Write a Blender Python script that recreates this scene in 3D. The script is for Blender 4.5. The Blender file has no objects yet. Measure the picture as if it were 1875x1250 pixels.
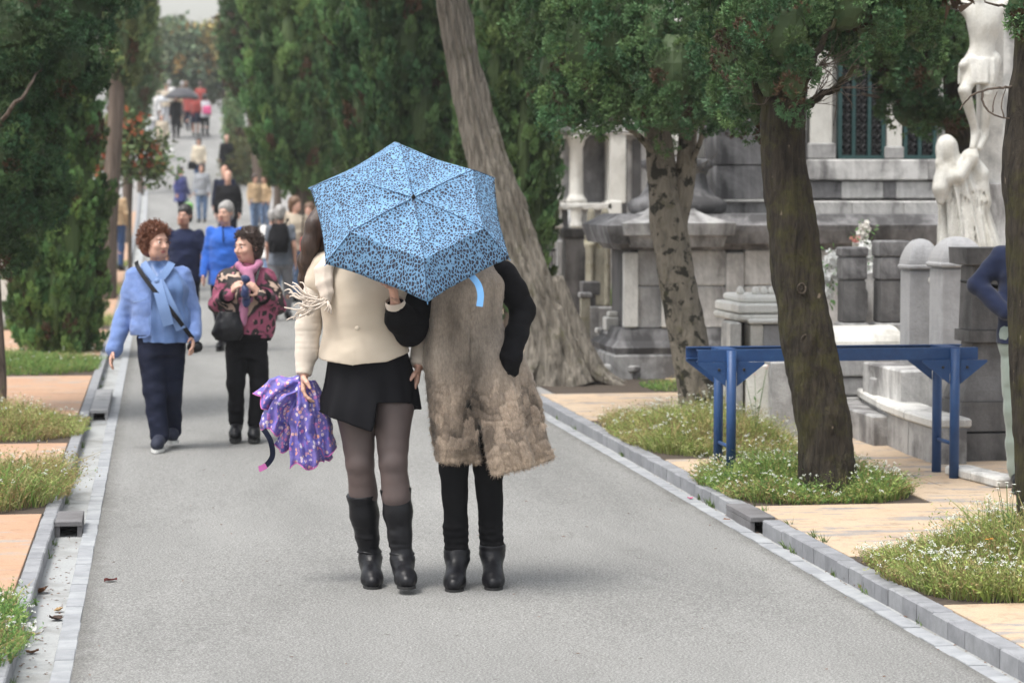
import bpy, math, random
import numpy as np
from mathutils import Vector, Matrix

random.seed(7)
RNG = np.random.default_rng(7)
C = bpy.context.scene.collection
SC = bpy.context.scene

# ------------------------------------------------------------------ camera
TH = math.radians(8.31)          # the road runs along +Y, the camera looks a little to its right
PT = math.radians(3.49)
CAMH = 1.76
FPX = 4427.0                     # focal length in pixels of the 1875 px wide photograph
cam_d = bpy.data.cameras.new('camera')
cam = bpy.data.objects.new('camera', cam_d)
C.objects.link(cam)
cam.location = (0, 0, CAMH)
cam.rotation_euler = (math.pi / 2 - PT, 0, -TH)
cam_d.sensor_width = 36
cam_d.lens = 85
cam_d.clip_start = .1
cam_d.clip_end = 2000
cam_d.dof.use_dof = True
cam_d.dof.focus_distance = 10.9
cam_d.dof.aperture_fstop = 4.0
SC.camera = cam

# ------------------------------------------------------------------ sky and light: a bright overcast day
W = bpy.data.worlds.new('World')
SC.world = W
W.use_nodes = True
nt = W.node_tree
bg = nt.nodes['Background']
sky = nt.nodes.new('ShaderNodeTexSky')
sky.sky_type = 'NISHITA'
sky.sun_disc = False
SUN_EL, SUN_AZ = math.radians(66), math.radians(236)
sky.sun_elevation = SUN_EL
sky.sun_rotation = SUN_AZ
sky.air_density = 1.6
sky.dust_density = 4.0
hs = nt.nodes.new('ShaderNodeHueSaturation')
hs.inputs['Saturation'].default_value = .28
nt.links.new(sky.outputs[0], hs.inputs['Color'])
nt.links.new(hs.outputs[0], bg.inputs['Color'])
bg.inputs['Strength'].default_value = .128
sd = bpy.data.lights.new('sun', 'SUN')
sd.energy = 1.5
sd.angle = math.radians(18)
sd.color = (1, .97, .92)
sun = bpy.data.objects.new('sun', sd)
C.objects.link(sun)
# direction towards the sun: azimuth measured clockwise from +Y as the sky texture does
sdir = Vector((math.sin(SUN_AZ) * math.cos(SUN_EL), math.cos(SUN_AZ) * math.cos(SUN_EL), math.sin(SUN_EL)))
sun.rotation_euler = sdir.to_track_quat('Z', 'Y').to_euler()
vs = SC.view_settings
vs.view_transform = 'Standard'
vs.look = 'None'
vs.gamma = 1
vs.use_curve_mapping = False
vs.exposure = 1.1
SC.cycles.use_denoising = True
SC.cycles.max_bounces = 6
SC.cycles.diffuse_bounces = 3
SC.cycles.transparent_max_bounces = 8

# ------------------------------------------------------------------ from photograph to place
_R = cam.rotation_euler.to_matrix()
CAMP = Vector(cam.location)
FWD = _R @ Vector((0, 0, -1))
RGT = _R @ Vector((1, 0, 0))
UP = _R @ Vector((0, 1, 0))
_PY = [-60, 20, 30, 40, 51, 60, 67, 74, 80, 86, 92, 98, 104, 112, 125, 150, 200, 400, 900]
_PZ = [0, 0, 0, .12, .40, .70, 1.0, 1.45, 2.05, 2.85, 3.75, 4.5, 5.0, 5.4, 5.8, 6.3, 7, 9, 12]
def zR(y):
    """height of the road and of the ground beside it: level, then climbing"""
    return float(np.interp(y, _PY, _PZ))
def ray(px, py):
    return (FWD + RGT * ((px - 937.5) / FPX) - UP * ((py - 625) / FPX))
def P(px, py, D):
    return CAMP + ray(px, py) * D
def atY(px, py, Y):
    r = ray(px, py)
    return CAMP + r * ((Y - CAMP.y) / r.y)
def G(px, py, z=0.0):
    r = ray(px, py)
    return CAMP + r * ((z - CAMP.z) / r.z)
def onroad(px, D, z=0.0):
    """a point on the road's surface seen in column px at depth D"""
    r = ray(px, 420)
    p = CAMP + r * D
    return Vector((p.x, p.y, zR(p.y) + z))

# ------------------------------------------------------------------ linking and tagging
def link(o, parent=None):
    C.objects.link(o)
    if parent is not None:
        o.parent = parent
    return o
def tag(o, label=None, cat=None, group=None, kind=None):
    if label: o['label'] = label
    if cat: o['category'] = cat
    if group: o['group'] = group
    if kind: o['kind'] = kind
    return o
def thing(name, label, cat, loc=(0, 0, 0), rz=0.0, group=None):
    o = bpy.data.objects.new(name, None)
    o.empty_display_size = .1
    C.objects.link(o)
    o.location = loc
    o.rotation_euler = (0, 0, rz)
    return tag(o, label, cat, group)

def npmesh(name, V, F, mat=None, smooth=True, col=None, mats=None, midx=None):
    """V (n,3), F (m,3) or (m,4) arrays, or a list of such F arrays"""
    me = bpy.data.meshes.new(name)
    V = np.ascontiguousarray(V, dtype=np.float32)
    Fs = F if isinstance(F, list) and len(F) and getattr(F[0], 'ndim', 1) == 2 else [F]
    Fs = [np.asarray(f, dtype=np.int32) for f in Fs if len(f)]
    me.vertices.add(len(V))
    me.vertices.foreach_set('co', V.ravel())
    tot = sum(f.size for f in Fs)
    n = sum(len(f) for f in Fs)
    me.loops.add(tot)
    me.loops.foreach_set('vertex_index', np.concatenate([f.ravel() for f in Fs]))
    me.polygons.add(n)
    sizes = np.concatenate([np.full(len(f), f.shape[1], np.int32) for f in Fs])
    st = np.concatenate([[0], np.cumsum(sizes)[:-1]]).astype(np.int32)
    me.polygons.foreach_set('loop_start', st)
    me.polygons.foreach_set('use_smooth', np.full(n, bool(smooth)))
    for m in (mats if mats else ([mat] if mat else [])):
        me.materials.append(m)
    if midx is not None:
        me.polygons.foreach_set('material_index', np.asarray(midx, np.int32))
    me.update(calc_edges=True)
    if col is not None:
        a = me.color_attributes.new('Col', 'FLOAT_COLOR', 'POINT')
        c = np.ones((len(V), 4), np.float32)
        c[:, :3] = col
        a.data.foreach_set('color', c.ravel())
    return me
def mobj(name, V, F, mat=None, parent=None, **k):
    return link(bpy.data.objects.new(name, npmesh(name, V, F, mat, **k)), parent)

class MB:
    """collects boxes, tubes and lofts into one mesh"""
    def __init__(s): s.V, s.Q, s.T, s.n = [], [], [], 0
    def add(s, V, Q=(), T=()):
        V = np.asarray(V, float).reshape(-1, 3)
        if len(Q): s.Q.append(np.asarray(Q, int) + s.n)
        if len(T): s.T.append(np.asarray(T, int) + s.n)
        s.V.append(V); s.n += len(V)
        return s
    def box(s, lo, hi, bev=0.0, M=None):
        x0, y0, z0 = lo; x1, y1, z1 = hi
        if bev <= 0:
            V = [(x0,y0,z0),(x1,y0,z0),(x1,y1,z0),(x0,y1,z0),(x0,y0,z1),(x1,y0,z1),(x1,y1,z1),(x0,y1,z1)]
            Q = [(0,3,2,1),(4,5,6,7),(0,1,5,4),(1,2,6,5),(2,3,7,6),(3,0,4,7)]
        else:
            return s.loftbox([(z0, bev), (z0 + bev, 0), (z1 - bev, 0), (z1, bev)], (x0+x1)/2, (y0+y1)/2, (x1-x0)/2, (y1-y0)/2, M, inset=True)
        V = np.array(V, float)
        if M is not None: V = np.array([M @ Vector(v) for v in V])
        return s.add(V, Q)
    def loftbox(s, prof, cx, cy, hx, hy, M=None, inset=False, ch=0.0):
        """square-plan body: prof is [(z, outward offset)]; inset: offsets go inward"""
        V = []; Q = []
        for z, o in prof:
            if inset: o = -o
            a, b = max(hx + o, 1e-4), max(hy + o, 1e-4)
            if ch > 0:
                c = min(ch, a * .6, b * .6)
                V += [(cx-a+c,cy-b,z),(cx+a-c,cy-b,z),(cx+a,cy-b+c,z),(cx+a,cy+b-c,z),(cx+a-c,cy+b,z),(cx-a+c,cy+b,z),(cx-a,cy+b-c,z),(cx-a,cy-b+c,z)]
            else:
                V += [(cx-a,cy-b,z),(cx+a,cy-b,z),(cx+a,cy+b,z),(cx-a,cy+b,z)]
        k = 8 if ch > 0 else 4
        m = len(prof)
        for i in range(m - 1):
            for j in range(k):
                a, b = i*k + j, i*k + (j+1) % k
                Q.append((a, b, b + k, a + k))
        T = []
        if k == 4:
            Q.append((3,2,1,0)); o = (m-1)*4; Q.append((o,o+1,o+2,o+3))
        else:
            for j in range(1, 7):
                T.append((0, j+1, j)); o = (m-1)*8; T.append((o, o+j, o+j+1))
        V = np.array(V, float)
        if M is not None: V = np.array([M @ Vector(v) for v in V])
        return s.add(V, Q, T)
    def tube(s, pts, rad, n=8, cap=True, flat=1.0, ph=0.0):
        pts = [Vector(p) for p in pts]
        m = len(pts)
        rad = [rad] * m if np.isscalar(rad) else rad
        V = []; prev = None
        for i, p in enumerate(pts):
            t = (pts[min(i+1, m-1)] - pts[max(i-1, 0)])
            if t.length < 1e-9: t = Vector((0,0,1))
            t.normalize()
            if prev is None:
                r = Vector((1,0,0)) if abs(t.x) < .9 else Vector((0,1,0))
            else: r = prev
            u = (r - t * r.dot(t))
            if u.length < 1e-6: u = t.orthogonal()
            u.normalize(); prev = u; w = t.cross(u)
            for j in range(n):
                a = 2*math.pi*j/n + ph
                V.append(p + (u * math.cos(a) + w * math.sin(a) * flat) * rad[i])
        Q = [(i*n+j, i*n+(j+1)%n, (i+1)*n+(j+1)%n, (i+1)*n+j) for i in range(m-1) for j in range(n)]
        T = []
        if cap:
            V.append(pts[0]); V.append(pts[-1]); c0, c1 = m*n, m*n+1
            T = [(c0, (j+1)%n, j) for j in range(n)] + [(c1, (m-1)*n+j, (m-1)*n+(j+1)%n) for j in range(n)]
        return s.add([tuple(v) for v in V], Q, T)
    def lathe(s, prof, c=(0,0,0), n=16, a0=0.0):
        V = []
        for r, z in prof:
            for j in range(n):
                a = 2*math.pi*j/n + a0
                V.append((c[0]+r*math.cos(a), c[1]+r*math.sin(a), c[2]+z))
        m = len(prof)
        Q = [(i*n+j, i*n+(j+1)%n, (i+1)*n+(j+1)%n, (i+1)*n+j) for i in range(m-1) for j in range(n)]
        V.append((c[0],c[1],c[2]+prof[0][1])); V.append((c[0],c[1],c[2]+prof[-1][1]))
        T = [(m*n, (j+1)%n, j) for j in range(n)] + [(m*n+1, (m-1)*n+j, (m-1)*n+(j+1)%n) for j in range(n)]
        return s.add(V, Q, T)
    def ball(s, c, r, n=10, m=6):
        r = (r, r, r) if np.isscalar(r) else r
        V = [(c[0], c[1], c[2]-r[2])]
        for i in range(1, m):
            t = math.pi*i/m
            for j in range(n):
                a = 2*math.pi*j/n
                V.append((c[0]+r[0]*math.sin(t)*math.cos(a), c[1]+r[1]*math.sin(t)*math.sin(a), c[2]-r[2]*math.cos(t)))
        V.append((c[0], c[1], c[2]+r[2]))
        Q = [(1+i*n+j, 1+i*n+(j+1)%n, 1+(i+1)*n+(j+1)%n, 1+(i+1)*n+j) for i in range(m-2) for j in range(n)]
        e = len(V)-1; o = 1+(m-2)*n
        T = [(0, 1+(j+1)%n, 1+j) for j in range(n)] + [(e, o+j, o+(j+1)%n) for j in range(n)]
        return s.add(V, Q, T)
    def arrays(s):
        F = []
        if s.Q: F.append(np.concatenate(s.Q))
        if s.T: F.append(np.concatenate(s.T))
        return np.concatenate(s.V), F
    def build(s, name, mat, parent=None, smooth=False, off=None):
        V, F = s.arrays()
        if off is not None: V = V - np.array(off)
        return mobj(name, V, F, mat, parent, smooth=smooth)

# ------------------------------------------------------------------ noise on arrays
def _hash(i, j, k, seed):
    h = (i * 374761393 + j * 668265263 + k * 2147483647 + seed * 974634777) & 0xFFFFFFFF
    h = ((h ^ (h >> 13)) * 1274126177) & 0xFFFFFFFF
    h = h ^ (h >> 16)
    return (h & 0xFFFF) / 32767.5 - 1.0
def vnoise(Pt, scale=1.0, seed=0):
    p = np.asarray(Pt, float) * scale
    i = np.floor(p).astype(np.int64); f = p - i
    f = f * f * (3 - 2 * f)
    x, y, z = i[:, 0], i[:, 1], i[:, 2]
    r = 0
    for a in (0, 1):
        wx = f[:, 0] if a else 1 - f[:, 0]
        for b in (0, 1):
            wy = f[:, 1] if b else 1 - f[:, 1]
            for c in (0, 1):
                wz = f[:, 2] if c else 1 - f[:, 2]
                r = r + wx * wy * wz * _hash(x + a, y + b, z + c, seed)
    return r
def fbm(Pt, scale=1.0, oct=3, seed=0):
    r, a = 0, 1.0
    for o in range(oct):
        r = r + a * vnoise(Pt, scale * 2 ** o, seed + o * 17); a *= .5
    return r

# ------------------------------------------------------------------ materials
def _new(name):
    m = bpy.data.materials.new(name); m.use_nodes = True
    nt = m.node_tree
    return m, nt, nt.nodes['Principled BSDF'], nt.nodes.new, nt.links.new
def ramp(N, L, src, stops):
    r = N('ShaderNodeValToRGB'); e = r.color_ramp.elements
    while len(e) < len(stops): e.new(.5)
    for k, (p, c) in enumerate(stops):
        e[k].position = p; e[k].color = (*c, 1) if len(c) == 3 else c
    L(src, r.inputs[0]); return r.outputs[0]
def noise(N, L, co, scale, detail=4, rough=.6, dist=0.0):
    n = N('ShaderNodeTexNoise'); n.inputs['Scale'].default_value = scale
    n.inputs['Detail'].default_value = detail; n.inputs['Roughness'].default_value = rough
    n.inputs['Distortion'].default_value = dist
    if co is not None: L(co, n.inputs['Vector'])
    return n.outputs[0]
def coords(N, L, scale=(1, 1, 1), kind='Object'):
    t = N('ShaderNodeTexCoord'); m = N('ShaderNodeMapping')
    m.inputs['Scale'].default_value = scale
    L(t.outputs[kind], m.inputs['Vector']); return m.outputs[0]
def mixc(N, L, fac, a, b, mode='MIX'):
    m = N('ShaderNodeMix'); m.data_type = 'RGBA'; m.blend_type = mode
    for s, v in ((m.inputs[0], fac), (m.inputs[6], a), (m.inputs[7], b)):
        if hasattr(v, 'is_output'): L(v, s)
        elif isinstance(v, tuple): s.default_value = (*v, 1) if len(v) == 3 else v
        else: s.default_value = v
    return m.outputs[2]
def bump(N, L, h, strength, dist, bs):
    b = N('ShaderNodeBump'); b.inputs['Strength'].default_value = strength
    b.inputs['Distance'].default_value = dist
    L(h, b.inputs['Height']); L(b.outputs[0], bs.inputs['Normal'])
    return b
def fabric(name, c, c2=None, scale=8.0, rough=.85, weave=260, bs=.25, sheen=.2, stretch=(1, 1, 1), spec=.35):
    """cloth: a little uneven tone, fine weave relief"""
    m, nt, b, N, L = _new(name)
    co = coords(N, L, stretch)
    c2 = c2 or tuple(v * .8 for v in c)
    f = ramp(N, L, noise(N, L, co, scale, 5), [(.35, c), (.68, c2)])
    L(f, b.inputs['Base Color'])
    b.inputs['Roughness'].default_value = rough; b.inputs['Specular IOR Level'].default_value = spec
    if sheen: b.inputs['Sheen Weight'].default_value = sheen
    bump(N, L, noise(N, L, co, weave, 2), bs, .002, b)
    return m
def plain(name, c, rough=.5, metal=0.0, spec=.5, var=.15, scale=12):
    m, nt, b, N, L = _new(name)
    f = ramp(N, L, noise(N, L, coords(N, L), scale, 4), [(.3, c), (.75, tuple(v * (1 - var) for v in c))])
    L(f, b.inputs['Base Color'])
    b.inputs['Roughness'].default_value = rough; b.inputs['Metallic'].default_value = metal
    b.inputs['Specular IOR Level'].default_value = spec
    return m
def stone(name, base, dark, stain=.5, scale=1.6, moss=None, rough=.85, grain=90, streak=True):
    """weathered stone: grain, blotches of dark growth and run-down streaks"""
    m, nt, b, N, L = _new(name)
    co = coords(N, L); cs = coords(N, L, (3.0, 3.0, .45))
    g = ramp(N, L, noise(N, L, co, grain, 3), [(.3, tuple(v * .78 for v in base)), (.7, base)])
    blo = noise(N, L, co, scale, 7, .65, .4)
    st = noise(N, L, cs, scale * 1.2, 6, .6)
    ad = N('ShaderNodeMath'); ad.operation = 'MULTIPLY_ADD'; ad.inputs[1].default_value = .55 if streak else 0
    L(st, ad.inputs[0]); L(blo, ad.inputs[2])
    lo = .86 - stain * .4
    f = ramp(N, L, ad.outputs[0], [(lo if streak else lo - .26, (0, 0, 0)), (lo + .22 if streak else lo - .04, (1, 1, 1))])
    c = mixc(N, L, f, g, dark)
    if moss:
        fm = ramp(N, L, noise(N, L, co, scale * 2.3, 6), [(.55, (0, 0, 0)), (.7, (1, 1, 1))])
        c = mixc(N, L, fm, c, moss)
    L(c, b.inputs['Base Color']); b.inputs['Roughness'].default_value = rough
    h = noise(N, L, co, 38, 6, .7)
    bump(N, L, h, .5, .012, b)
    return m
# ================================================================== the setting
RL, RR = -.33, 2.98              # edges of the carriageway
KL0, KL1, KLI = -.62, -.545, -.405   # kerb back, kerb front, gutter / edging on the left
KRI, KR0, KR1 = 3.055, 3.10, 3.19    # the same on the right
PZ = .067                        # height of kerb and pavement

def strip(name, x0, x1, ys, z, mat, parent=None, nx=1, kind=None, wob=0.0):
    xs = np.linspace(x0, x1, nx + 1)
    V = np.array([(x, y, zR(y) + z) for y in ys for x in xs])
    if wob: V[:, 2] += wob * fbm(V * [1, 1, 0], .5, 3, 5)
    k = nx + 1
    Q = [(i*k+j, i*k+j+1, (i+1)*k+j+1, (i+1)*k+j) for i in range(len(ys)-1) for j in range(nx)]
    o = mobj(name, V, Q, mat, parent)
    if kind: o['kind'] = kind
    return o

def asphalt():
    m, nt, b, N, L = _new('asphalt')
    co = coords(N, L)
    ag = noise(N, L, co, 105, 3, .8)
    v = N('ShaderNodeTexVoronoi'); v.inputs['Scale'].default_value = 95; L(co, v.inputs['Vector'])
    base = ramp(N, L, ag, [(.36, (.075, .074, .071)), (.5, (.215, .212, .204)), (.64, (.46, .455, .44))])
    dots = ramp(N, L, v.outputs['Distance'], [(.10, (.46, .46, .45)), (.34, (.15, .15, .147))])
    c = mixc(N, L, .4, base, dots)
    wide = ramp(N, L, noise(N, L, coords(N, L, (1.1, .25, 1)), .9, 5), [(.32, (.80, .80, .79)), (.68, (1.14, 1.14, 1.13))])
    c = mixc(N, L, 1.0, c, wide, 'MULTIPLY')
    sp = ramp(N, L, noise(N, L, co, 22, 2, .4), [(.70, (1, 1, 1)), (.76, (.55, .53, .5))])
    c = mixc(N, L, 1.0, c, sp, 'MULTIPLY')
    sx = N('ShaderNodeSeparateXYZ'); L(co, sx.inputs[0])
    e = N('ShaderNodeMapRange'); L(sx.outputs[0], e.inputs[0]); e.inputs[1].default_value = RL; e.inputs[2].default_value = RL + .22
    e2 = N('ShaderNodeMapRange'); L(sx.outputs[0], e2.inputs[0]); e2.inputs[1].default_value = RR; e2.inputs[2].default_value = RR - .18
    mn = N('ShaderNodeMath'); mn.operation = 'MINIMUM'; L(e.outputs[0], mn.inputs[0]); L(e2.outputs[0], mn.inputs[1])
    ad = N('ShaderNodeMath'); ad.operation = 'MULTIPLY_ADD'; ad.inputs[1].default_value = .9; L(noise(N, L, co, 7, 6, .7), ad.inputs[0]); L(mn.outputs[0], ad.inputs[2])
    c = mixc(N, L, 1.0, c, ramp(N, L, ad.outputs[0], [(.42, (.62, .61, .59)), (.85, (1, 1, 1))]), 'MULTIPLY')   # grit and damp gathered along the edges
    st = ramp(N, L, noise(N, L, coords(N, L, (1, .5, 1)), 2.4, 7, .7, .5), [(.60, (1, 1, 1)), (.68, (.86, .855, .85)), (.74, (.93, .93, .92))])
    c = mixc(N, L, 1.0, c, st, 'MULTIPLY')
    L(c, b.inputs['Base Color']); b.inputs['Roughness'].default_value = .82
    bump(N, L, ag, .8, .006, b)
    return m
def kerbmat(name, a, bb):
    m, nt, b, N, L = _new(name)
    oi = N('ShaderNodeObjectInfo')
    co0 = coords(N, L)
    ad = N('ShaderNodeVectorMath'); ad.operation = 'ADD'; L(co0, ad.inputs[0])
    sc = N('ShaderNodeVectorMath'); sc.operation = 'SCALE'; sc.inputs['Scale'].default_value = 7.0
    L(oi.outputs['Location'], sc.inputs[0]); L(sc.outputs[0], ad.inputs[1])
    co = ad.outputs[0]
    f = ramp(N, L, noise(N, L, co, 9, 6, .7), [(.3, bb), (.62, a)])
    r = ramp(N, L, oi.outputs['Random'], [(0, (.86, .86, .87)), (1, (1.08, 1.08, 1.07))])
    c = mixc(N, L, 1.0, f, r, 'MULTIPLY')
    L(c, b.inputs['Base Color']); b.inputs['Roughness'].default_value = .8
    bump(N, L, noise(N, L, co, 60, 5, .7), .5, .004, b)
    return m
def paving(name, tan, tan2, grey, worn):
    """stamped concrete whose tan coat is worn off in places"""
    m, nt, b, N, L = _new(name)
    oi = N('ShaderNodeObjectInfo')
    ad = N('ShaderNodeVectorMath'); ad.operation = 'ADD'
    L(coords(N, L), ad.inputs[0]); L(oi.outputs['Location'], ad.inputs[1])
    mp = N('ShaderNodeMapping'); mp.inputs['Scale'].default_value = (1, 3.2, 1); L(ad.outputs[0], mp.inputs['Vector'])
    co = ad.outputs[0]
    t = ramp(N, L, noise(N, L, co, 1.4, 5), [(.3, tan), (.7, tan2)])
    w = noise(N, L, mp.outputs[0], 2.2, 9, .72)
    f = ramp(N, L, w, [(worn, (0, 0, 0)), (worn + .07, (1, 1, 1))])
    c = mixc(N, L, f, t, grey)
    g = ramp(N, L, noise(N, L, co, 130, 3, .8), [(.3, (.8, .8, .8)), (.7, (1.1, 1.1, 1.1))])
    c = mixc(N, L, 1.0, c, g, 'MULTIPLY')
    d = ramp(N, L, noise(N, L, co, 6.5, 8, .75), [(.30, (.62, .60, .58)), (.46, (1, 1, 1)), (.75, (1.05, 1.04, 1.03))])
    c = mixc(N, L, 1.0, c, d, 'MULTIPLY')
    L(c, b.inputs['Base Color']); b.inputs['Roughness'].default_value = .85
    bump(N, L, w, .4, .01, b)
    return m
M_ASPH = asphalt()
M_KERB = kerbmat('kerb_granite', (.26, .265, .28), (.17, .175, .185))
M_EDGE = kerbmat('edging_granite', (.31, .32, .335), (.22, .23, .24))
M_GUT = stone('gutter_concrete', (.36, .37, .37), (.20, .20, .19), .35, 3, streak=False)
M_PAVR = paving('tan_paving', (.45, .325, .215), (.48, .375, .27), (.27, .25, .235), .52)
M_PAVL = paving('orange_paving', (.40, .235, .145), (.43, .28, .185), (.31, .275, .24), .545)
M_CONC = stone('pavement_concrete', (.30, .29, .28), (.17, .165, .16), .35, 2, streak=False)
M_SOIL = plain('soil', (.075, .055, .04), .95, var=.6, scale=30)
M_GROUND = plain('ground', (.17, .155, .13), .95, var=.5, scale=4)

YS = np.concatenate([np.arange(-6, 30, 2.0), np.arange(30, 130, 1.5)])
YG = np.concatenate([[-40, -20], np.arange(-6, 130, 4.0), [140, 160, 200, 300, 400, 700]])
g = strip('ground', -300, 300, YG, -.06, M_GROUND, nx=1, kind='structure')
road = strip('road', RL, RR, YS, 0, M_ASPH, nx=8, kind='structure', wob=.004)
gl = strip('gutter', KL1 - .01, KLI + .01, YS, -.012, M_GUT, kind='structure')
gr = strip('gutter', KRI - .01, KR0 + .01, YS, -.014, M_GUT, kind='structure')
pl = strip('pavement', -16, KL0 - .002, YS, PZ - .016, M_CONC, kind='structure')
pr = strip('pavement', KR1 + .002, 14, YS, PZ - .016, M_CONC, kind='structure')

# kerb and edging stones, one by one where they can be told apart, joined beyond
def stone_row(name, piece, x0, x1, ztop, zbot, mat, skip=(), step=.2, y0=6.6, y1=21.0, bev=.006):
    root = tag(bpy.data.objects.new(name, None), kind='structure'); C.objects.link(root)
    root['kind'] = 'structure'
    protos = []
    for v in range(4):
        mb = MB(); w = (x1 - x0) / 2
        d = .002 * random.uniform(-1, 1)
        mb.box((-w, -step/2 + .003, zbot), (w + d, step/2 - .003, ztop + .004 * random.uniform(-1, .4)), bev)
        V, F = mb.arrays(); protos.append(npmesh(piece, V, F, mat, smooth=False))
    y = y0; xc = (x0 + x1) / 2
    while y < y1:
        yc = y + step / 2
        if not any(a < yc < b for a, b in skip):
            o = link(bpy.data.objects.new(piece, random.choice(protos)), root)
            o.location = (xc + random.uniform(-.002, .002), yc, 0)
        y += step
    mb = MB()
    while y < 118:
        st = step if y < 45 else 1.5
        yc = y + st / 2
        if not any(a < yc < b for a, b in skip):
            dz = zR(y + st) - zR(y)
            V = [(x0, y+.004, zbot+zR(y)), (x1, y+.004, zbot+zR(y)), (x1, y+st, zbot+zR(y+st)), (x0, y+st, zbot+zR(y+st)),
                 (x0, y+.004, ztop+zR(y)), (x1, y+.004, ztop+zR(y)), (x1, y+st, ztop+zR(y+st)), (x0, y+st, ztop+zR(y+st))]
            mb.add(V, [(4,5,6,7),(0,1,5,4),(1,2,6,5),(3,0,4,7)])
        y += st
    o = mb.build('far_' + piece, mat, root); o['kind'] = 'stuff'
    return root
DRL = [(12.75, 13.2), (19.6, 21.5)]
stone_row('kerb', 'kerb_stone', KL0, KL1, PZ, -.05, M_KERB, step=.2)
stone_row('edging', 'edging_stone', KLI, RL, .006, -.05, M_EDGE, step=.2, bev=.003)
stone_row('edging', 'edging_stone', RR, KRI, .006, -.05, M_EDGE, step=.2, bev=.003)
stone_row('kerb', 'kerb_stone', KR0, KR1, PZ, -.05, M_KERB, skip=[(12.25, 12.85)], step=.2)

# beds: where the paving is open for trees and plants; (x0, x1, y0, y1)
BEDS_L = [(-2.1, KL0, 8.4, 10.3), (-2.1, KL0, 13.0, 15.1), (-2.3, KL0, 16.7, 18.8), (-2.6, KL0, 22.9, 25.6),
          (-3.0, KL0, 30.5, 33.0), (-3.0, KL0, 38, 41), (-3, KL0, 46, 49), (-3, KL0, 56, 59)]
BEDS_R = [(KR1, 4.45, 9.55, 10.92), (KR1, 4.2, 12.75, 14.2), (KR1, 4.2, 15.1, 17.8), (KR1 + .15, 4.6, 20.2, 22.4),
          (KR1, 4.4, 28, 31), (KR1, 4.4, 38, 41), (KR1, 4.4, 48, 51), (KR1, 4.4, 60, 63)]
def cut(y0, y1, step, beds):
    """rows of slabs between the beds"""
    ed = sorted([y0, y1] + [b for bd in beds for b in bd[2:]])
    rows = []
    for a, b in zip(ed[:-1], ed[1:]):
        n = max(1, round((b - a) / step))
        for k in range(n):
            rows.append((a + (b-a)*k/n, a + (b-a)*(k+1)/n))
    return rows
def slabs(root, mat, beds, xs_bed, xs_free, y1, side):
    far = MB()
    for a, b in cut(7.0, y1, .95, beds):
        ym = (a + b) / 2
        inb = [bd for bd in beds if bd[2] < ym < bd[3]]
        xs = xs_free
        if inb:
            xs = [x for x in xs_free if (x > inb[0][1] + .2 if side > 0 else x < inb[0][0] - .2)]
            xs = ([inb[0][1]] + xs) if side > 0 else (xs + [inb[0][0]])
        for x0, x1 in zip(xs[:-1], xs[1:]):
            if a < 24 and abs((x0+x1)/2) < 9:
                mb = MB(); w, d = (x1-x0)/2 - .004, (b-a)/2 - .004
                mb.box((-w, -d, -.03), (w, d, .016 + random.uniform(-.002, .001)), .003)
                o = mb.build('paving_slab', mat, root)
                o.location = ((x0+x1)/2, ym, PZ - .016)
            else:
                z0, z1 = zR(a) + PZ, zR(b) + PZ
                far.add([(x0+.004,a+.004,z0),(x1-.004,a+.004,z0),(x1-.004,b-.004,z1),(x0+.004,b-.004,z1)], [(0,1,2,3)])
    o = far.build('far_paving_slab', mat, root); o['kind'] = 'stuff'
slabs(pl, M_PAVL, BEDS_L, [], [-6.5, -5.0, -3.5, -2.0, KL0 - .003], 70, -1)
slabs(pr, M_PAVR, BEDS_R, [], [KR1 + .003, 4.5, 5.9, 7.3, 8.7], 70, 1)
for bd in BEDS_L + BEDS_R:
    ys = np.linspace(bd[2], bd[3], 4)
    strip('soil', bd[0], bd[1], ys, PZ - .006, M_SOIL, kind='structure')

# drain covers over the gutters, open towards the viewer
M_DRAIN = stone('drain_stone', (.17, .165, .17), (.09, .085, .085), .4, 5, streak=False)
M_DRAINL = stone('drain_concrete', (.33, .33, .335), (.2, .2, .2), .4, 5, streak=False)
M_BLACK = plain('drain_hole', (.012, .011, .01), .95)
def drain(x0, x1, y0, y1, mat, label, th=.022):
    r = thing('drain_cover', label, 'drain cover', ((x0+x1)/2, y0, 0))
    w = (x1-x0)/2
    mb = MB(); mb.box((-w, 0, PZ-th), (w, y1-y0, PZ+.004), .003); mb.build('cover_slab', mat, r)
    for s in (-1, 1):
        mb = MB(); mb.box((s*(w-.012)-.012, .012, -.012), (s*(w-.012)+.012, y1-y0-.01, PZ-th-.0005)); mb.build('side_wall', mat, r)
    mb = MB(); mb.box((-w+.026, .24, -.011), (w-.026, .26, PZ-th-.001)); mb.build('back_wall', M_BLACK, r)
    return r
drain(KL1 + .002, KLI - .001, 12.62, 13.05, M_DRAIN, 'dark slab bridging the left gutter, nearest one, leaves in its mouth')
drain(KL1 + .002, KLI - .001, 19.15, 21.2, M_DRAINL, 'long pale slab bridging the left gutter beside the walking women')
drain(KRI + .001, KR1 - .002, 12.27, 12.83, M_DRAIN, 'dark slab over the drain mouth set in the right kerb')
# ================================================================== trees
def leafmat(name, rough=.6, trans=.25):
    m, nt, b, N, L = _new(name)
    a = N('ShaderNodeVertexColor'); a.layer_name = 'Col'
    L(a.outputs[0], b.inputs['Base Color']); b.inputs['Roughness'].default_value = rough
    b.inputs['Specular IOR Level'].default_value = .3
    t = N('ShaderNodeBsdfTranslucent'); L(a.outputs[0], t.inputs['Color'])
    mx = N('ShaderNodeMixShader'); mx.inputs[0].default_value = trans
    out = nt.nodes['Material Output']
    L(b.outputs[0], mx.inputs[1]); L(t.outputs[0], mx.inputs[2]); L(mx.outputs[0], out.inputs[0])
    return m
M_LEAF = leafmat('foliage', .6, .14)

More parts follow.
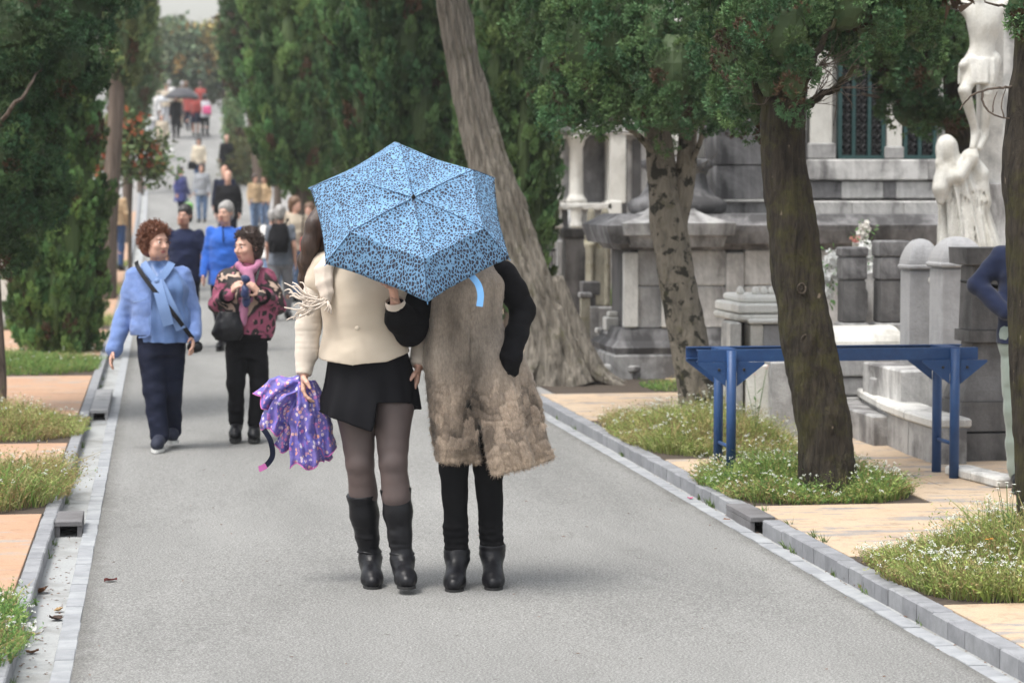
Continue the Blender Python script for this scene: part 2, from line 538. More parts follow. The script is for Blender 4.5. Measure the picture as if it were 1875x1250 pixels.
def bark(name, base, groove, spots=None, spot_amt=.6, moss=None, moss_amt=.5, vs=(26, 26, 2.2), bstr=.9, lich=None):
    m, nt, b, N, L = _new(name)
    co = coords(N, L); cv = coords(N, L, vs)
    v = noise(N, L, cv, 1.0, 7, .65, .6)
    c = ramp(N, L, v, [(.32, groove), (.60, base)])
    if spots:
        f = ramp(N, L, noise(N, L, co, 10.5, 5, .6, .3), [(spot_amt, (0, 0, 0)), (spot_amt + .06, (1, 1, 1))])
        c = mixc(N, L, f, c, spots)
    if moss:
        f = ramp(N, L, noise(N, L, co, 4.5, 8, .75), [(1 - moss_amt - .08, (0, 0, 0)), (1 - moss_amt + .12, (1, 1, 1))])
        c = mixc(N, L, f, c, moss)
    if lich:
        f = ramp(N, L, noise(N, L, coords(N, L, (1.6, 1.6, .8)), 13, 3, .5), [(.70, (0, 0, 0)), (.74, (1, 1, 1))])
        c = mixc(N, L, f, c, lich)
    L(c, b.inputs['Base Color']); b.inputs['Roughness'].default_value = .9
    b.inputs['Specular IOR Level'].default_value = .25
    bump(N, L, v, bstr, .045, b)
    return m
M_BARK_GREY = bark('grey_furrowed_bark', (.30, .265, .225), (.10, .085, .07), vs=(34, 34, 1.6))
M_BARK_GREYM = bark('grey_furrowed_bark_mossy_foot', (.29, .26, .22), (.085, .075, .06), moss=(.10, .10, .035), moss_amt=.36, vs=(34, 34, 1.6))
M_BARK_SPOT = bark('pale_spotted_bark', (.225, .195, .155), (.115, .10, .08), spots=(.035, .032, .024), spot_amt=.535, moss=(.085, .08, .03), moss_amt=.36, vs=(18, 18, 6))
M_BARK_MOSS = bark('dark_mossy_bark', (.046, .037, .027), (.011, .009, .007), moss=(.060, .056, .018), moss_amt=.45, vs=(34, 34, 7), bstr=1.0, lich=(.2, .16, .12))
M_BARK_KNOT = bark('knot_wood', (.13, .105, .08), (.03, .025, .02), vs=(60, 60, 60))
M_BARK_BROWN = bark('brown_bark', (.17, .135, .11), (.07, .055, .045), vs=(30, 30, 1.6))

def catmull(P, R, per=6):
    P = [Vector(p) for p in P]; out = []; rr = []
    n = len(P)
    for i in range(n - 1):
        a, b, c, d = P[max(i-1, 0)], P[i], P[i+1], P[min(i+2, n-1)]
        for k in range(per):
            t = k / per
            out.append(.5 * ((2*b) + (c-a)*t + (2*a-5*b+4*c-d)*t*t + (3*b-a-3*c+d)*t**3))
            rr.append(R[i] + (R[i+1] - R[i]) * (t*t*(3-2*t)))
    out.append(P[-1]); rr.append(R[-1])
    return out, rr
def trunk_arrays(P, R, n=28, per=8, flute=.08, nfl=7, rough=.05, seed=0, roots=0.0, twist=.6):
    pts, rad = catmull(P, R, per)
    mb = MB(); mb.tube(pts, rad, n)
    V, F = mb.arrays(); m = len(pts)
    for i in range(m):
        c = np.array(pts[i]); blk = V[i*n:(i+1)*n]
        d = blk - c
        ang = np.arange(n) / n * 2 * np.pi
        h = i / (m - 1)
        ridges = np.abs(np.sin(ang * nfl / 2 + twist * h * 3 + .7 * np.sin(ang * 2 + seed))) * 2 - 1
        k = 1 + flute * ridges + rough * fbm(blk * [9, 9, 3.0], 1.0, 3, seed) + rough * .45 * fbm(blk * [34, 34, 12], 1.0, 2, seed + 5)
        if roots: k = k + roots * max(0, 1 - h * 3.2) ** 2 * (.5 + .5 * np.sin(ang * 5 + seed))
        V[i*n:(i+1)*n] = c + d * k[:, None]
    return V, F
def mtrunk(name, P, R, mat, root, loc, **k):
    V, F = trunk_arrays(P, R, **k)
    return mobj(name, V - np.array(loc), F, mat, root)

def unit(n): 
    v = RNG.normal(size=(n, 3)); return v / np.linalg.norm(v, axis=1, keepdims=True)
def leaves(cen, nor, R, m, ln, wd, col, colvar=.25, up=.35, spread=.75):
    """cen, nor: tuft centres and directions. Every tuft is m small pointed leaflets"""
    k = len(cen); N = k * m
    c = np.repeat(cen, m, 0); n = np.repeat(nor, m, 0)
    d = n * .8 + unit(N) * spread; d[:, 2] += up
    d /= np.linalg.norm(d, axis=1, keepdims=True)
    base = c + RNG.normal(size=(N, 3)) * R * .45
    L_ = ln * RNG.uniform(.6, 1.25, N)[:, None]
    s = np.cross(d, unit(N)); s /= np.linalg.norm(s, axis=1, keepdims=True) + 1e-9
    w = (wd * RNG.uniform(.7, 1.3, N))[:, None]
    V = np.empty((N, 3, 3), np.float32)
    V[:, 0] = base + s * w; V[:, 1] = base + d * L_; V[:, 2] = base - s * w
    tc = np.repeat(col, m, 0) * (1 + colvar * RNG.uniform(-1, 1, (N, 1)))
    cc = np.repeat(tc[:, None, :], 3, 1)
    F = np.arange(N * 3).reshape(-1, 3)
    return V.reshape(-1, 3), F, np.clip(cc.reshape(-1, 3), 0, 1)
def plumes(q, nn, rs, k, col, up=.6, long=.9):
    """turn surface points into little upright plumes; returns finer points, normals, colours"""
    n = len(q)
    ax = nn * .85 + unit(n) * .35; ax[:, 2] += up
    ax /= np.linalg.norm(ax, axis=1, keepdims=True)
    r = rs * RNG.uniform(.6, 1.35, n)
    u = unit(n * k).reshape(n, k, 3)
    dt = (u * ax[:, None, :]).sum(2, keepdims=True)
    u = np.where(dt < -.25, u - 2 * dt * ax[:, None, :], u); dt = np.abs(dt)
    # long along the axis, pinched towards the tip
    p = q[:, None, :] + r[:, None, None] * (u * (1 - .25 * dt) + ax[:, None, :] * (dt * long))
    nr = u + ax[:, None, :] * .5
    nr /= np.linalg.norm(nr, axis=2, keepdims=True)
    return p.reshape(-1, 3), nr.reshape(-1, 3), np.repeat(col, k, 0)
GREEN = np.array([.080, .150, .060])
def crown_arrays(lobes, gap=.09, m=26, ln=.05, wd=.011, green=GREEN, brown=.05, lump=.16, core=.8, hue=.3, up=.35, lobehue=.22, spread=.75, dead=(.075, .046, .026), sub=None, cen=None, pup=.6, plong=.9, lup=.25):
    """lobes: [(centre, rx, ry, rz)] in local space"""
    lobes = [(np.array(c, float), np.array(r, float)) for c, r in lobes]
    A = [[], [], []]; n0 = 0; Fs = []
    def put(V, F, c):
        nonlocal n0
        A[0].append(V); Fs.append(F + n0); A[1].append(c); n0 += len(V)
    for li, (c, r) in enumerate(lobes):
        area = 4 * np.pi * ((( r[0]*r[1])**1.6 + (r[0]*r[2])**1.6 + (r[1]*r[2])**1.6) / 3) ** (1/1.6)
        k = max(12, int(area / gap ** 2))
        u = unit(k)
        q = c + u * r * (1 + lump * fbm(u * r, 3.2 / max(r.min(), .1) * .25, 3, li + 3)[:, None])
        keep = np.ones(k, bool)
        for lj, (c2, r2) in enumerate(lobes):
            if lj != li and np.all(np.abs(c - c2) < r + r2):
                keep &= (((q - c2) / r2) ** 2).sum(1) > .62
        q, u = q[keep], u[keep]
        if not len(q): continue
        nn = u / r; nn /= np.linalg.norm(nn, axis=1, keepdims=True)
        lt = 1 + lobehue * RNG.uniform(-1, 1)
        tint = 1 + hue * RNG.uniform(-1, 1, (len(q), 1))
        col = green * lt * tint * (1 + np.array([.35, .08, -.1]) * RNG.uniform(-1, 1, (len(q), 1)) * .7)
        bz = fbm(q, 4.0, 2, 11) + RNG.uniform(-.3, .3, len(q))
        isb = bz > np.quantile(bz, 1 - brown) if brown > 0 else np.zeros(len(q), bool)
        col[isb] = np.array(dead) * RNG.uniform(.6, 1.3, (isb.sum(), 1))
        if sub:
            if cen is not None:
                tc = np.array(cen) - q; tc /= np.linalg.norm(tc, axis=1, keepdims=True)
                kp = ((tc * nn).sum(1) > -.25) | (RNG.random(len(q)) < .3)
                q, nn, col = q[kp], nn[kp], col[kp]
            q, nn, col = plumes(q, nn, sub[0], sub[1], col, pup, plong)
            put(*leaves(q, nn, sub[2], m, ln, wd, col, up=lup, spread=spread))
        else:
            put(*leaves(q, nn, gap, m, ln, wd, col, up=up, spread=spread))
        # the dense twiggy inside of the lobe
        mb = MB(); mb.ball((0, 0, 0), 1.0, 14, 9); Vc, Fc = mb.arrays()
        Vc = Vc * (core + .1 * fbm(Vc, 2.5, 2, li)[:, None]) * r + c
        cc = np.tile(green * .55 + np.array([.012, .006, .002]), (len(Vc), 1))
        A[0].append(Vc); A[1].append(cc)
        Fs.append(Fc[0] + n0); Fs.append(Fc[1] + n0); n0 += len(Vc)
    q4 = np.concatenate([f for f in Fs if f.shape[1] == 4]); t3 = np.concatenate([f for f in Fs if f.shape[1] == 3])
    return np.concatenate(A[0]), [q4, t3], np.concatenate(A[1])
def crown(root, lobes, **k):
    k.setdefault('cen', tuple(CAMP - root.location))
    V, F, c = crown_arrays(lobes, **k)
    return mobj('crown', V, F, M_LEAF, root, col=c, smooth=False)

def pxlobes(L, base, fy=1.0):
    """(px, y, rx px, ry px, depth) as seen -> local lobes with real size; the depth radius follows the width"""
    out = []
    for px, py, rx, ry, D in L:
        c = P(px, py, D) - Vector(base); s = FPX / D
        out.append((tuple(c), (rx * .90 / s, max(rx, ry * .6) * .9 / s * fy, ry * .93 / s)))
    return out
def pxpath(L):
    return [P(px, py, D) for px, py, D in L]
def branches(root, paths, mat, name='branch', n=7, single=True):
    mb = MB()
    for pts, r0, r1 in paths:
        k = len(pts)
        q, rr = catmull(pts, [r0 + (r1-r0)*i/(k-1) for i in range(k)], 4)
        q = [p + Vector(RNG.normal(size=3) * r0 * .25) for p in q]
        if single: mb = MB()
        mb.tube(q, rr, n)
        if single: mb.build(name, mat, root, smooth=True, off=tuple(root.location))
    return None if single else mb.build(name, mat, root, smooth=True, off=tuple(root.location))
def twigs(root, starts, dirs, n, ln, r, mat, name='twig'):
    """bare dead twigs that fork"""
    mb = MB()
    for s0, d0 in zip(starts, dirs):
        for i in range(n):
            d = Vector(d0).normalized() + Vector(RNG.normal(size=3) * .35)
            l = ln * random.uniform(.5, 1.1); p = Vector(s0); pts = [p]
            for k in range(4):
                d = (d + Vector(RNG.normal(size=3) * .18)).normalized(); p = p + d * l / 4; pts.append(p)
            mb.tube(pts, [r*(1-.2*k) for k in range(5)], 4, cap=False)
            for k in (2, 3):
                e = pts[k]; dd = (d + Vector(RNG.normal(size=3) * .6)).normalized()
                mb.tube([e, e + dd * l * .2, e + dd * l * .35 + Vector((0, 0, .01))], [r*.6, r*.4, r*.2], 3, cap=False)
    o = mb.build(name, mat, root, smooth=True, off=tuple(root.location)); o['kind'] = 'stuff'
    return o

NEAR = dict(gap=.108, sub=(.078, 34, .015), m=9, ln=.023, wd=.0054, hue=.45, lump=.24)
# ---- pale spotted tree that forks, middle of the right-hand row
b = G(1282, 775, PZ); T = thing('conifer_tree', 'pale spotted trunk forking in two under a dark green crown, left of the blue trestle', 'tree', b)
D = 17.9
mtrunk('trunk', pxpath([(1284,790,D),(1276,720,D),(1264,640,D),(1248,560,D),(1236,490,D),(1224,410,D),(1216,340,D),(1208,270,D),(1200,200,D),(1192,90,D),(1186,-40,D)]),
       [.165,.15,.146,.14,.135,.135,.115,.10,.09,.07,.05], M_BARK_SPOT, T, b, flute=.05, nfl=4, rough=.07, seed=3)
mtrunk('trunk', pxpath([(1236,440,D),(1247,370,D),(1256,310,D),(1260,240,D),(1268,150,D),(1276,20,D)]),
       [.07,.08,.075,.065,.05,.03], M_BARK_SPOT, T, b, flute=.04, nfl=4, rough=.06, seed=8)
branches(T, [(pxpath([(1200,278,D-.05),(1165,245,D-.2),(1140,220,D-.3),(1115,190,D-.4)]), .028, .012),
             (pxpath([(1262,310,D-.02),(1278,275,D-.1),(1286,235,D-.15),(1292,190,D-.15)]), .024, .014),
             (pxpath([(1190,250,D-.02),(1160,215,D-.1),(1150,180,D-.1)]), .012, .006)], M_BARK_SPOT)
twigs(T, pxpath([(1140,222,D-.3),(1165,246,D-.2),(1282,260,D-.1),(1205,290,D-.15),(1262,320,D)]), [(-1,0,.4),(-.6,0,.9),(.4,0,.5),(.9,-.2,.2),(1,-.1,.3)], 5, .26, .004, M_BARK_SPOT)
LT = [(1000,40,45,95,18.0),(1018,130,42,80,17.8),(1050,195,40,52,17.6),(1075,90,55,110,17.4),(1105,185,48,45,17.4),(1140,70,55,105,17.2),(1145,175,45,50,17.3),
      (1200,70,40,95,17.0),(1232,130,50,95,16.7),(1222,210,42,42,16.9),(1285,60,52,90,17.0),(1275,190,45,48,17.3),(1320,130,48,80,17.4),(1325,212,40,32,17.8),
      (1180,190,40,38,17.8),(1240,225,45,25,18.3),(1130,120,100,80,18.6),(1240,110,90,80,18.7),(1040,60,60,110,18.8)]
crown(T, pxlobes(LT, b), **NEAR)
up = [(1010,-120,90,120,18),(1130,-130,110,130,17.4),(1250,-120,100,120,17.4),(1200,-300,140,150,18),(1080,-300,120,150,18.2),(1310,-80,70,90,17.8),(1150,-480,110,160,18.2)]
o = crown(T, pxlobes(up, b), gap=.15, m=22, ln=.1, wd=.02)

# ---- dark mossy leaning tree in front of the trestle
b = G(1516, 905, PZ); T = thing('conifer_tree', 'dark mossy leaning trunk in the flower bed in front of the blue trestle', 'tree', b)
D = 13.64
mtrunk('trunk', pxpath([(1520,920,D),(1517,860,D),(1508,780,D),(1494,700,D),(1477,620,D),(1464,540,D),(1453,450,D),(1443,370,D),(1434,290,D),(1432,220,D),(1437,160,D),(1440,60,D),(1444,-80,D)]),
       [.185,.165,.155,.15,.145,.14,.135,.128,.12,.125,.12,.085,.05], M_BARK_MOSS, T, b, flute=.05, nfl=6, rough=.12, seed=5, n=72, per=14)
for i_, (px, py) in enumerate([(1468,528),(1475,622)]):
    c_k = P(px, py, D - .146); mb = MB(); mb.tube([Vector((math.cos(a)*.022, .006*math.sin(2*a), math.sin(a)*.028)) for a in np.linspace(0, 2*math.pi, 13)], .0065, 6, cap=False); mb.ball((0, .006, 0), (.014, .008, .018), 8, 5)
    o = mb.build('knot', M_BARK_KNOT, T, smooth=True); o.location = c_k - Vector(b)
branches(T, [(pxpath([(1452,210,D),(1490,185,D-.1),(1530,160,D-.1),(1570,120,D)]), .03, .012),
             (pxpath([(1448,195,D),(1475,140,D-.2),(1500,90,D-.2),(1530,40,D-.2)]), .035, .012),
             (pxpath([(1418,200,D),(1385,160,D),(1350,110,D+.1)]), .04, .015),
             (pxpath([(1470,197,D),(1500,178,D-.1),(1545,150,D-.1)]), .018, .008)], M_BARK_MOSS)
twigs(T, pxpath([(1475,190,D-.1),(1490,180,D-.12),(1470,150,D-.2),(1500,120,D-.1),(1530,160,D-.1)]), [(1,0,.5),(1,0,.9),(.8,0,1),(1,0,.3),(1,0,.2)], 8, .3, .0035, M_BARK_BROWN)
twigs(T, pxpath([(1400,190,D-.12),(1380,170,D-.1)]), [(.3,-.2,1),(-.5,-.2,.6)], 4, .2, .0035, M_BARK_BROWN)
LT = [(1345,85,48,105,14.3),(1378,165,36,52,14.0),(1395,60,46,90,13.7),(1440,60,50,75,13.3),(1452,135,34,58,13.35),(1408,140,30,48,13.5),(1490,40,55,60,13.7),
      (1395,215,28,24,14.1),(1350,190,35,40,14.5),(1545,10,60,65,13.6),(1600,35,60,48,13.9),(1655,30,55,55,14.2),(1690,66,42,38,14.4),(1555,55,42,34,14.2),(1440,20,80,80,14.4)]
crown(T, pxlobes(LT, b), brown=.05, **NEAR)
up = [(1360,-110,90,110,14.2),(1470,-120,110,110,13.7),(1600,-100,110,100,14),(1480,-300,150,170,14.2),(1600,-290,120,150,14.4),(1690,-60,70,70,14.4),(1500,-520,110,180,14.4)]
crown(T, pxlobes(up, b), gap=.15, m=22, ln=.1, wd=.02)

# ---- tree at the right edge of the view
D = 11.2
b = G(1908, 1024, PZ); T = thing('conifer_tree', 'dark mossy trunk at the right edge, nearest of the row', 'tree', b)
mtrunk('trunk', pxpath([(1918,1040,D),(1908,900,D),(1900,800,D),(1893,700,D),(1888,600,D),(1884,500,D),(1884,400,D),(1880,320,D),(1886,200,D),(1896,100,D),(1890,0,D),(1888,-120,D)]),
       [.135,.115,.11,.108,.106,.106,.104,.112,.098,.098,.098,.07], M_BARK_MOSS, T, b, flute=.05, nfl=5, rough=.11, seed=9, n=36, per=10)
branches(T, [(pxpath([(1856,160,D-.02),(1835,160,D-.05),(1810,164,D-.05),(1785,172,D-.05),(1768,185,D),(1757,202,D)]), .007, .003),
             (pxpath([(1800,168,D-.05),(1800,188,D-.05),(1815,208,D-.05),(1838,216,D-.05),(1856,218,D-.02)]), .006, .003),
             (pxpath([(1838,216,D-.05),(1834,190,D-.05),(1842,160,D-.03)]), .004, .002),
             (pxpath([(1856,15,D-.02),(1835,10,D-.05),(1812,8,D-.05),(1800,0,D-.05)]), .008, .003),
             (pxpath([(1818,206,D-.05),(1820,185,D-.05),(1826,168,D-.05)]), .004, .002)], M_BARK_BROWN, 'twig', single=True)
crown(T, pxlobes([(1868,5,32,30,11.0),(1910,0,40,45,11.1),(1900,-90,80,80,11.2),(1960,-40,70,60,11.4)], b), **NEAR)
crown(T, pxlobes([(1900,-240,130,130,11.4),(1990,-150,110,110,11.4),(1920,-450,130,170,11.6)], b), gap=.15, m=22, ln=.1, wd=.02)

# ---- big grey leaning trunk with flared roots, behind the couple
D = 21.7
b = G(1030, 700, PZ); T = thing('conifer_tree', 'thick pale grey leaning trunk with flared mossy roots behind the fur coat', 'tree', b)
pp = pxpath([(1036,712,D),(1022,660,D),(1000,600,D),(975,540,D),(950,470,D),(926,400,D),(902,330,D),(885,270,D),(865,190,D),(846,100,D),(826,0,D),(805,-110,D)])
mtrunk('trunk', pp, [.265,.245,.215,.20,.185,.185,.18,.16,.145,.135,.125,.11], M_BARK_GREYM, T, b, flute=.13, nfl=13, rough=.13, seed=2, n=112, per=10, roots=.22)
for an_, ln_, r_ in [(.05, .50, .085), (-.55, .50, .08), (2.95, .42, .075), (-2.55, .5, .07), (.75, .4, .07)]:
    d_ = Vector((math.cos(an_), math.sin(an_), 0)); c_ = Vector((b.x - .03, b.y, PZ))
    q, rr = catmull([c_ + Vector((-.10, 0, .95)) + d_ * .08, c_ + d_ * .15 + Vector((-.03, 0, .52)), c_ + d_ * .27 + Vector((0, 0, .22)), c_ + d_ * (.27 + ln_ * .25) + Vector((0, 0, .075)), c_ + d_ * (.27 + ln_ * .5) + Vector((0, 0, .012)), c_ + d_ * (.27 + ln_ * .75) + Vector((0, 0, -.035))], [.05, r_, r_, r_ * .75, r_ * .45, r_ * .2], 6)
    V, F = trunk_arrays(q[::3] + [q[-1]], rr[::3] + [rr[-1]], n=20, per=3, flute=.10, nfl=7, rough=.16, seed=int(an_ * 10) + 40)
    mobj('root', V - np.array(b), F, M_BARK_GREYM, T)
crown(T, pxlobes([(800,-190,140,100,21.5),(700,-250,150,130,21.5),(920,-240,130,120,22),(800,-400,200,190,22)], b), gap=.2, m=22, ln=.13, wd=.028)

# ---- left foreground tree whose crown hangs into the view
D = 18.9
b = G(-14, 745, PZ); T = thing('conifer_tree', 'tree at the left edge with a heavy rounded crown hanging into the view', 'tree', b)
mtrunk('trunk', pxpath([(-8,760,D),(-6,700,D),(-9,640,D),(-14,560,D),(-18,450,D),(-14,300,D),(-10,200,D),(-5,100,D),(0,-60,D)]), [.085,.075,.072,.072,.07,.07,.07,.06,.05], M_BARK_BROWN, T, b, flute=.06, nfl=5)
branches(T, [(pxpath([(-12,255,D-.4),(15,205,D-.80),(45,170,D-.86),(74,125,D-.70),(90,90,D-.4)]), .022, .004)], M_BARK_BROWN)
LT = [(30,50,75,80,18.3),(95,35,70,75,18.5),(150,30,52,70,18.7),(110,110,70,60,18.5),(155,95,38,52,18.7),(60,130,60,48,18.4),(-10,110,60,70,18.5),(120,150,50,35,18.9),(185,0,42,30,18.9),
      (0,260,52,90,18.4),(45,270,50,100,18.6),(68,330,36,100,18.9),(30,380,48,75,18.6),(-10,390,55,85,18.5),(55,220,50,60,18.9),(10,440,40,40,18.7),(-60,300,80,140,18.8)]
crown(T, pxlobes(LT, b), brown=.03, green=GREEN * np.array([.8, .85, .9]), **{**NEAR, 'ln': .027})
crown(T, pxlobes([(40,-90,110,90,18.7),(150,-90,80,80,19),(60,-260,150,140,19),(-80,-100,110,140,19),(20,-440,120,150,19)], b), gap=.16, m=22, ln=.1, wd=.02)

# ---- slender cypresses
def cypress(label, px, D, zb, r, h, lean=0.0, trunk_r=.09, gap=.11, m=22, ln=.10, wd=.02, green=GREEN, npl=60, ground=None, brown=.04, group=None, top=None, mat=None, trunk_px=None, pl_h=1.0):
    base = onroad(px if trunk_px is None else trunk_px, D)
    base.z += PZ - .02
    T = thing('cypress_tree', label, 'tree', base, 0, group)
    off = (onroad(px, D) - base) * Vector((1, 1, 0)) if trunk_px is not None else Vector((0, 0, 0))
    hh = zb + h
    P0 = [Vector((0, 0, -.1)), Vector((.01, 0, hh * .15)) + off * .2, Vector((-.01, 0, hh * .3)) + off * .6, Vector((0, 0, hh * .6)) + off, Vector((0, 0, hh * .9)) + off]
    V, F = trunk_arrays(P0, [trunk_r*1.2, trunk_r, trunk_r*.85, trunk_r*.6, trunk_r*.2], n=18, flute=.12, nfl=6)
    mobj('trunk', V, F, mat or M_BARK_BROWN, T)
    L = [((off.x, off.y, zb + h * .5), (r * .58, r * .58, h * .47))]
    for i in range(npl):
        t = (i + .5) / npl * .97
        z = zb + h * t
        prof = min(1.0, (t / .10) ** .6 if t < .10 else 1.0) * (1 - max(0, (t - .45) / .55) ** 1.7 * .85)
        a = i * 2.39996 + random.uniform(-.3, .3)
        rr = r * prof * random.uniform(.62, .92)
        w = r * random.uniform(.20, .34)
        L.append(((off.x + rr * math.cos(a), off.y + rr * math.sin(a), z), (w, w, random.uniform(.38, .75) * pl_h)))
    if D < 62: crown(T, L, gap=gap * 1.5, sub=(gap * .62, 26, gap * .22), m=8, ln=ln * .62, wd=wd * .55, green=green, brown=brown * .6, core=.8, lobehue=.35, hue=.5, pup=1.5, plong=3.0, lup=.9, spread=.5, lump=.2)
    else: crown(T, L, gap=gap, m=m, ln=ln, wd=wd, green=green, brown=brown, up=.7, core=.85, lobehue=.3)
    return T
G2 = GREEN * np.array([1.3, 1.2, 1.1])
G3 = np.array([.145, .205, .095])
cypress('full cypress clothed to the ground beside the left footway', 100, 26, .05, .45, 3.3, gap=.085, ln=.075, wd=.015, m=24, npl=80, pl_h=.9, green=G2 * np.array([1.08, 1.12, 1.0]))
cypress('tall narrow cypress just right of the thick grey leaning trunk', 938, 26.5, .72, .46, 6.0, gap=.09, ln=.08, wd=.016, npl=90, green=G2)
cypress('broad dark cypress right behind the blue umbrella', 735, 30, 1.95, .84, 6.5, gap=.11, npl=90, trunk_r=.14, brown=.07)
cypress('broad cypress whose bright left flank overhangs the far walkers', 557, 42, 1.75, .80, 7, gap=.13, ln=.13, wd=.026, npl=80, trunk_r=.16, green=G2 * 1.1)
cypress('cypress deeper in the row behind the two broad ones', 655, 52, 1.6, .9, 8, gap=.16, ln=.15, wd=.032, npl=70, trunk_r=.16, green=G2)
cypress('dark far cypress with a bare leaning trunk at the bend', 447, 66, 3.5, .58, 8, gap=.16, ln=.16, wd=.034, npl=60, trunk_px=478, trunk_r=.15, green=GREEN * .9, brown=.12)
cypress('brown trunked cypress behind the curly haired woman', 228, 37, 3.75, .42, 5, gap=.12, ln=.11, wd=.022, npl=60, trunk_px=192, trunk_r=.13, green=G3 * 1.15)
cypress('light green cypress behind the red leaved shrub', 232, 56, 2.6, .40, 8, gap=.15, ln=.14, wd=.03, npl=60, green=G3 * 1.1)
cypress('grey green cypress far up on the left of the path', 258, 76, 2.8, .50, 9, gap=.2, ln=.2, wd=.045, npl=50, green=G3)
cypress('small clipped cypress beside the far path on the right', 430, 84, .1, .28, 2.4, gap=.16, ln=.12, wd=.03, npl=30, green=G3 * 1.3)
cypress('cypress at the far end of the right-hand row', 508, 60, 2.0, .6, 8, gap=.18, ln=.16, wd=.036, npl=50, green=G2)
cypress('cypress standing behind the full one on the left', 40, 40, .6, .6, 6, gap=.16, ln=.14, wd=.03, npl=60, green=G3)

# ---- tree behind the crucifix
D = 20.5
b = onroad(1772, D); b.z += PZ - .02
T = thing('conifer_tree', 'dark tree with drooping boughs behind the white crucifix', 'tree', b)
mtrunk('trunk', pxpath([(1790,720,D),(1782,560,D),(1775,400,D),(1768,280,D),(1760,160,D),(1752,40,D),(1746,-120,D)]), [.2,.17,.16,.15,.14,.13,.1], M_BARK_MOSS, T, b, flute=.08)
branches(T, [(pxpath([(1760,235,D),(1715,195,D-.3),(1670,165,D-.4),(1620,130,D-.5)]), .05, .02), (pxpath([(1740,215,D-.1),(1690,190,D-.4),(1640,180,D-.4),(1580,175,D-.4)]), .03, .012)], M_BARK_BROWN)
LT = [(1650,55,70,60,20),(1595,72,50,42,20),(1715,75,42,52,19.9),(1690,140,48,40,19.8),(1590,112,36,22,20),(1665,205,42,34,20.2),(1718,205,38,34,20.2),(1600,30,80,60,20.4),(1640,150,30,22,20.4)]
crown(T, pxlobes(LT, b), gap=.12, sub=(.085, 24, .025), m=8, ln=.04, wd=.009, brown=.1, green=GREEN * .8)
crown(T, pxlobes([(1700,-80,120,100,20.4),(1600,-90,100,90,20.4),(1800,-120,110,100,20.8),(1720,-280,150,140,20.6)], b), gap=.2, m=22, ln=.12, wd=.026)

# ---- broad-leaved trees and shrubs
def broadleaf(label, px, D, zc, r, n, green, gap, ln, wd, trunk_r=.18, name='broadleaf_tree', brown=.05, dead=(.3, .12, .03), m=14, cat='tree', rz=1.0, z_off=0.0, trunk_px=None):
    base = onroad(px if trunk_px is None else trunk_px, D, z_off)
    T = thing(name, label, cat, base)
    off = (onroad(px, D) - base); off.z = 0
    V, F = trunk_arrays([Vector((0, 0, -.2)), off*.3 + Vector((0, 0, zc*.5)), off + Vector((.05, 0, zc)), off + Vector((0, 0, zc + r*.6))], [trunk_r*1.2, trunk_r*.9, trunk_r*.6, trunk_r*.2], n=14)
    mobj('trunk', V, F, M_BARK_BROWN, T)
    mb = MB(); L = []
    for i in range(n):
        u = unit(1)[0]; u[2] = abs(u[2]) * 1.2 - .45
        c = np.array((off.x, off.y, zc)) + u * r * np.array([.72, .72, .66 * rz]); w = r * random.uniform(.26, .46)
        L.append((tuple(c), (w, w, w * .8)))
        mb.tube([off + Vector((0, 0, zc - r*.4)), (off + Vector((0, 0, zc)) + Vector(c)) / 2 + Vector((0, 0, -.1*r)), Vector(c)], [trunk_r*.4, trunk_r*.25, trunk_r*.1], 5, cap=False)
    mb.build('limb', M_BARK_BROWN, T, smooth=True)
    crown(T, L, gap=gap, m=m, ln=ln, wd=wd, green=np.array(green), brown=brown, dead=dead, up=.1, spread=1.1, core=.55, lump=.3, hue=.45, lobehue=.3)
    return T
broadleaf('shrub with orange and red leaves behind the navy polo man', 238, 40, 2.25, .60, 20, (.105, .15, .055), .20, .12, .036, .035, 'flowering_shrub', brown=.12, dead=(.46, .13, .06), m=7, cat='shrub', rz=1.6)
broadleaf('low shrub hanging over the far left kerb', 208, 43, 2.7, .42, 10, (.11, .155, .06), .2, .12, .036, .03, 'flowering_shrub', brown=.16, dead=(.42, .12, .05), m=7, cat='shrub')
FAR = [(300, 150, 2.9, 2.3, (.30,.26,.18), 'pinkish brown bare-looking tree at the top of the path'), (345, 135, 2.5, 2.2, (.20,.24,.14), 'rounded grey green tree filling the end of the path'),
       (416, 128, 3.7, 1.6, (.24,.215,.09), 'yellowing autumn tree at the end of the path'), (318, 128, 3.0, 2.4, (.14,.18,.10), 'low dark green tree left of the far crowd'),
       (436, 160, 4.4, 2.8, (.21,.24,.15), 'tall dull green tree highest behind the path'), (165, 140, 7.0, 3.0, (.15,.19,.10), 'green tree beyond the left cypresses'),
       (525, 150, 8.0, 3.4, (.19,.21,.11), 'olive tree behind the bend on the right')]
for px, D, zc, r, gcol, lab in FAR:
    broadleaf(lab, px, D, zc, r, 34, gcol, .5, .34, .13, .22, brown=.08, dead=(.26, .17, .06), m=16)
BACK = [(1010, 62, 7.2, 3.0), (1180, 55, 6.5, 3.2), (1390, 50, 6.2, 3.4), (1600, 48, 6.0, 3.4), (1800, 46, 6.0, 3.4)]
for i, (px, D, zc, r) in enumerate(BACK):
    broadleaf(['dark tree beyond the gothic chapel on its left', 'dark tree rising beyond the gothic chapel roof', 'dark tree beyond the mausoleum, behind the mossy trunk', 'dark tree beyond the grilled window', 'dark tree beyond the crucifix'][i],
              px, D, zc, r, 30, (.08, .13, .06), .42, .26, .1, .2, m=16)
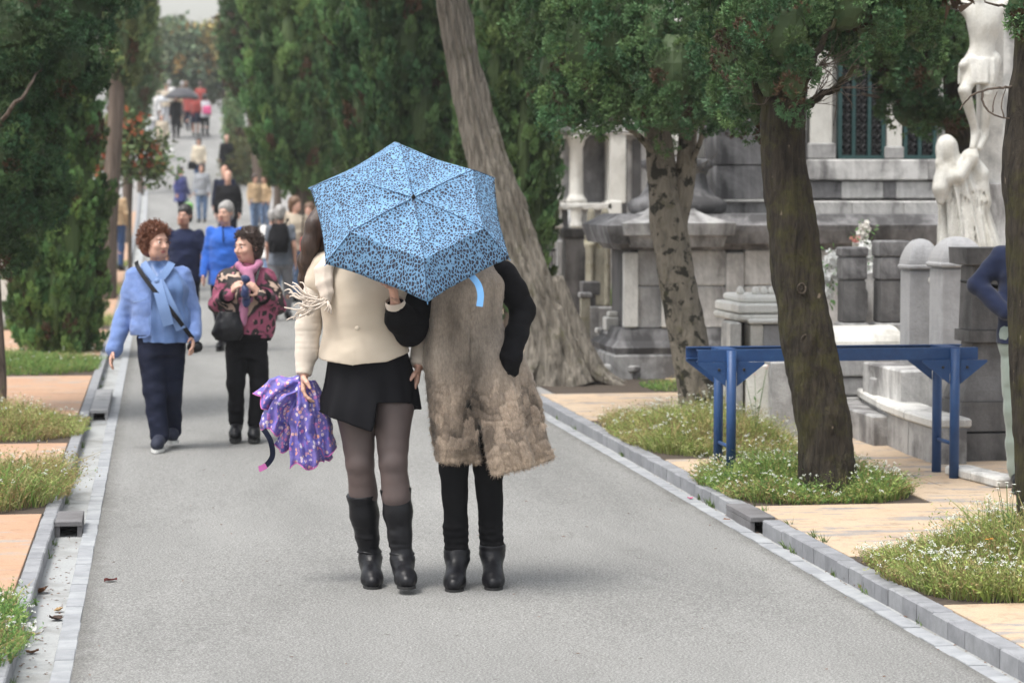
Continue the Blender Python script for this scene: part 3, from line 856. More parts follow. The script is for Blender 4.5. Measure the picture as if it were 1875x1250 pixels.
# ================================================================== tombs, chapels, the trestle
M_DARK = stone('dark_weathered_stone', (.27, .265, .27), (.06, .058, .06), .56, 1.8)
M_DARK2 = stone('blackened_granite', (.135, .13, .13), (.05, .048, .048), .5, 2.2)
M_GREY = stone('grey_weathered_stone', (.42, .415, .41), (.12, .115, .115), .47, 2.0)
M_PALE = stone('pale_limestone', (.68, .665, .63), (.20, .195, .19), .36, 1.5)
M_PALE2 = stone('pale_stained_limestone', (.64, .63, .615), (.12, .115, .115), .46, 1.5)
M_MARB = stone('white_marble', (.76, .75, .71), (.48, .46, .42), .25, 2.2)
M_MARBS = stone('old_white_marble', (.70, .685, .64), (.36, .345, .31), .35, 2.0)
M_GRAN = stone('grey_granite', (.36, .36, .37), (.24, .24, .245), .35, 3, grain=160)
M_MOSSY = stone('mossy_pale_stone', (.42, .39, .31), (.13, .12, .09), .5, 2.4, moss=(.17, .15, .06))
M_BRONZE = plain('green_bronze', (.035, .085, .085), .55, .4)
M_GLASSD = plain('dark_window_glass', (.012, .014, .018), .2, var=.4)
M_IRON = plain('dark_iron', (.022, .022, .024), .55, .3)

def pspan(px0, px1, y0, y1, Y):
    a = atY(px0, (y0+y1)/2, Y); c = atY(px1, (y0+y1)/2, Y); m = (px0+px1)/2
    return a.x, c.x, atY(m, y1, Y).z, atY(m, y0, Y).z
def pb(root, name, px0, px1, y0, y1, Y, dep, mat, bev=.012, zb=None):
    x0, x1, z0, z1 = pspan(px0, px1, y0, y1, Y)
    if zb is not None: z0 = zb
    return wb(root, name, x0, x1, Y, Y + dep, z0, z1, mat, bev)
def wb(root, name, x0, x1, y0, y1, z0, z1, mat, bev=.012):
    """a bevelled block in world measures, kept as a part of root"""
    l = root.location
    c = Vector(((x0+x1)/2, y0, z0)); hx = (x1-x0)/2
    mb = MB(); mb.box((-hx, 0, 0), (hx, y1-y0, z1-z0), min(bev, hx*.3, (z1-z0)*.3))
    o = mb.build(name, mat, root); o.location = c - l
    return o
def moulding(root, name, x0, x1, y0, y1, prof, mat):
    """a band run round a rectangular body; prof [(z, outward)]"""
    mb = MB(); mb.loftbox(prof, (x0+x1)/2, (y0+y1)/2, (x1-x0)/2, (y1-y0)/2)
    return mb.build(name, mat, root, off=tuple(root.location))
def lathe_part(root, name, prof, c, mat, n=24, smooth=True):
    mb = MB(); mb.lathe(prof, (0, 0, 0), n)
    o = mb.build(name, mat, root, smooth=smooth); o.location = Vector(c) - root.location
    return o
def zat(y, Y, px=1400): return atY(px, y, Y).z
def courses(root, x0, x1, y0, y1, zs, w, mat, name='stone_block', jit=.006):
    """front face of a wall laid in blocks"""
    for r, (a, b) in enumerate(zip(zs[:-1], zs[1:])):
        n = max(1, round((x1 - x0) / w)); ed = [x0 + (x1-x0) * (k + (.5 if r % 2 and 0 < k < n else 0)) / n for k in range(n + 1)]
        if r % 2: ed = ed[:-2] + [ed[-1]] if n > 1 else ed
        for c, d in zip(ed[:-1], ed[1:]):
            wb(root, name, c + .004, d - .004, y0 + random.uniform(-jit, 0), y1, a + .004, b - .004, mat, .008)

# ---- the dark mausoleum behind the trees
YA = 21.9
gx0 = atY(1143, 600, YA).x; GX1 = 12.5
T = thing('mausoleum', 'large dark stone mausoleum with white upper wall and bronze grilled windows', 'mausoleum', (gx0, YA, PZ - .02))
z_pl, z_bm, z_da, z_co, z_ct = zat(645, YA), zat(600, YA), zat(457, YA), zat(412, YA), zat(392, YA)
wb(T, 'plinth', gx0 - .12, GX1, YA - .12, YA + .95, .04, z_pl, M_GREY, .02)
moulding(T, 'base_moulding', gx0, GX1, YA, YA + .95, [(z_pl + .001, .10), (z_pl + .06, .12), (z_pl + .12, .06), (z_bm, .015)], M_DARK)
wb(T, 'wall_core', gx0 + .06, GX1, YA + .06, YA + .95, z_bm - .01, z_da, M_DARK2, .01)
zm = zat(523, YA)
for i, (a, b_, mt) in enumerate([(1143, 1168, M_PALE), (1212, 1248, M_PALE), (1330, 1362, M_PALE2)]):
    pb(T, 'pilaster', a, b_, 462, 600, YA - .03, .08, mt)
wb(T, 'stone_block', atY(1169, 500, YA).x, atY(1211, 500, YA).x, YA + .02, YA + .2, z_bm + .002, zm - .003, M_GREY)
wb(T, 'stone_block', atY(1169, 500, YA).x, atY(1211, 500, YA).x, YA + .02, YA + .2, zm + .003, z_da - .002, M_GREY)
for a, b_ in [(1249, 1329), (1363, 1460), (1460, 1570), (1570, 1690), (1690, 1810), (1810, 1930)]:
    xa, xb = atY(a, 500, YA).x + .003, atY(b_, 500, YA).x - .003
    wb(T, 'stone_block', xa, xb, YA, YA + .2, z_bm + .002, zm - .003, M_PALE2)
    wb(T, 'stone_block', xa, xb, YA + .004, YA + .2, zm + .003, z_da - .002, M_PALE2)
moulding(T, 'cornice', gx0, GX1, YA, YA + .95, [(z_da + .001, .02), (z_da + .05, .06), (z_da + .06, .15), (z_co - .05, .19), (z_co, .20), (z_co + .012, .17), (z_ct, .02)], M_DARK)
# corner pier with swept pyramid cap
cx0, cx1 = atY(1138, 420, YA - .2).x, atY(1345, 420, YA - .2).x
z0, z1 = zat(452, YA - .2), zat(365, YA - .2)
moulding(T, 'pier_cap', cx0 + .12, cx1 - .12, YA - .16, YA + .9, [(z0, .02), (z0 + .1, .05), (z0 + .11, .10), (z0 + .22, .12), (z0 + .225, .10), (z0 + .27, -.06), (z0 + .33, -.18), (z0 + .42, -.28), (z1 + .02, -.36)], M_GREY)
# round column on its bell-shaped base
cc = atY(1240, 380, YA + .5)
s_ = FPX / 22.8
zb = zat(392, YA + .4)
lathe_part(T, 'column_base', [(.41, 0), (.46, .03), (.47, .09), (.43, .14), (.36, .17), (.30, .25), (.27, .36), (.30, .42), (.34, .44), (.34, .50), (.29, .52)], (cc.x, YA + .5, zb), M_DARK)
lathe_part(T, 'column', [(.26, .52), (.25, .7), (.24, 3.0)], (cc.x, YA + .5, zb), M_PALE)
# set-back body: dark blocks left, white grilled front right
YB = 22.9
zt = 5.6
zl = zat(290, YB); zj = zat(368, YB)
wb(T, 'upper_plinth', gx0 + .75, GX1, YB, YB + 1.6, z_ct - .25, zj, M_GREY, .01)
xr = atY(1478, 300, YB).x
courses(T, gx0 + 1.1, xr, YB + .02, YB + 1.5, [zj + .012, zat(303, YB), zat(236, YB), zat(170, YB)], .62, M_DARK)
wb(T, 'wall_core', gx0 + 1.15, xr - .05, YB + .1, YB + 1.5, zj, zt, M_DARK, .01)
wb(T, 'string_course', gx0 + 1.0, xr, YB - .05, YB + .1, zj - .008, zj + .014, M_PALE, .004)
# white front
wb(T, 'wall', xr, GX1, YB + .12, YB + 1.5, zj, zt, M_PALE, .01)
for a, b_ in [(1480, 1700), (1700, 1925)]:
    pb(T, 'ledge', a, b_ - 1, 292, 330, YB - .06, .2, M_PALE2)
for a, b_, mt in [(1478, 1540, M_DARK), (1541, 1617, M_PALE2), (1618, 1640, M_DARK), (1641, 1715, M_PALE2), (1716, 1820, M_PALE2), (1821, 1930, M_PALE2)]:
    pb(T, 'stone_block', a, b_, 332, 364, YB - .02, .2, mt)
for a, b_ in [(1466, 1560), (1561, 1655), (1656, 1750), (1751, 1850), (1851, 1940)]:
    pb(T, 'stone_block', a, b_, 368, 411, YA - .01 + .25, .5, M_PALE2)
pb(T, 'pilaster', 1484, 1524, 40, 291, YB + .03, .12, M_MARBS)
pb(T, 'pilaster_base', 1480, 1530, 262, 291, YB - .02, .1, M_GREY)
pb(T, 'pilaster', 1625, 1652, 40, 291, YB + .03, .12, M_MARBS)
pb(T, 'pilaster_base', 1622, 1655, 268, 291, YB - .02, .1, M_GREY)
def grille(px0, px1, y0, y1, Y, nb):
    x0, x1, z0, z1 = pspan(px0, px1, y0, y1, Y)
    l = T.location
    w = bpy.data.objects.new('window', None)
    mb = MB(); mb.box((x0, Y + .06, z0), (x1, Y + .10, z1))
    w = mb.build('window', M_GLASSD, T, off=tuple(l))
    fr = MB(); t = .035
    fr.box((x0, Y, z0), (x0+t, Y+.055, z1)); fr.box((x1-t, Y, z0), (x1, Y+.055, z1))
    fr.box((x0+t, Y+.002, z0), (x1-t, Y+.05, z0+t)); fr.box((x0+t, Y+.002, z1-t), (x1-t, Y+.05, z1))
    fr.build('frame', M_BRONZE, w, off=tuple(l))
    for k in range(1, nb + 1):
        xx = x0 + (x1-x0)*k/(nb+1)
        b1 = MB(); b1.box((xx-.016, Y+.01, z0+t+.001), (xx+.016, Y+.045, z1-t-.001)); b1.build('bar', M_BRONZE, w, off=tuple(l))
    sc = MB(); cw = (x1-x0)/(nb+1); zz = z0 + t + cw*.4
    while zz < z1 - t:
        for k in range(nb + 1):
            c = (x0 + cw*(k+.5), Y+.03, zz)
            for sgn in (-1, 1):
                pts = [(c[0] + sgn*cw*.2 + math.cos(a)*cw*.19*(1-a/9), c[1], c[2] + math.sin(a)*cw*.3*(1-a/9)) for a in np.linspace(0, 6.5, 12)]
                sc.tube(pts, .009, 4, cap=False)
        zz += cw * .62
    o = sc.build('scrollwork', M_IRON, w, off=tuple(l)); o['kind'] = 'stuff'
grille(1536, 1622, 60, 291, YB + .03, 2)
grille(1656, 1716, 60, 291, YB + .03, 1)
wb(T, 'roof_cornice', gx0 + .9, GX1, YB - .25, YB + 1.6, zt, zt + .5, M_GREY, .05)

# ---- pale gothic chapel farther along the row
YC = 33.0
T = thing('gothic_chapel', 'pale gothic chapel with slender white columns between the trees', 'chapel', (atY(1080, 500, YC).x, YC, PZ))
def cz(y): return zat(y, YC, 1080)
pb(T, 'podium', 1008, 1185, 428, 520, YC, 3.0, M_GREY, .02, zb=.03)
pb(T, 'podium_cornice', 1004, 1188, 418, 428, YC - .12, 3.1, M_PALE2)
pb(T, 'parapet', 1012, 1040, 384, 418, YC + .05, .5, M_DARK)
pb(T, 'parapet', 1066, 1130, 384, 418, YC + .05, .5, M_GREY)
pb(T, 'parapet_rail', 1006, 1120, 372, 384, YC - .03, .65, M_PALE)
pb(T, 'wall', 1030, 1062, 150, 372, YC + .5, 2.3, M_GREY)
pb(T, 'wall', 1063, 1117, 150, 372, YC + .42, 2.3, M_DARK)
pb(T, 'wall', 1118, 1190, 150, 418, YC + .25, 2.5, M_PALE2)
for k, (a, b_) in enumerate([(1140, 1158), (1166, 1184)]):
    pb(T, 'window', a - 8, b_ - 10, 255, 395, YC + .22, .05, M_DARK2)
for px, y0, y1, r in [(1018, 248, 372, .085), (1055, 248, 372, .10)]:
    c = atY(px, 300, YC + .15); zb0, zt0 = zat(y1, YC, px), zat(y0, YC, px); h = zt0 - zb0
    lathe_part(T, 'column', [(r*1.5, 0), (r*1.5, .05), (r*1.15, .09), (r, .14), (r*.92, h-.16), (r*1.1, h-.14), (r*1.25, h-.06), (r*1.7, h-.02), (r*1.7, h)], (c.x, c.y, zb0), M_MARBS, 16)
c = atY(1055, 400, YC - .05)
lathe_part(T, 'baluster', [(.10, 0), (.10, .05), (.07, .1), (.085, .2), (.07, .28), (.1, .3)], (c.x, c.y, zat(418, YC, 1055)), M_MARBS, 12)
c = atY(1018, 400, YC - .05)
lathe_part(T, 'baluster', [(.10, 0), (.10, .05), (.07, .1), (.085, .2), (.07, .28), (.1, .3)], (c.x, c.y, zat(418, YC, 1018)), M_MARBS, 12)
pb(T, 'pier', 1117, 1146, 225, 372, YC + .02, .5, M_MARBS)
pb(T, 'pier_base', 1114, 1138, 368, 418, YC - .03, .5, M_MARB)
pb(T, 'entablature', 1000, 1190, 205, 246, YC, 2.8, M_PALE2, .02)
pb(T, 'gable', 1004, 1186, 100, 205, YC + .1, 2.6, M_PALE2, .02)

# ---- small old tombs along the edge of the side path
def pillar(name, label, cat, px, ybot, Y, parts, group=None, mat=M_GREY):
    """parts: list of (part name, half width px, y0, y1, depth factor, material)"""
    c = atY(px, ybot, Y)
    T = thing(name, label, cat, (c.x, Y, PZ - .01), 0, group)
    for pn, hw, y0, y1, mt in parts:
        x0, x1, z0, z1 = pspan(px - hw, px + hw, y0, y1, Y)
        w = (x1 - x0)
        mb = MB(); mb.box((-w/2, -w/2, 0), (w/2, w/2, max(z1-z0, .01)), min(.012, w*.1))
        o = mb.build(pn, mt, T); o.location = Vector((c.x, Y, z0)) - T.location
    return T
Y = 26.5
pillar('stele', 'tall dark slab-like stele left of the mossy gothic pinnacle', 'gravestone', 1052, 600, Y, [('base', 28, 575, 640, M_GREY), ('shaft', 20, 436, 575, M_DARK), ('cap', 23, 418, 436, M_DARK2)])
c = atY(1095, 590, 25.0)
T = thing('pinnacle', 'mossy pale gothic pinnacle of clustered shafts beside the dark stele', 'monument', (c.x, 25.0, PZ))
s_ = FPX / 25.6
hw = 20 / s_
def pz(y): return zat(y, 25.0, 1095)
wb(T, 'base', c.x - .16, c.x + .16, 24.85, 25.17, PZ - .01, pz(560), M_GREY, .02)
wb(T, 'core', c.x - .09, c.x + .09, 24.92, 25.10, pz(560), pz(440), M_MOSSY, .02)
for dx in (-1, 1):
    for dy in (-1, 1):
        lathe_part(T, 'shaft', [(.045, 0), (.035, .03), (.033, pz(455) - pz(560)), (.05, pz(450) - pz(560)), (.05, pz(440) - pz(560))], (c.x + dx*.085, 25.01 + dy*.085, pz(560)), M_MOSSY, 10)
        mb = MB(); mb.loftbox([(0, 0), (.05, .01), (.07, -.005), (.3, -.02), (.34, -.035)], 0, 0, .04, .04)
        o = mb.build('finial', M_MOSSY, T); o.location = Vector((c.x + dx*.075, 25.01 + dy*.075, pz(440))) - T.location
pillar('stone_post', 'short stone post with an urn-shaped cap in front of the dark stele', 'stone post', 1080, 610, 24.6, [('base', 14, 560, 625, M_GREY), ('shaft', 9, 540, 560, M_DARK), ('cap', 16, 515, 540, M_DARK2)])
pillar('stone_post', 'pinkish stone post rising from the low curved wall', 'stone post', 1071, 640, 24.0, [('shaft', 8, 545, 660, M_MOSSY), ('cap', 11, 535, 545, M_GREY)])
pillar('grave_lantern', 'white block lantern on the low wall left of the mausoleum corner', 'lantern', 1126, 640, 22.6, [('foot', 18, 605, 660, M_GREY), ('body', 19, 580, 605, M_PALE), ('lid', 13, 570, 580, M_MARBS)])
pillar('stone_post', 'slim dark double shaft standing between pinnacle and mausoleum corner', 'stone post', 1140, 610, 23.2, [('base', 14, 565, 640, M_DARK), ('shaft', 9, 440, 565, M_DARK2), ('cap', 13, 425, 440, M_GREY)])
def coping(label, pts, h, w, matw, matc, name='low_wall', cat='low wall'):
    """low wall of straight lengths following pts (world x, y), each with its coping stone"""
    T = thing(name, label, cat, (pts[0][0], pts[0][1], PZ - .012))
    for (x0, y0), (x1, y1) in zip(pts[:-1], pts[1:]):
        d = Vector((x1-x0, y1-y0, 0)); L = d.length; M = Matrix.Rotation(math.atan2(d.y, d.x), 4, 'Z')
        for nm, mt, za, zb_, ww in (('wall_stone', matw, 0, h - .06, w/2 - .03), ('coping_stone', matc, h - .06, h, w/2)):
            mb = MB(); mb.box((.004, -ww, za), (L - .004, ww, zb_), .012); V, F = mb.arrays()
            V = np.array([M @ Vector(v) for v in V])
            o = mobj(nm, V, F, mt, T, smooth=False); o.location = Vector((x0, y0, T.location.z)) - T.location
    return T
def gp(px, y): 
    p = G(px, y, PZ); return (p.x, p.y)
coping('low curved kerb wall along the side path left of the mausoleum', [gp(1035, 628), gp(1075, 645), gp(1115, 662), gp(1150, 684)], .2, .22, M_GREY, M_GREY)
coping('low stone step in front of the mausoleum corner', [gp(1115, 688), gp(1180, 692)], .13, .28, M_GREY, M_PALE2, 'stone_step', 'step')
coping('curved low grave wall with moulded coping under the blue trestle', [gp(1585, 770), gp(1610, 790), gp(1645, 812), gp(1690, 832), gp(1742, 850)], .30, .26, M_GREY, M_PALE)
coping('broken pale kerb of a grave at the foot of the blackened pedestal', [gp(1752, 868), gp(1800, 880), gp(1850, 893)], .07, .16, M_PALE, M_PALE, 'grave_kerb', 'grave kerb')

# ---- grey granite posts with pointed domes
def domepost(px, y0, y1, hw, Y, label):
    x0, x1, zb, ztp = pspan(px - hw, px + hw, y0, y1, Y); w = (x1 - x0) / 2; cx = (x0 + x1) / 2
    T = thing('granite_post', label, 'stone post', (cx, Y, PZ - .02), 0, 'granite posts with pointed domes')
    ys = {k: zat(v, Y, px) for k, v in dict(c0=y0 + 46, c1=y0 + 56, b=y1).items()}
    mb = MB(); mb.box((-w, -w, zb), (w, w, ys['c1']), .015); o = mb.build('shaft', M_GRAN, T); o.location = Vector((cx, Y, 0)) - T.location
    mb = MB(); mb.box((-w*1.16, -w*1.16, ys['c1'] + .001), (w*1.16, w*1.16, ys['c0']), .012); o = mb.build('cap', M_GRAN, T); o.location = Vector((cx, Y, 0)) - T.location
    h = ztp - ys['c0']; 
    prof = [(ys['c0'] + h * t + .0005, -w * (1.0 - .98 * math.sqrt(max(0, 1 - t ** 1.5))) if t < 1 else -w * .99) for t in (0, .15, .3, .45, .6, .72, .84, .93, 1)]
    mb = MB(); mb.loftbox(prof, 0, 0, w*1.1, w*1.1); o = mb.build('dome', M_GRAN, T, smooth=False); o.location = Vector((cx, Y, 0)) - T.location
    return T, cx, w
T1_, cx, w = domepost(1684, 437, 684, 27, 16.6, 'grey granite post with pointed dome bearing a small ring, left of its twin')
mb = MB(); mb.tube([(math.cos(a)*.022, 0, math.sin(a)*.022) for a in np.linspace(0, 2*math.pi, 17)], .005, 6, cap=False)
o = mb.build('ring', M_IRON, T1_, smooth=True); o.location = Vector((atY(1697, 512, 16.6).x, 16.6 - w - .004, zat(512, 16.6, 1697))) - T1_.location
o.data.materials[0] = M_PALE
domepost(1751, 433, 690, 37, 16.1, 'grey granite post with pointed dome, right of its twin beside the blackened pedestal')
T = thing('tomb_plinth', 'stepped grey plinth carrying the two granite posts', 'plinth', (atY(1720, 720, 15.8).x, 15.8, PZ - .02))
pb(T, 'base_block', 1650, 1712, 678, 765, 15.75, .9, M_PALE2, zb=.2)
pb(T, 'base_block', 1713, 1775, 682, 775, 15.6, .9, M_GREY, zb=.2)
pb(T, 'foundation', 1600, 1780, 760, 815, 15.7, 1.4, M_GREY, zb=.04)
# ---- blackened pedestal at the right
Y = 14.75
T = thing('pedestal', 'blackened stepped pedestal with a flared foot behind the navy sleeve', 'pedestal', (atY(1815, 850, Y).x, Y, PZ - .02))
x0, x1 = atY(1770, 600, Y).x, atY(1868, 600, Y).x
cxx, hw = (x0+x1)/2, (x1-x0)/2
def dz(y): return zat(y, Y, 1800)
for nm, prof in [('lower_step', [(PZ-.02, .06), (dz(792), .06)]), ('upper_step', [(dz(788), .05), (dz(735), .045)]),
                 ('flared_foot', [(dz(734), .03), (dz(715), .01), (dz(690), -.03), (dz(660), -.055), (dz(628), -.065)]),
                 ('collar', [(dz(627), -.03), (dz(606), -.03)]), ('shaft', [(dz(605), -.05), (dz(488), -.06)]), ('cap', [(dz(487), -.05), (dz(484), 0), (dz(454), .005)])]:
    mb = MB(); mb.loftbox(prof, 0, 0, hw, hw); o = mb.build(nm, M_DARK2, T); o.location = Vector((cxx, Y + hw, 0)) - T.location
# ---- two dark posts, the round-headed stone between them, wreaths behind
for px, hw, y0, lab in [(1559, 20, 452, 'dark stone post left of the round-headed gravestone'), (1630, 24, 440, 'dark stone post right of the round-headed gravestone')]:
    pillar('dark_post', lab, 'stone post', px, 600, 17.6, [('foot', hw + 5, 590, 625, M_GREY), ('shaft', hw, 512, 590, M_DARK2), ('upper_shaft', hw + 1.5, 470, 512, M_DARK), ('cap', hw + 3, y0, 470, M_DARK)], 'pair of dark stone posts')
Y = 18.0
c = atY(1602, 580, Y)
T = thing('gravestone', 'round-headed gravestone carved with bands between two dark posts', 'gravestone', (c.x, Y, PZ - .02))
def arch(root, name, w, z0, zs, Y0, dep, mat, n=14):
    V = []; 
    for yy in (Y0, Y0 + dep):
        V += [(-w, yy, z0), (w, yy, z0)] + [(w * math.cos(a), yy, zs + w * math.sin(a)) for a in np.linspace(0, math.pi, n)]
    m = n + 2; T_ = []; Q = []
    order = [0, 1] + list(range(2, m))
    for j in range(m):
        a, b2 = order[j], order[(j+1) % m]; Q.append((a, b2, b2 + m, a + m))
    V += [(0, Y0, zs), (0, Y0 + dep, zs)]
    for j in range(m):
        a, b2 = order[j], order[(j+1) % m]; T_ += [(2*m, b2, a), (2*m+1, a + m, b2 + m)]
    mb = MB(); mb.add(V, Q, T_); return mb.build(name, mat, root)
s_ = FPX / 18.4
o = arch(T, 'slab', 46/s_, PZ - .02, zat(546, Y), 0, .25, M_PALE2); o.location = Vector((c.x, Y, 0)) - T.location
o = arch(T, 'niche', 14/s_, zat(580, Y), zat(538, Y), -.05, .045, M_DARK); o.location = Vector((c.x - .13, Y, 0)) - T.location
for y in (532, 550, 572):
    x0, x1 = c.x + .0, c.x + 40/s_
    wb(T, 'band', x0, x1, Y - .04, Y - .001, zat(y + 9, Y), zat(y, Y), M_PALE, .008)
T = thing('sarcophagus', 'pale round-backed sarcophagus below the round-headed gravestone', 'sarcophagus', (atY(1570, 640, 17.0).x, 17.0, PZ - .02))
x0, x1, z0, z1 = pspan(1500, 1655, 600, 640, 16.9)
V = []; n = 12
for xx in (x0, x1):
    V += [(xx, 16.9 + .32 - .32 * math.cos(a), z0 + (z1 - z0) * math.sin(a) ** .8) for a in np.linspace(0, math.pi, n)]
Q = [(k, k+1, n+k+1, n+k) for k in range(n-1)] + [(0, n, 2*n-1, n-1)]
mb = MB(); mb.add(V, Q); 
mb.add(V[:n] + [(x0, 17.22, z0)], T=[(k+1, k, n) for k in range(n-1)]); mb.add(V[n:] + [(x1, 17.22, z0)], T=[(k, k+1, n) for k in range(n-1)])
mb.build('lid', M_MARBS, T, off=tuple(T.location))
for a, b_, y0, y1, mt in [(1500, 1655, 641, 690, M_GREY), (1510, 1600, 691, 725, M_GREY), (1601, 1650, 691, 725, M_DARK), (1520, 1598, 726, 790, M_PALE2)]:
    pb(T, 'block', a, b_, y0, y1 - 1, 16.9 + (.02 if y0 > 680 else 0), .6, mt)
pb(T, 'foundation', 1490, 1660, 790, 800, 16.85, .8, M_GREY, zb=.04)
T = thing('grave_slab', 'tilted broken grave slab leaning beside the curved wall', 'grave slab', (atY(1622, 745, 16.3).x, 16.3, PZ))
pb(T, 'slab', 1600, 1632, 692, 748, 16.3, .12, M_GREY); pb(T, 'slab', 1633, 1652, 694, 755, 16.35, .12, M_PALE)
# ---- white tomb seen between the spotted and the mossy trunk
Y = 18.3
T = thing('white_tomb', 'white stepped tomb with grey pillars seen between the spotted and mossy trunks', 'tomb', (atY(1395, 700, Y).x, Y, PZ - .02))
pb(T, 'top_slab', 1362, 1470, 541, 555, Y + .1, .7, M_MARB, .02); pb(T, 'slab', 1352, 1480, 556, 574, Y + .02, .8, M_MARB, .015); pb(T, 'slab', 1350, 1480, 576, 588, Y, .82, M_MARBS, .015)
for a, b_, mt in [(1337, 1357, M_PALE), (1375, 1397, M_MARBS), (1398, 1436, M_GRAN), (1437, 1490, M_PALE2)]:
    pb(T, 'pillar', a, b_, 594 if a > 1360 else 590, 700, Y - .02, .3, mt, zb=.05)
pb(T, 'recess', 1357, 1500, 590, 690, Y + .2, .6, M_DARK2, zb=.05)
pb(T, 'pillar_cap', 1372, 1440, 584, 593, Y - .06, .4, M_MARB)
for k, px in enumerate((1372, 1400, 1416, 1430)):
    lathe_part(T, 'ornament', [(.03, 0), (.035, .02), (.02, .05), (.01, .06)], (atY(px, 540, Y).x, Y + .3, zat(541, Y, px)), M_MARB, 10)
T = thing('white_tomb', 'low white grave block with small red flowers right of the trestle leg', 'tomb', (atY(1395, 760, 16.4).x, 16.4, PZ - .02))
pb(T, 'block', 1366, 1412, 668, 760, 16.5, .6, M_MARBS, zb=.04); pb(T, 'pillar', 1413, 1500, 662, 770, 16.4, .5, M_GREY, zb=.04); pb(T, 'post', 1346, 1360, 668, 760, 16.5, .3, M_GREY, zb=.04)
# ---- pale tombs in the left and middle distance
pillar('pale_tomb', 'pale tombs block beside the low shrubs left of the dark stele', 'tomb', 1012, 560, 29, [('base', 22, 525, 580, M_PALE), ('body', 14, 495, 525, M_PALE2)])
pillar('pale_tomb', 'whitish tomb at the left edge behind the hanging crown', 'tomb', -6, 600, 31, [('body', 28, 470, 560, M_MARBS), ('base', 34, 560, 600, M_PALE)])
# ---- iron fence beyond the grey trunk
T = thing('iron_railing', 'dark iron railing among shrubs right of the slender cypress', 'railing', (atY(1010, 480, 29.6).x, 29.6, PZ))
x0, x1, z0, z1 = pspan(985, 1036, 455, 520, 29.6)
wb(T, 'rail', x0, x1, 29.58, 29.62, z1 - .04, z1, M_IRON, .004); wb(T, 'rail', x0, x1, 29.58, 29.62, z0, z0 + .04, M_IRON, .004)
for k in range(9):
    xx = x0 + (x1 - x0) * k / 8; wb(T, 'upright', xx - .008, xx + .008, 29.59, 29.61, PZ - .02, z1 - .045, M_IRON, .002)

# ---- the blue trestle
def bluepaint():
    m, nt, b, N, L = _new('blue_paint')
    co = coords(N, L)
    c = ramp(N, L, noise(N, L, co, 14, 7, .75), [(.3, (.010, .042, .135)), (.64, (.016, .062, .18)), (.73, (.03, .085, .20))])
    L(c, b.inputs['Base Color']); b.inputs['Roughness'].default_value = .5
    bump(N, L, noise(N, L, co, 90, 3), .2, .003, b)
    return m
M_BLUE = bluepaint()
TX0, TX1, TYF, TYB, TZ = 3.13, 4.84, 13.87, 14.20, .845
LX0, LX1 = 3.325, 4.69
T = thing('steel_trestle', 'blue painted steel trestle standing on the footway behind the mossy trunk', 'trestle', ((TX0+TX1)/2, (TYF+TYB)/2, PZ - .001))
Lz = T.location
for nm, yy, s in (('rail', TYF, 1), ('rail', TYB, -1)):
    mb = MB(); mb.box((TX0, yy - .003, TZ - .072), (TX1, yy + .003, TZ)); 
    mb.box((TX0 + .001, yy + (s * .003 if s > 0 else -.045), TZ - .072), (TX1 - .001, yy + (.045 if s > 0 else -.003), TZ - .066))
    mb.box((TX0 + .001, yy + (.003 if s > 0 else -.045), TZ - .006), (TX1 - .001, yy + (.045 if s > 0 else -.003), TZ - .0005))
    mb.build(nm, M_BLUE, T, off=tuple(Lz))
for xx in (LX0 - .05, LX1 - .05):
    mb = MB(); mb.box((xx, TYF + .0465, TZ - .02), (xx + .1, TYB - .0465, TZ + .001)); mb.build('cross_plate', M_BLUE, T, off=tuple(Lz))
for xx in (LX0, LX1):
    for yy, s in ((TYF, -1), (TYB, -1)):
        mb = MB(); mb.tube([(xx, yy - .03, PZ), (xx, yy - .03, TZ - .004)], .029, 14); mb.build('leg', M_BLUE, T, smooth=True, off=tuple(Lz))
        for sx in (-1, 1):
            V = []
            for dy in (-.0035, .0035):
                V += [(xx + sx*.033, yy - .026 + dy, TZ - .072), (xx + sx*.20, yy - .026 + dy, TZ - .072), (xx + sx*.20, yy - .026 + dy, TZ - .085), (xx + sx*.033, yy - .026 + dy, TZ - .215)]
            Q = [(0,1,2,3),(7,6,5,4)] + [(j,(j+1)%4+0,(j+1)%4+4,j+4) for j in range(4)]
            mb = MB(); mb.add(V, Q); mb.build('gusset', M_BLUE, T, off=tuple(Lz))
            if yy == TYF:
                mb = MB(); mb.lathe([(.009, 0), (.009, .006), (.005, .008)], (0, 0, 0), 6); V_, F_b = mb.arrays(); V_ = V_[:, [0, 2, 1]] * [1, -1, 1]
                o = mobj('bolt', V_, F_b, M_IRON, T, smooth=False); o.location = Vector((xx + sx*.075, yy - .030, TZ - .115)) - Lz
    mb = MB(); mb.tube([(xx, TYF - .0, .27), (xx, TYB - .06, .27)], .012, 8); mb.build('rung', M_BLUE, T, smooth=True, off=tuple(Lz))

# ---- more small monuments of the crowded row beyond the grey trunk
def cross(label, px, ybot, ytop, Y, hw, mat):
    c = atY(px, ybot, Y); x0, x1, z0, z1 = pspan(px - hw, px + hw, ytop, ybot, Y); w = (x1 - x0) / 2; cx = (x0 + x1) / 2
    T = thing('stone_cross', label, 'stone cross', (cx, Y, PZ - .01)); h = z1 - z0; zb = z0 + h * .28
    wb(T, 'base', cx - w, cx + w, Y - w * .8, Y + w * .8, PZ - .01, zb, M_GREY)
    wb(T, 'upright', cx - w * .28, cx + w * .28, Y - w * .25, Y + w * .25, zb + .001, z1, mat)
    for s_ in (-1, 1):
        a_, b_ = (cx - w * .95, cx - w * .282) if s_ < 0 else (cx + w * .282, cx + w * .95)
        wb(T, 'arm', a_, b_, Y - w * .24, Y + w * .24, z0 + h * .70, z0 + h * .84, mat)
cross('pale stone cross among low shrubs left of the gothic chapel base', 1003, 560, 420, 30.5, 15, M_PALE)
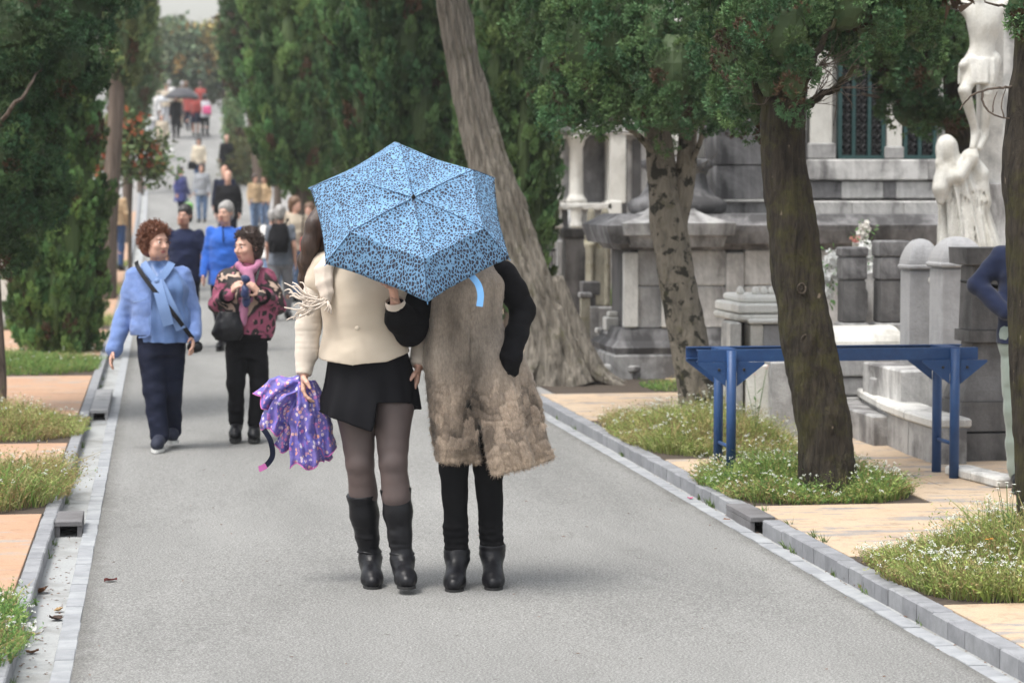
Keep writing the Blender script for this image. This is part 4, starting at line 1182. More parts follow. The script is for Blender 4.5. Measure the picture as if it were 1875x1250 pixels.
cross('small weathered cross standing between the stele and the pinnacle', 1078, 560, 455, 27.5, 12, M_MOSSY)
pillar('obelisk', 'slim grey obelisk in the row left of the tall dark stele', 'monument', 1027, 600, 27.8, [('base', 16, 560, 640, M_GREY), ('step', 12, 545, 560, M_DARK), ('shaft', 8, 440, 545, M_GREY), ('tip', 5, 428, 440, M_GREY)])
pillar('stone_post', 'squat pale post at the left end of the low curved kerb wall', 'stone post', 1042, 640, 24.4, [('shaft', 9, 575, 650, M_PALE), ('cap', 12, 564, 575, M_PALE2)])
pillar('stone_post', 'squat grey post on the curved kerb wall before the mausoleum corner', 'stone post', 1104, 670, 22.9, [('shaft', 10, 610, 680, M_GREY), ('cap', 13, 600, 610, M_PALE)])
# ================================================================== soft bodies: blended solids turned into one continuous skin
class Grid:
    def __init__(s, lo, hi, vox):
        s.lo = np.array(lo, float); s.v = vox
        n = np.ceil((np.array(hi) - s.lo) / vox).astype(int) + 1
        s.f = np.full(n, 1.0, np.float32)
        s.ax = [(s.lo[i] + vox * np.arange(n[i])).astype(np.float32) for i in range(3)]
    def _sub(s, lo, hi):
        sl = []
        for i in range(3):
            a = int(np.clip(np.floor((lo[i] - s.lo[i]) / s.v), 0, s.f.shape[i] - 1))
            b = int(np.clip(np.ceil((hi[i] - s.lo[i]) / s.v) + 1, a + 1, s.f.shape[i]))
            sl.append(slice(a, b))
        x = s.ax[0][sl[0]][:, None, None]; y = s.ax[1][sl[1]][None, :, None]; z = s.ax[2][sl[2]][None, None, :]
        return tuple(sl), x, y, z
    def _put(s, sl, d, k, op):
        f = s.f[sl]
        if op == 'add':
            h = np.maximum(k - np.abs(f - d), 0) / k if k > 0 else 0
            s.f[sl] = np.minimum(f, d) - h * h * k * .25
        elif op == 'cut':
            d = -d
            h = np.maximum(k - np.abs(f - d), 0) / k if k > 0 else 0
            s.f[sl] = np.maximum(f, d) + h * h * k * .25
    def cone(s, a, b, r1, r2=None, k=.015, op='add'):
        r2 = r1 if r2 is None else r2
        a = np.array(a, np.float32); b = np.array(b, np.float32)
        pad = max(r1, r2) + k + 2.5 * s.v
        sl, x, y, z = s._sub(np.minimum(a, b) - pad, np.maximum(a, b) + pad)
        ba = b - a; L2 = max(float(ba @ ba), 1e-9)
        px, py, pz = x - a[0], y - a[1], z - a[2]
        h = np.clip((px * ba[0] + py * ba[1] + pz * ba[2]) / L2, 0, 1)
        d = np.sqrt((px - h * ba[0]) ** 2 + (py - h * ba[1]) ** 2 + (pz - h * ba[2]) ** 2) - (r1 + (r2 - r1) * h)
        s._put(sl, d, k, op); return s
    def chain(s, pts, rad, k=.015, op='add'):
        for i in range(len(pts) - 1):
            s.cone(pts[i], pts[i+1], rad[i], rad[i+1], k, op)
        return s
    def ell(s, c, r, k=.015, op='add', rot=None):
        c = np.array(c, np.float32); r = np.array((r, r, r) if np.isscalar(r) else r, np.float32)
        pad = float(r.max()) + k + 2.5 * s.v
        sl, x, y, z = s._sub(c - pad, c + pad)
        p = [x - c[0], y - c[1], z - c[2]]
        if rot is not None:
            m = np.array(Matrix(rot).to_3x3().transposed()) if not isinstance(rot, np.ndarray) else rot
            p = [m[i, 0] * p[0] + m[i, 1] * p[1] + m[i, 2] * p[2] for i in range(3)]
        k0 = np.sqrt((p[0]/r[0])**2 + (p[1]/r[1])**2 + (p[2]/r[2])**2)
        k1 = np.sqrt((p[0]/r[0]**2)**2 + (p[1]/r[1]**2)**2 + (p[2]/r[2]**2)**2)
        d = k0 * (k0 - 1) / np.maximum(k1, 1e-6)
        s._put(sl, d, k, op); return s
    def loft(s, secs, k=.02, op='add', fold=None, pw=2.0, ends=(True, True), thick=None, sharp=False):
        """secs: (z, cx, cy, rx, ry). fold: (count, amplitude at bottom, amplitude at top, phase)"""
        a = np.array(sorted(secs), float)
        z0, z1 = a[0, 0], a[-1, 0]
        zz = s.ax[2]
        def itp(col):
            # smooth interpolation through the sections
            t = np.clip(zz, z0, z1); i = np.clip(np.searchsorted(a[:, 0], t, 'right') - 1, 0, len(a) - 2)
            h = a[i+1, 0] - a[i, 0]; u = (t - a[i, 0]) / h
            m = np.gradient(a[:, col], a[:, 0]) if len(a) > 2 else np.full(len(a), (a[1, col]-a[0, col])/(z1-z0))
            return ((2*u**3-3*u**2+1)*a[i, col] + (u**3-2*u**2+u)*h*m[i] + (-2*u**3+3*u**2)*a[i+1, col] + (u**3-u**2)*h*m[i+1]).astype(np.float32)
        mx = a[:, 3].max() * 1.15; my = a[:, 4].max() * 1.15; pad = k + 2.5 * s.v + (fold[1] if fold else 0)
        sl, x, y, z = s._sub((a[:, 1].min() - mx - pad, a[:, 2].min() - my - pad, z0 - pad), (a[:, 1].max() + mx + pad, a[:, 2].max() + my + pad, z1 + pad))
        cx, cy, rx, ry = [itp(c)[sl[2]][None, None, :] for c in (1, 2, 3, 4)]
        rx = np.maximum(rx, 1e-3); ry = np.maximum(ry, 1e-3)
        u, v = (x - cx) / rx, (y - cy) / ry
        if pw == 2.0: rr = np.sqrt(u*u + v*v)
        else: rr = (np.abs(u) ** pw + np.abs(v) ** pw) ** (1 / pw)
        if fold:
            n, ab, at, ph = fold
            th = np.arctan2(v, u); w = np.clip((z - z0) / (z1 - z0), 0, 1)
            amp = ab + (at - ab) * w
            rr = rr - amp / np.minimum(rx, ry) * (np.sin(n * th + ph + 2.2 * w) * .65 + .35 * np.sin((n * 1.7) * th + 2.1 * ph))
        d = (rr - 1) * np.minimum(rx, ry)
        d = d + 0 * z
        if thick: d = np.abs(d + thick / 2) - thick / 2
        if ends[0]: d = np.maximum(d, z0 - z)
        if ends[1]: d = np.maximum(d, z - z1)
        s._put(sl, d.astype(np.float32), k, op); return s
    def halfspace_cut(s, p, n, k=.004):
        """removes what lies on the side n points to"""
        n = np.array(n, np.float32); n /= np.linalg.norm(n)
        d = (s.ax[0][:, None, None] - p[0]) * n[0] + (s.ax[1][None, :, None] - p[1]) * n[1] + (s.ax[2][None, None, :] - p[2]) * n[2]
        s.f = np.maximum(s.f, d.astype(np.float32)); return s
    def box_cut(s, lo, hi):
        sl, x, y, z = s._sub(lo, hi)
        s.f[sl] = np.maximum(s.f[sl], s.v * .5)
        return s
    def hollow(s, t):
        """keeps only a shell of thickness t under the surface"""
        s.f = np.maximum(s.f, -(s.f + t)); return s
    def mesh(s):
        f = s.f; S = f < 0
        c = np.zeros(np.array(f.shape) - 1, np.uint8)
        for i in (0, 1):
            for j in (0, 1):
                for k in (0, 1):
                    c += S[i:f.shape[0]-1+i, j:f.shape[1]-1+j, k:f.shape[2]-1+k]
        I = np.argwhere((c > 0) & (c < 8))
        idx = np.full(c.shape, -1, np.int32); idx[tuple(I.T)] = np.arange(len(I))
        corner = [(i, j, k) for i in (0, 1) for j in (0, 1) for k in (0, 1)]
        val = np.stack([f[I[:, 0]+i, I[:, 1]+j, I[:, 2]+k] for i, j, k in corner], 1)
        acc = np.zeros((len(I), 3)); cnt = np.zeros(len(I))
        for a in range(8):
            for b in range(a + 1, 8):
                if sum(abs(corner[a][q] - corner[b][q]) for q in range(3)) != 1: continue
                m = (val[:, a] < 0) != (val[:, b] < 0)
                t = val[m, a] / (val[m, a] - val[m, b])
                pa, pb_ = np.array(corner[a]), np.array(corner[b])
                acc[m] += pa + (pb_ - pa) * t[:, None]; cnt[m] += 1
        V = s.lo + (I + acc / np.maximum(cnt, 1)[:, None]) * s.v
        Q = []
        n = f.shape
        for ax in range(3):
            sa = [slice(1, n[q]-1) for q in range(3)]; sb = list(sa)
            sa[ax] = slice(0, n[ax]-1); sb[ax] = slice(1, n[ax])
            A, B = S[tuple(sa)], S[tuple(sb)]
            E = np.argwhere(A != B)
            if not len(E): continue
            o = np.array([1, 1, 1]); o[ax] = 0
            E = E + o
            u, w = (ax + 1) % 3, (ax + 2) % 3
            def cell(du, dw):
                q = E.copy(); q[:, u] -= du; q[:, w] -= dw
                return idx[q[:, 0], q[:, 1], q[:, 2]]
            q = np.stack([cell(1, 1), cell(0, 1), cell(0, 0), cell(1, 0)], 1)
            inside = S[tuple(E.T)]
            q[~inside] = q[~inside][:, ::-1]
            Q.append(q[(q >= 0).all(1)])
        return V, np.concatenate(Q) if Q else np.zeros((0, 4), int)

def vnormals(V, Q):
    n = np.cross(V[Q[:, 2]] - V[Q[:, 0]], V[Q[:, 3]] - V[Q[:, 1]])
    N = np.zeros_like(V)
    for j in range(Q.shape[1]): np.add.at(N, Q[:, j], n)
    return N / (np.linalg.norm(N, axis=1, keepdims=True) + 1e-12)
def relax(V, Q, it=2, f=.5):
    for _ in range(it):
        A = np.zeros_like(V); c = np.zeros(len(V))
        for j in range(4):
            a, b = Q[:, j], Q[:, (j+1) % 4]
            np.add.at(A, a, V[b]); np.add.at(c, a, 1); np.add.at(A, b, V[a]); np.add.at(c, b, 1)
        V = V + (A / np.maximum(c, 1)[:, None] - V) * f
    return V
def skin(name, g, mat, root, sm=2, wr=(), seed=0, mats=None, midx=None):
    """grid -> mesh object; wr: wrinkles [(scale xyz, amplitude)] pushed along the normals"""
    V, Q = g.mesh()
    if sm: V = relax(V, Q, sm)
    for i, (sc, amp) in enumerate(wr):
        V = V + vnormals(V, Q) * (fbm(V * np.array(sc), 1.0, 2, seed + i * 31) * amp)[:, None]
    return mobj(name, V, Q, mat, root, mats=mats, midx=midx(V, Q) if midx else None)

# ------------------------------------------------------------------ people
H0 = 1.65
def std_joints():
    """an upright adult, 1.65 m; a = image left, b = image right; faces -y"""
    j = {}
    for s, q in ((-1, 'a'), (1, 'b')):
        j['sh'+q] = (s*.165, .01, 1.345); j['el'+q] = (s*.205, .02, 1.075); j['wr'+q] = (s*.215, -.02, .845)
        j['hip'+q] = (s*.085, 0, .85); j['kn'+q] = (s*.085, -.01, .46); j['an'+q] = (s*.085, .02, .085); j['to'+q] = (s*.10, -.15, .03)
    j['neck'] = (0, .015, 1.39); j['head'] = (0, -.005, 1.54)
    return j
def hand(g, w, d, side, curl=.4, size=1.0, palm=None, spread=1.0, k=.006):
    """palm, four separate bent fingers of different length and a thumb; w wrist, d direction, palm = palm normal"""
    w = Vector(w); d = Vector(d).normalized()
    pn = Vector(palm or (-side, 0, 0)); pn = (pn - d * pn.dot(d)).normalized()
    u = d.cross(pn).normalized()          # across the palm
    if palm is None and u.y > 0: u = -u   # thumb side forward
    S = size
    for t in (-.024, -.008, .008, .024):
        g.cone(w + d*.012*S + u*t*.6*S, w + d*.078*S + u*t*1.15*S, .0135*S, .0115*S, .01)
    ls = (.060, .072, .067, .052)
    for i, t in enumerate((.029, .010, -.010, -.028)):
        b = w + d*.080*S + u*t*S*spread; a = b; dd = Vector(d) + u*t*2.2*spread
        for q in range(3):
            dd = (dd.normalized() + pn * (curl * (.5 + .35*q)))
            e = a + dd.normalized() * ls[i] * (.45, .32, .23)[q] * S
            g.cone(a, e, (.0092, .0083, .0076)[q]*S, (.0083, .0076, .0062)[q]*S, k); a = e
    b = w + d*.026*S + u*.026*S; e1 = b + (d*.55 + u*.75 + pn*.25*(1+curl)).normalized()*.040*S
    e2 = e1 + (d*.9 + u*.22 + pn*.3*(1+curl)).normalized()*.030*S
    g.cone(b, e1, .0125*S, .0098*S, .008); g.cone(e1, e2, .0098*S, .0075*S, k)
def headshape(g, c, R, fine=True, jowl=0.0, nose=1.0):
    """skull, jaw, brow, eye sockets, nose, lips, chin, ears. R turns the head (3x3 as Matrix)"""
    c = Vector(c)
    def p(x, y, z): return c + R @ Vector((x, y, z))
    Ri = np.array(R.transposed())
    g.ell(p(0, .018, .035), (.074, .094, .085), .02, rot=Ri)
    g.ell(p(0, -.022, -.035), (.058, .068, .078), .03, rot=Ri)
    g.ell(p(0, -.045, -.088), (.030 + jowl*.4, .032, .024), .03, rot=Ri)
    if jowl:
        for s in (-1, 1): g.ell(p(s*.036, -.035, -.075), (.03, .035, .03 + jowl*.2), .03, rot=Ri)
    if fine:
        g.ell(p(0, -.078, .018), (.045, .014, .012), .02, rot=Ri)
        for s in (-1, 1):
            g.ell(p(s*.031, -.091, -.006), (.017, .012, .011), .012, 'cut', rot=Ri)
            g.ell(p(s*.038, -.066, -.032), (.024, .02, .02), .025, rot=Ri)
            g.ell(p(s*.030, -.077, -.006), (.0155, .012, .0115), .004, rot=Ri)
            g.ell(p(s*.075, .012, -.008), (.009, .02, .032), .008, rot=Ri)
        g.cone(p(0, -.084, .006), p(0, -.106*nose, -.036), .0085, .0125, .012)
        for s in (-1, 1): g.ell(p(s*.011, -.094, -.041), .0085, .008)
        g.ell(p(0, -.086, -.064), (.022, .009, .0055), .006, rot=Ri)
        g.ell(p(0, -.084, -.075), (.019, .009, .006), .006, rot=Ri)
        g.ell(p(0, -.093, -.0695), (.024, .006, .0018), .003, 'cut', rot=Ri)
def faceparts(root, c, R, mats, brow=True):
    """eyes, eyebrows, lips as small meshes of their own"""
    c = Vector(c)
    def p(x, y, z): return c + R @ Vector((x, y, z))
    for s in (-1, 1):
        mb = MB(); mb.ball((0, 0, 0), .0105, 12, 8); V, F = mb.arrays()
        o = mobj('eye', V, F, mats['eye'], root); o.location = p(s*.031, -.0785, -.006)
        mb = MB(); mb.ball(tuple(p(s*.031, -.0862, -.0055) - o.location), .0062, 8, 6)
        mb.build('iris', mats['dark'], o, smooth=True)
        if brow:
            mb = MB(); mb.tube([p(s*(.016 + .008*t), -.0925 + .0016*t*t, .016 + .0035*t - .0012*t*t) for t in np.linspace(0, 4, 6)], [.002, .003, .003, .0026, .002, .001], 6)
            mb.build('eyebrow', mats['hair'], root, smooth=True)
    mb = MB()
    mb.tube([p(x, -.0945 + abs(x)*.28, -.0645 + abs(x)*-.12 + (.001 if abs(x) > .003 else -.0005)) for x in np.linspace(-.023, .023, 9)], [.0012, .003, .0042, .0045, .004, .0045, .0042, .003, .0012], 6)
    mb.tube([p(x, -.0925 + abs(x)*.28, -.0745 + abs(x)*.12) for x in np.linspace(-.021, .021, 9)], [.0012, .0035, .0046, .005, .005, .005, .0046, .0035, .0012], 6)
    mb.build('lips', mats['lip'], root, smooth=True)
def euler_R(yaw=0, pitch=0, roll=0):
    """yaw > 0 turns the face to image right (b)"""
    return (Matrix.Rotation(math.radians(yaw), 3, 'Z') @ Matrix.Rotation(math.radians(pitch), 3, 'X') @ Matrix.Rotation(math.radians(roll), 3, 'Y'))
def body(root, j, vox, mat, head_R, build=1.0, fine=True, jowl=0.0, hands=(.4, .4), hand_dir=(None, None), palms=(None, None), nose=1.0, wr=1.0, feet=True):
    P_ = np.array(list(j.values()))
    lo = P_.min(0) - [.16, .20, .06]; hi = P_.max(0) + [.16, .18, .18]
    lo[2] = min(lo[2], -.01)
    g = Grid(lo, hi, vox); B = build
    hp = (Vector(j['hipa']) + Vector(j['hipb'])) / 2; sh = (Vector(j['sha']) + Vector(j['shb'])) / 2; nk = Vector(j['neck'])
    def at(t, o=(0, 0, 0)):
        q = hp.lerp(sh, t); return (q.x + o[0], q.y + o[1])
    zh, zs = hp.z, sh.z; dz = zs - zh
    wq = min(1.0, abs(j['hipb'][0] - j['hipa'][0]) / .17)
    secs = []
    for t, rx, ry in [(-.10, .10, .085), (0, .165, .115), (.12, .168, .118), (.35, .135, .095), (.6, .15, .105), (.8, .165, .11), (.95, .15, .085), (1.06, .08, .06)]:
        x, y = at(t); q_ = B * (wq if t < .2 else 1); secs.append((zh + dz*t, x, y, rx*q_*.94, ry*B*.94))
    g.loft(secs, .03)
    g.cone(sh + Vector((0, .01, .0)), nk + Vector((0, -.004, .05)), .058*min(B, 1.15), .05*min(B, 1.1), .03)
    for q, s in (('a', -1), ('b', 1)):
        g.chain([j['sh'+q], j['el'+q]], [.050*B, .038*B], .03); g.chain([j['el'+q], j['wr'+q]], [.039*B, .025], .015)
        d = hand_dir[0 if q == 'a' else 1] or (Vector(j['wr'+q]) - Vector(j['el'+q]))
        if fine: hand(g, j['wr'+q], d, s, hands[0 if q == 'a' else 1], palm=palms[0 if q == 'a' else 1])
        else:
            dd = Vector(d).normalized(); w = Vector(j['wr'+q])
            hand(g, w, d, s, .5, 1.05, palm=palms[0 if q == 'a' else 1], k=.004)
        g.chain([j['hip'+q], j['kn'+q], j['an'+q]], [.088*B, .052*min(B,1.1), .036], .03)
        kn, an = Vector(j['kn'+q]), Vector(j['an'+q]); cf = kn.lerp(an, .28) + Vector((0, .018, 0)); g.ell(tuple(cf), (.048*B, .05*B, .10), .03)
        if feet:
            to = Vector(j['to'+q]); hl = an + Vector((0, .02, -.04)); g.cone(hl, to, .034, .026, .03); g.cone(an, hl, .036, .034, .02)
    headshape(g, j['head'], head_R, fine, jowl, nose)
    return skin('body', g, mat, root, 1)
# ================================================================== clothes and people
M_SKIN = plain('skin', (.56, .33, .25), .5, var=.08, scale=20)
M_SKIN2 = plain('skin_tanned', (.47, .26, .19), .5, var=.08, scale=20)
M_LIP = plain('lips', (.42, .15, .14), .45)
M_EYE = plain('eye_white', (.62, .6, .57), .25, var=.02)
M_IRIS = plain('iris', (.03, .02, .015), .2)
def hairmat(name, c, c2):
    m, nt, b, N, L = _new(name)
    f = ramp(N, L, noise(N, L, coords(N, L, (60, 60, 9)), 1.2, 4), [(.35, c), (.7, c2)])
    L(f, b.inputs['Base Color']); b.inputs['Roughness'].default_value = .45
    bump(N, L, noise(N, L, coords(N, L, (140, 140, 14)), 1.5, 3), .6, .004, b)
    return m
M_H_AUB = hairmat('auburn_hair', (.115, .038, .018), (.20, .075, .035))
M_H_DARK = hairmat('dark_brown_hair', (.030, .018, .014), (.065, .038, .028))
M_H_BLACK = hairmat('black_hair', (.012, .010, .010), (.03, .026, .024))
M_H_GREY = hairmat('grey_hair', (.22, .21, .20), (.36, .35, .34))
M_H_BROWN = hairmat('brown_hair', (.10, .055, .032), (.18, .10, .055))
def leather(name, c=(.006, .006, .0075), rough=.30):
    m, nt, b, N, L = _new(name)
    co = coords(N, L)
    f = ramp(N, L, noise(N, L, co, 14, 5), [(.3, c), (.75, tuple(v * 1.8 for v in c))])
    L(f, b.inputs['Base Color'])
    r = N('ShaderNodeMapRange'); L(noise(N, L, co, 20, 4), r.inputs[0]); r.inputs[3].default_value = rough - .06; r.inputs[4].default_value = rough + .16
    L(r.outputs[0], b.inputs['Roughness'])
    bump(N, L, noise(N, L, co, 34, 6, .7), .3, .006, b); b.inputs['Specular IOR Level'].default_value = .24
    return m
M_LEATHER = leather('black_leather')
M_SOLE = plain('shoe_sole', (.02, .02, .02), .8)
M_SOLEW = plain('white_sole', (.62, .62, .60), .7)
M_BLACKF = fabric('black_cloth', (.006, .006, .007), (.010, .010, .012), sheen=0, spec=.12)
M_NAVYF = fabric('navy_cloth', (.007, .010, .024), (.012, .015, .032), sheen=0, spec=.15)

def curls(name, c, R, rad, n, mat, root, r0=.012, ln=.05, seed=1, face=-.35, low=-.75, base=True, turns=2.2):
    """loose ringlets standing off the scalp; hair as a mass with springs of its own"""
    rs = np.random.default_rng(seed); c = Vector(c); mb = MB(); k = 0
    while k < n:
        u = rs.normal(size=3); u /= np.linalg.norm(u)
        if u[1] < face and u[2] < .42: continue
        if u[2] < low: continue
        u[1] = u[1] * 1.0
        p0 = R @ Vector((u[0] * rad[0] * .80, u[1] * rad[1] * .80 + .012, u[2] * rad[2] * .80 + .02)); d = (R @ Vector(u))
        d = (d + Vector(rs.normal(size=3) * .45) + Vector((0, 0, -.15))).normalized()
        a = d.orthogonal().normalized(); b2 = d.cross(a); L_ = ln * rs.uniform(.6, 1.25); ph = rs.uniform(0, 6.28); rr = r0 * rs.uniform(.6, 1.2)
        pts = [c + p0 + d * L_ * t + (a * math.cos(ph + t*turns*6.28) + b2 * math.sin(ph + t*turns*6.28)) * rr * (1 - .3*t) for t in np.linspace(0, 1, 9)]
        mb.tube(pts, [.0027] * 8 + [.001], 4, cap=False); k += 1
    Vc, Fc = mb.arrays()
    if base:
        g = Grid(np.array(c) - .20, np.array(c) + .20, .008); Ri = np.array(R.transposed())
        g.ell(c + R @ Vector((0, .022, .042)), (rad[0]*.86, rad[1]*.88, rad[2]*.84), .02, rot=Ri)
        g.ell(c + R @ Vector((0, .05, -.03)), (rad[0]*.85, rad[1]*.62, rad[2]*.80), .03, rot=Ri)
        g.ell(c + R @ Vector((0, -.098, -.035)), (.062, .052, .092), .01, 'cut', rot=Ri)
        for i in range(60):
            u = rs.normal(size=3); u /= np.linalg.norm(u)
            if (u[1] < face and u[2] < .42) or u[2] < low: continue
            g.ell(c + R @ Vector((u[0]*rad[0]*.84, u[1]*rad[1]*.84 + .012, u[2]*rad[2]*.84 + .02)), rs.uniform(.009, .016), .012)
        V, Q = g.mesh(); n0 = len(V)
        F = [np.concatenate([Q, Fc[0] + n0])] if len(Fc) == 1 else [np.concatenate([Q, Fc[0] + n0]), Fc[1] + n0]
        return mobj(name, np.concatenate([V, Vc]), F, mat, root)
    return mobj(name, Vc, Fc, mat, root)
def shorthair(c, R, mat, root, vox, full=1.0, long=0.0, bald=False):
    g = Grid(np.array(c) - [.17, .17, .30 + long], np.array(c) + .2, vox); Ri = np.array(R.transposed()); c = Vector(c)
    def p(*a): return c + R @ Vector(a)
    if not bald:
        g.ell(p(0, .022, .045), (.084*full, .100, .092), .02, rot=Ri)
        g.ell(p(0, .06, -.015), (.074*full, .062, .08), .02, rot=Ri)
        if long:
            g.loft([(c.z - .10 - long, c.x, c.y + .075, .075, .035), (c.z - .05, c.x, c.y + .06, .095, .055), (c.z + .04, c.x, c.y + .04, .09, .07)], .03)
        g.ell(p(0, -.105, -.035), (.063, .058, .088), .008, 'cut', rot=Ri)
    else:
        g.ell(p(0, .055, -.01), (.080, .062, .058), .02, rot=Ri)
        g.ell(p(0, -.02, .10), (.075, .10, .06), .02, 'cut', rot=Ri)
        g.ell(p(0, -.105, -.035), (.068, .075, .088), .008, 'cut', rot=Ri)
    return skin('hair', g, mat, root, 1, [((26, 26, 12), .006)])
def trousers(root, j, vox, mat, r=(.108, .074, .054), waist=.98, build=1.0, crease=.006, to=1.0, seed=3, name='trousers', bunch=0.0, k=.03):
    P_ = np.array([j[a+q] for a in ('hip', 'kn', 'an') for q in 'ab'])
    g = Grid(P_.min(0) - [.17, .17, .05], P_.max(0) + [.17, .17, .2], vox)
    hp = (Vector(j['hipa']) + Vector(j['hipb'])) / 2; w = abs(j['hipb'][0] - j['hipa'][0]) / 2 / .085
    g.loft([(hp.z - .09, hp.x, hp.y, .155*w*build, .115*build), (hp.z, hp.x, hp.y, .172*w*build, .125*build), (waist, hp.x, hp.y, .158*w*build, .115*build)], .03)
    for q in 'ab':
        a, b, c = Vector(j['hip'+q]), Vector(j['kn'+q]), Vector(j['an'+q]); c = b.lerp(c, to)
        g.chain([a, b], [r[0]*build, r[1]], k); g.chain([b, c], [r[1], r[2]], .02)
        if bunch:
            for i in range(4):
                p = b.lerp(c, .70 + .085*i); g.ell(tuple(p), (r[2]*1.12, r[2]*1.15, .016), .012)
    return skin(name, g, mat, root, 1, [((7, 7, 15), crease), ((22, 22, 30), crease*.3)], seed)
def toplayer(root, j, vox, mat, hem, name='jacket', build=1.0, r=(.066, .056, .045), sleeve=1.0, flare=1.0, seed=4, crease=.007, depth=1.0, neck=True, sl=True, open_=None, collar=0.0, hemcut=None, torso=None):
    sh = (Vector(j['sha']) + Vector(j['shb'])) / 2; hp = (Vector(j['hipa']) + Vector(j['hipb'])) / 2
    P_ = np.array([j[a+q] for a in ('sh', 'el', 'wr') for q in 'ab'] + [(hp.x, hp.y, hem)])
    g = Grid(P_.min(0) - [.22, .24, .10], P_.max(0) + [.22, .24, .16], vox)
    sw = abs(j['shb'][0] - j['sha'][0]) / 2; B = build
    def sec(z, rx, ry):
        t = (z - hp.z) / max(sh.z - hp.z, .1); return (z, hp.x + (sh.x - hp.x) * t, hp.y + (sh.y - hp.y) * t, rx, ry)
    if torso: g.loft([sec(*s) for s in torso], .03)
    else:
        zs = sh.z; L_ = zs - hem
        g.loft([sec(hem, .190*B*flare, .146*B*depth*flare), sec(hem + L_*.3, .176*B, .138*B*depth), sec(hem + L_*.62, .178*B, .135*B*depth), sec(zs - .05, sw*1.0 + .01, .12*depth*min(B,1.1)), sec(zs + .025, sw*.78, .08), sec(zs + .06, .07, .062)], .03)
    if collar: g.loft([sec(sh.z + .03, .075, .07), sec(sh.z + .03 + collar, .066, .062)], .02)
    if sl:
        for q in 'ab':
            a, b, c = Vector(j['sh'+q]), Vector(j['el'+q]), Vector(j['wr'+q])
            if sleeve >= .99:
                g.chain([a, b], [r[0], r[1]], .04); g.chain([b, c], [r[1], r[2]], .02)
                e = (c - b).normalized(); g.halfspace if False else None
            else:
                g.chain([a, a.lerp(b, sleeve)], [r[0], r[1]], .03)
    if hemcut is not None:
        z = g.ax[2][None, None, :]; g.f = np.maximum(g.f, (hemcut(g.ax[0])[:, None, None] - z).astype(np.float32) * .8)
    if open_: open_(g)
    return skin(name, g, mat, root, 1, [((6, 6, 12), crease), ((16, 16, 22), crease*.45)], seed)
def shoe(root, an, to, mat, vox=.008, sole=M_SOLE, w=.040, h=.05, name='shoe', ankle=.10, heel=0.0, solet=.018):
    """closed shoe from ankle to toe with its sole"""
    an, to = Vector(an), Vector(to)
    f = Vector((to.x - an.x, to.y - an.y, 0))
    if f.length < .05: f = Vector((0, -.12, 0))
    d = f.normalized(); zb = min(an.z - .085, to.z - .028)
    hl = Vector((an.x, an.y, 0)) - d * .035; tip = Vector((to.x, to.y, 0)) + d * .02
    hz, tz = an.z - .085 + .0, to.z - .028
    g = Grid(np.minimum(np.array(hl), np.array(tip)) - [.09, .09, 0] + [0, 0, min(hz, tz) - .03], np.maximum(np.array(hl), np.array(tip)) + [.09, .09, 0] + [0, 0, an.z + ankle + .05], vox)
    hc = hl + Vector((0, 0, hz + .045 + solet)); ball = hl.lerp(tip, .70) + Vector((0, 0, tz + .034 + solet)); tp = tip - d*.025 + Vector((0, 0, tz + .028 + solet))
    g.cone(hc, ball, w*.92, w*.98, .02); g.cone(ball, tp, w*.98, w*.72, .02)
    g.cone(hc + Vector((0, 0, .02)), an + Vector((0, 0, ankle - .085)), w*.95, w*.93, .02)
    g.cone(an + Vector((0, 0, -.01)) + d*.02, ball + Vector((0, 0, .012)), w*.9, w*.8, .02)
    g.f = np.maximum(g.f, (min(hz, tz) + solet * .9 - g.ax[2][None, None, :]).astype(np.float32))
    o = skin(name, g, mat, root, 1, [((30, 30, 40), .0015)])
    mb = MB(); u = Vector((-d.y, d.x, 0)); n = 18; V = []
    for zz in (0, 1):
        for k in range(n):
            a = 2*math.pi*k/n; L_ = (tip - hl).length
            t = .5 + .5*math.cos(a); q = hl - d*.012 + d * (L_ + .022) * t
            ww = w * (1.0 - .12*math.cos(a)**2 + .14*math.cos(a)) * 1.04
            z = hz + (tz - hz) * t
            V.append(tuple(q + u * ww * math.sin(a) + Vector((0, 0, z + (solet if zz else .001)))))
    Q = [(k, (k+1)%n, n+(k+1)%n, n+k) for k in range(n)]; T = []
    V.append(tuple((hl+tip)/2 + Vector((0,0,(hz+tz)/2)))); V.append(tuple((hl+tip)/2 + Vector((0,0,(hz+tz)/2 + solet))))
    T = [(2*n, (k+1)%n, k) for k in range(n)] + [(2*n+1, n+k, n+(k+1)%n) for k in range(n)]
    mb.add(V, Q, T); mb.build('sole', sole, o, smooth=False)
    return o

def ribbon(name, pts, w, mat, root, nrm=None, thick=.003, n=6):
    """a flat strap along pts; nrm: outward direction"""
    q, _ = catmull([Vector(p) for p in pts], [1]*len(pts), n); V = []; m = len(q)
    nr = Vector(nrm or (0, -1, 0))
    for i, p in enumerate(q):
        t = (q[min(i+1, m-1)] - q[max(i-1, 0)]).normalized(); s = t.cross(nr).normalized() * w / 2; o = nr * thick / 2
        V += [p - s - o, p + s - o, p + s + o, p - s + o]
    Q = [(i*4+j, i*4+(j+1)%4, i*4+4+(j+1)%4, i*4+4+j) for i in range(m-1) for j in range(4)] + [(3,2,1,0), (m*4-4, m*4-3, m*4-2, m*4-1)]
    mb = MB(); mb.add([tuple(v) for v in V], Q); return mb.build(name, mat, root, smooth=False)

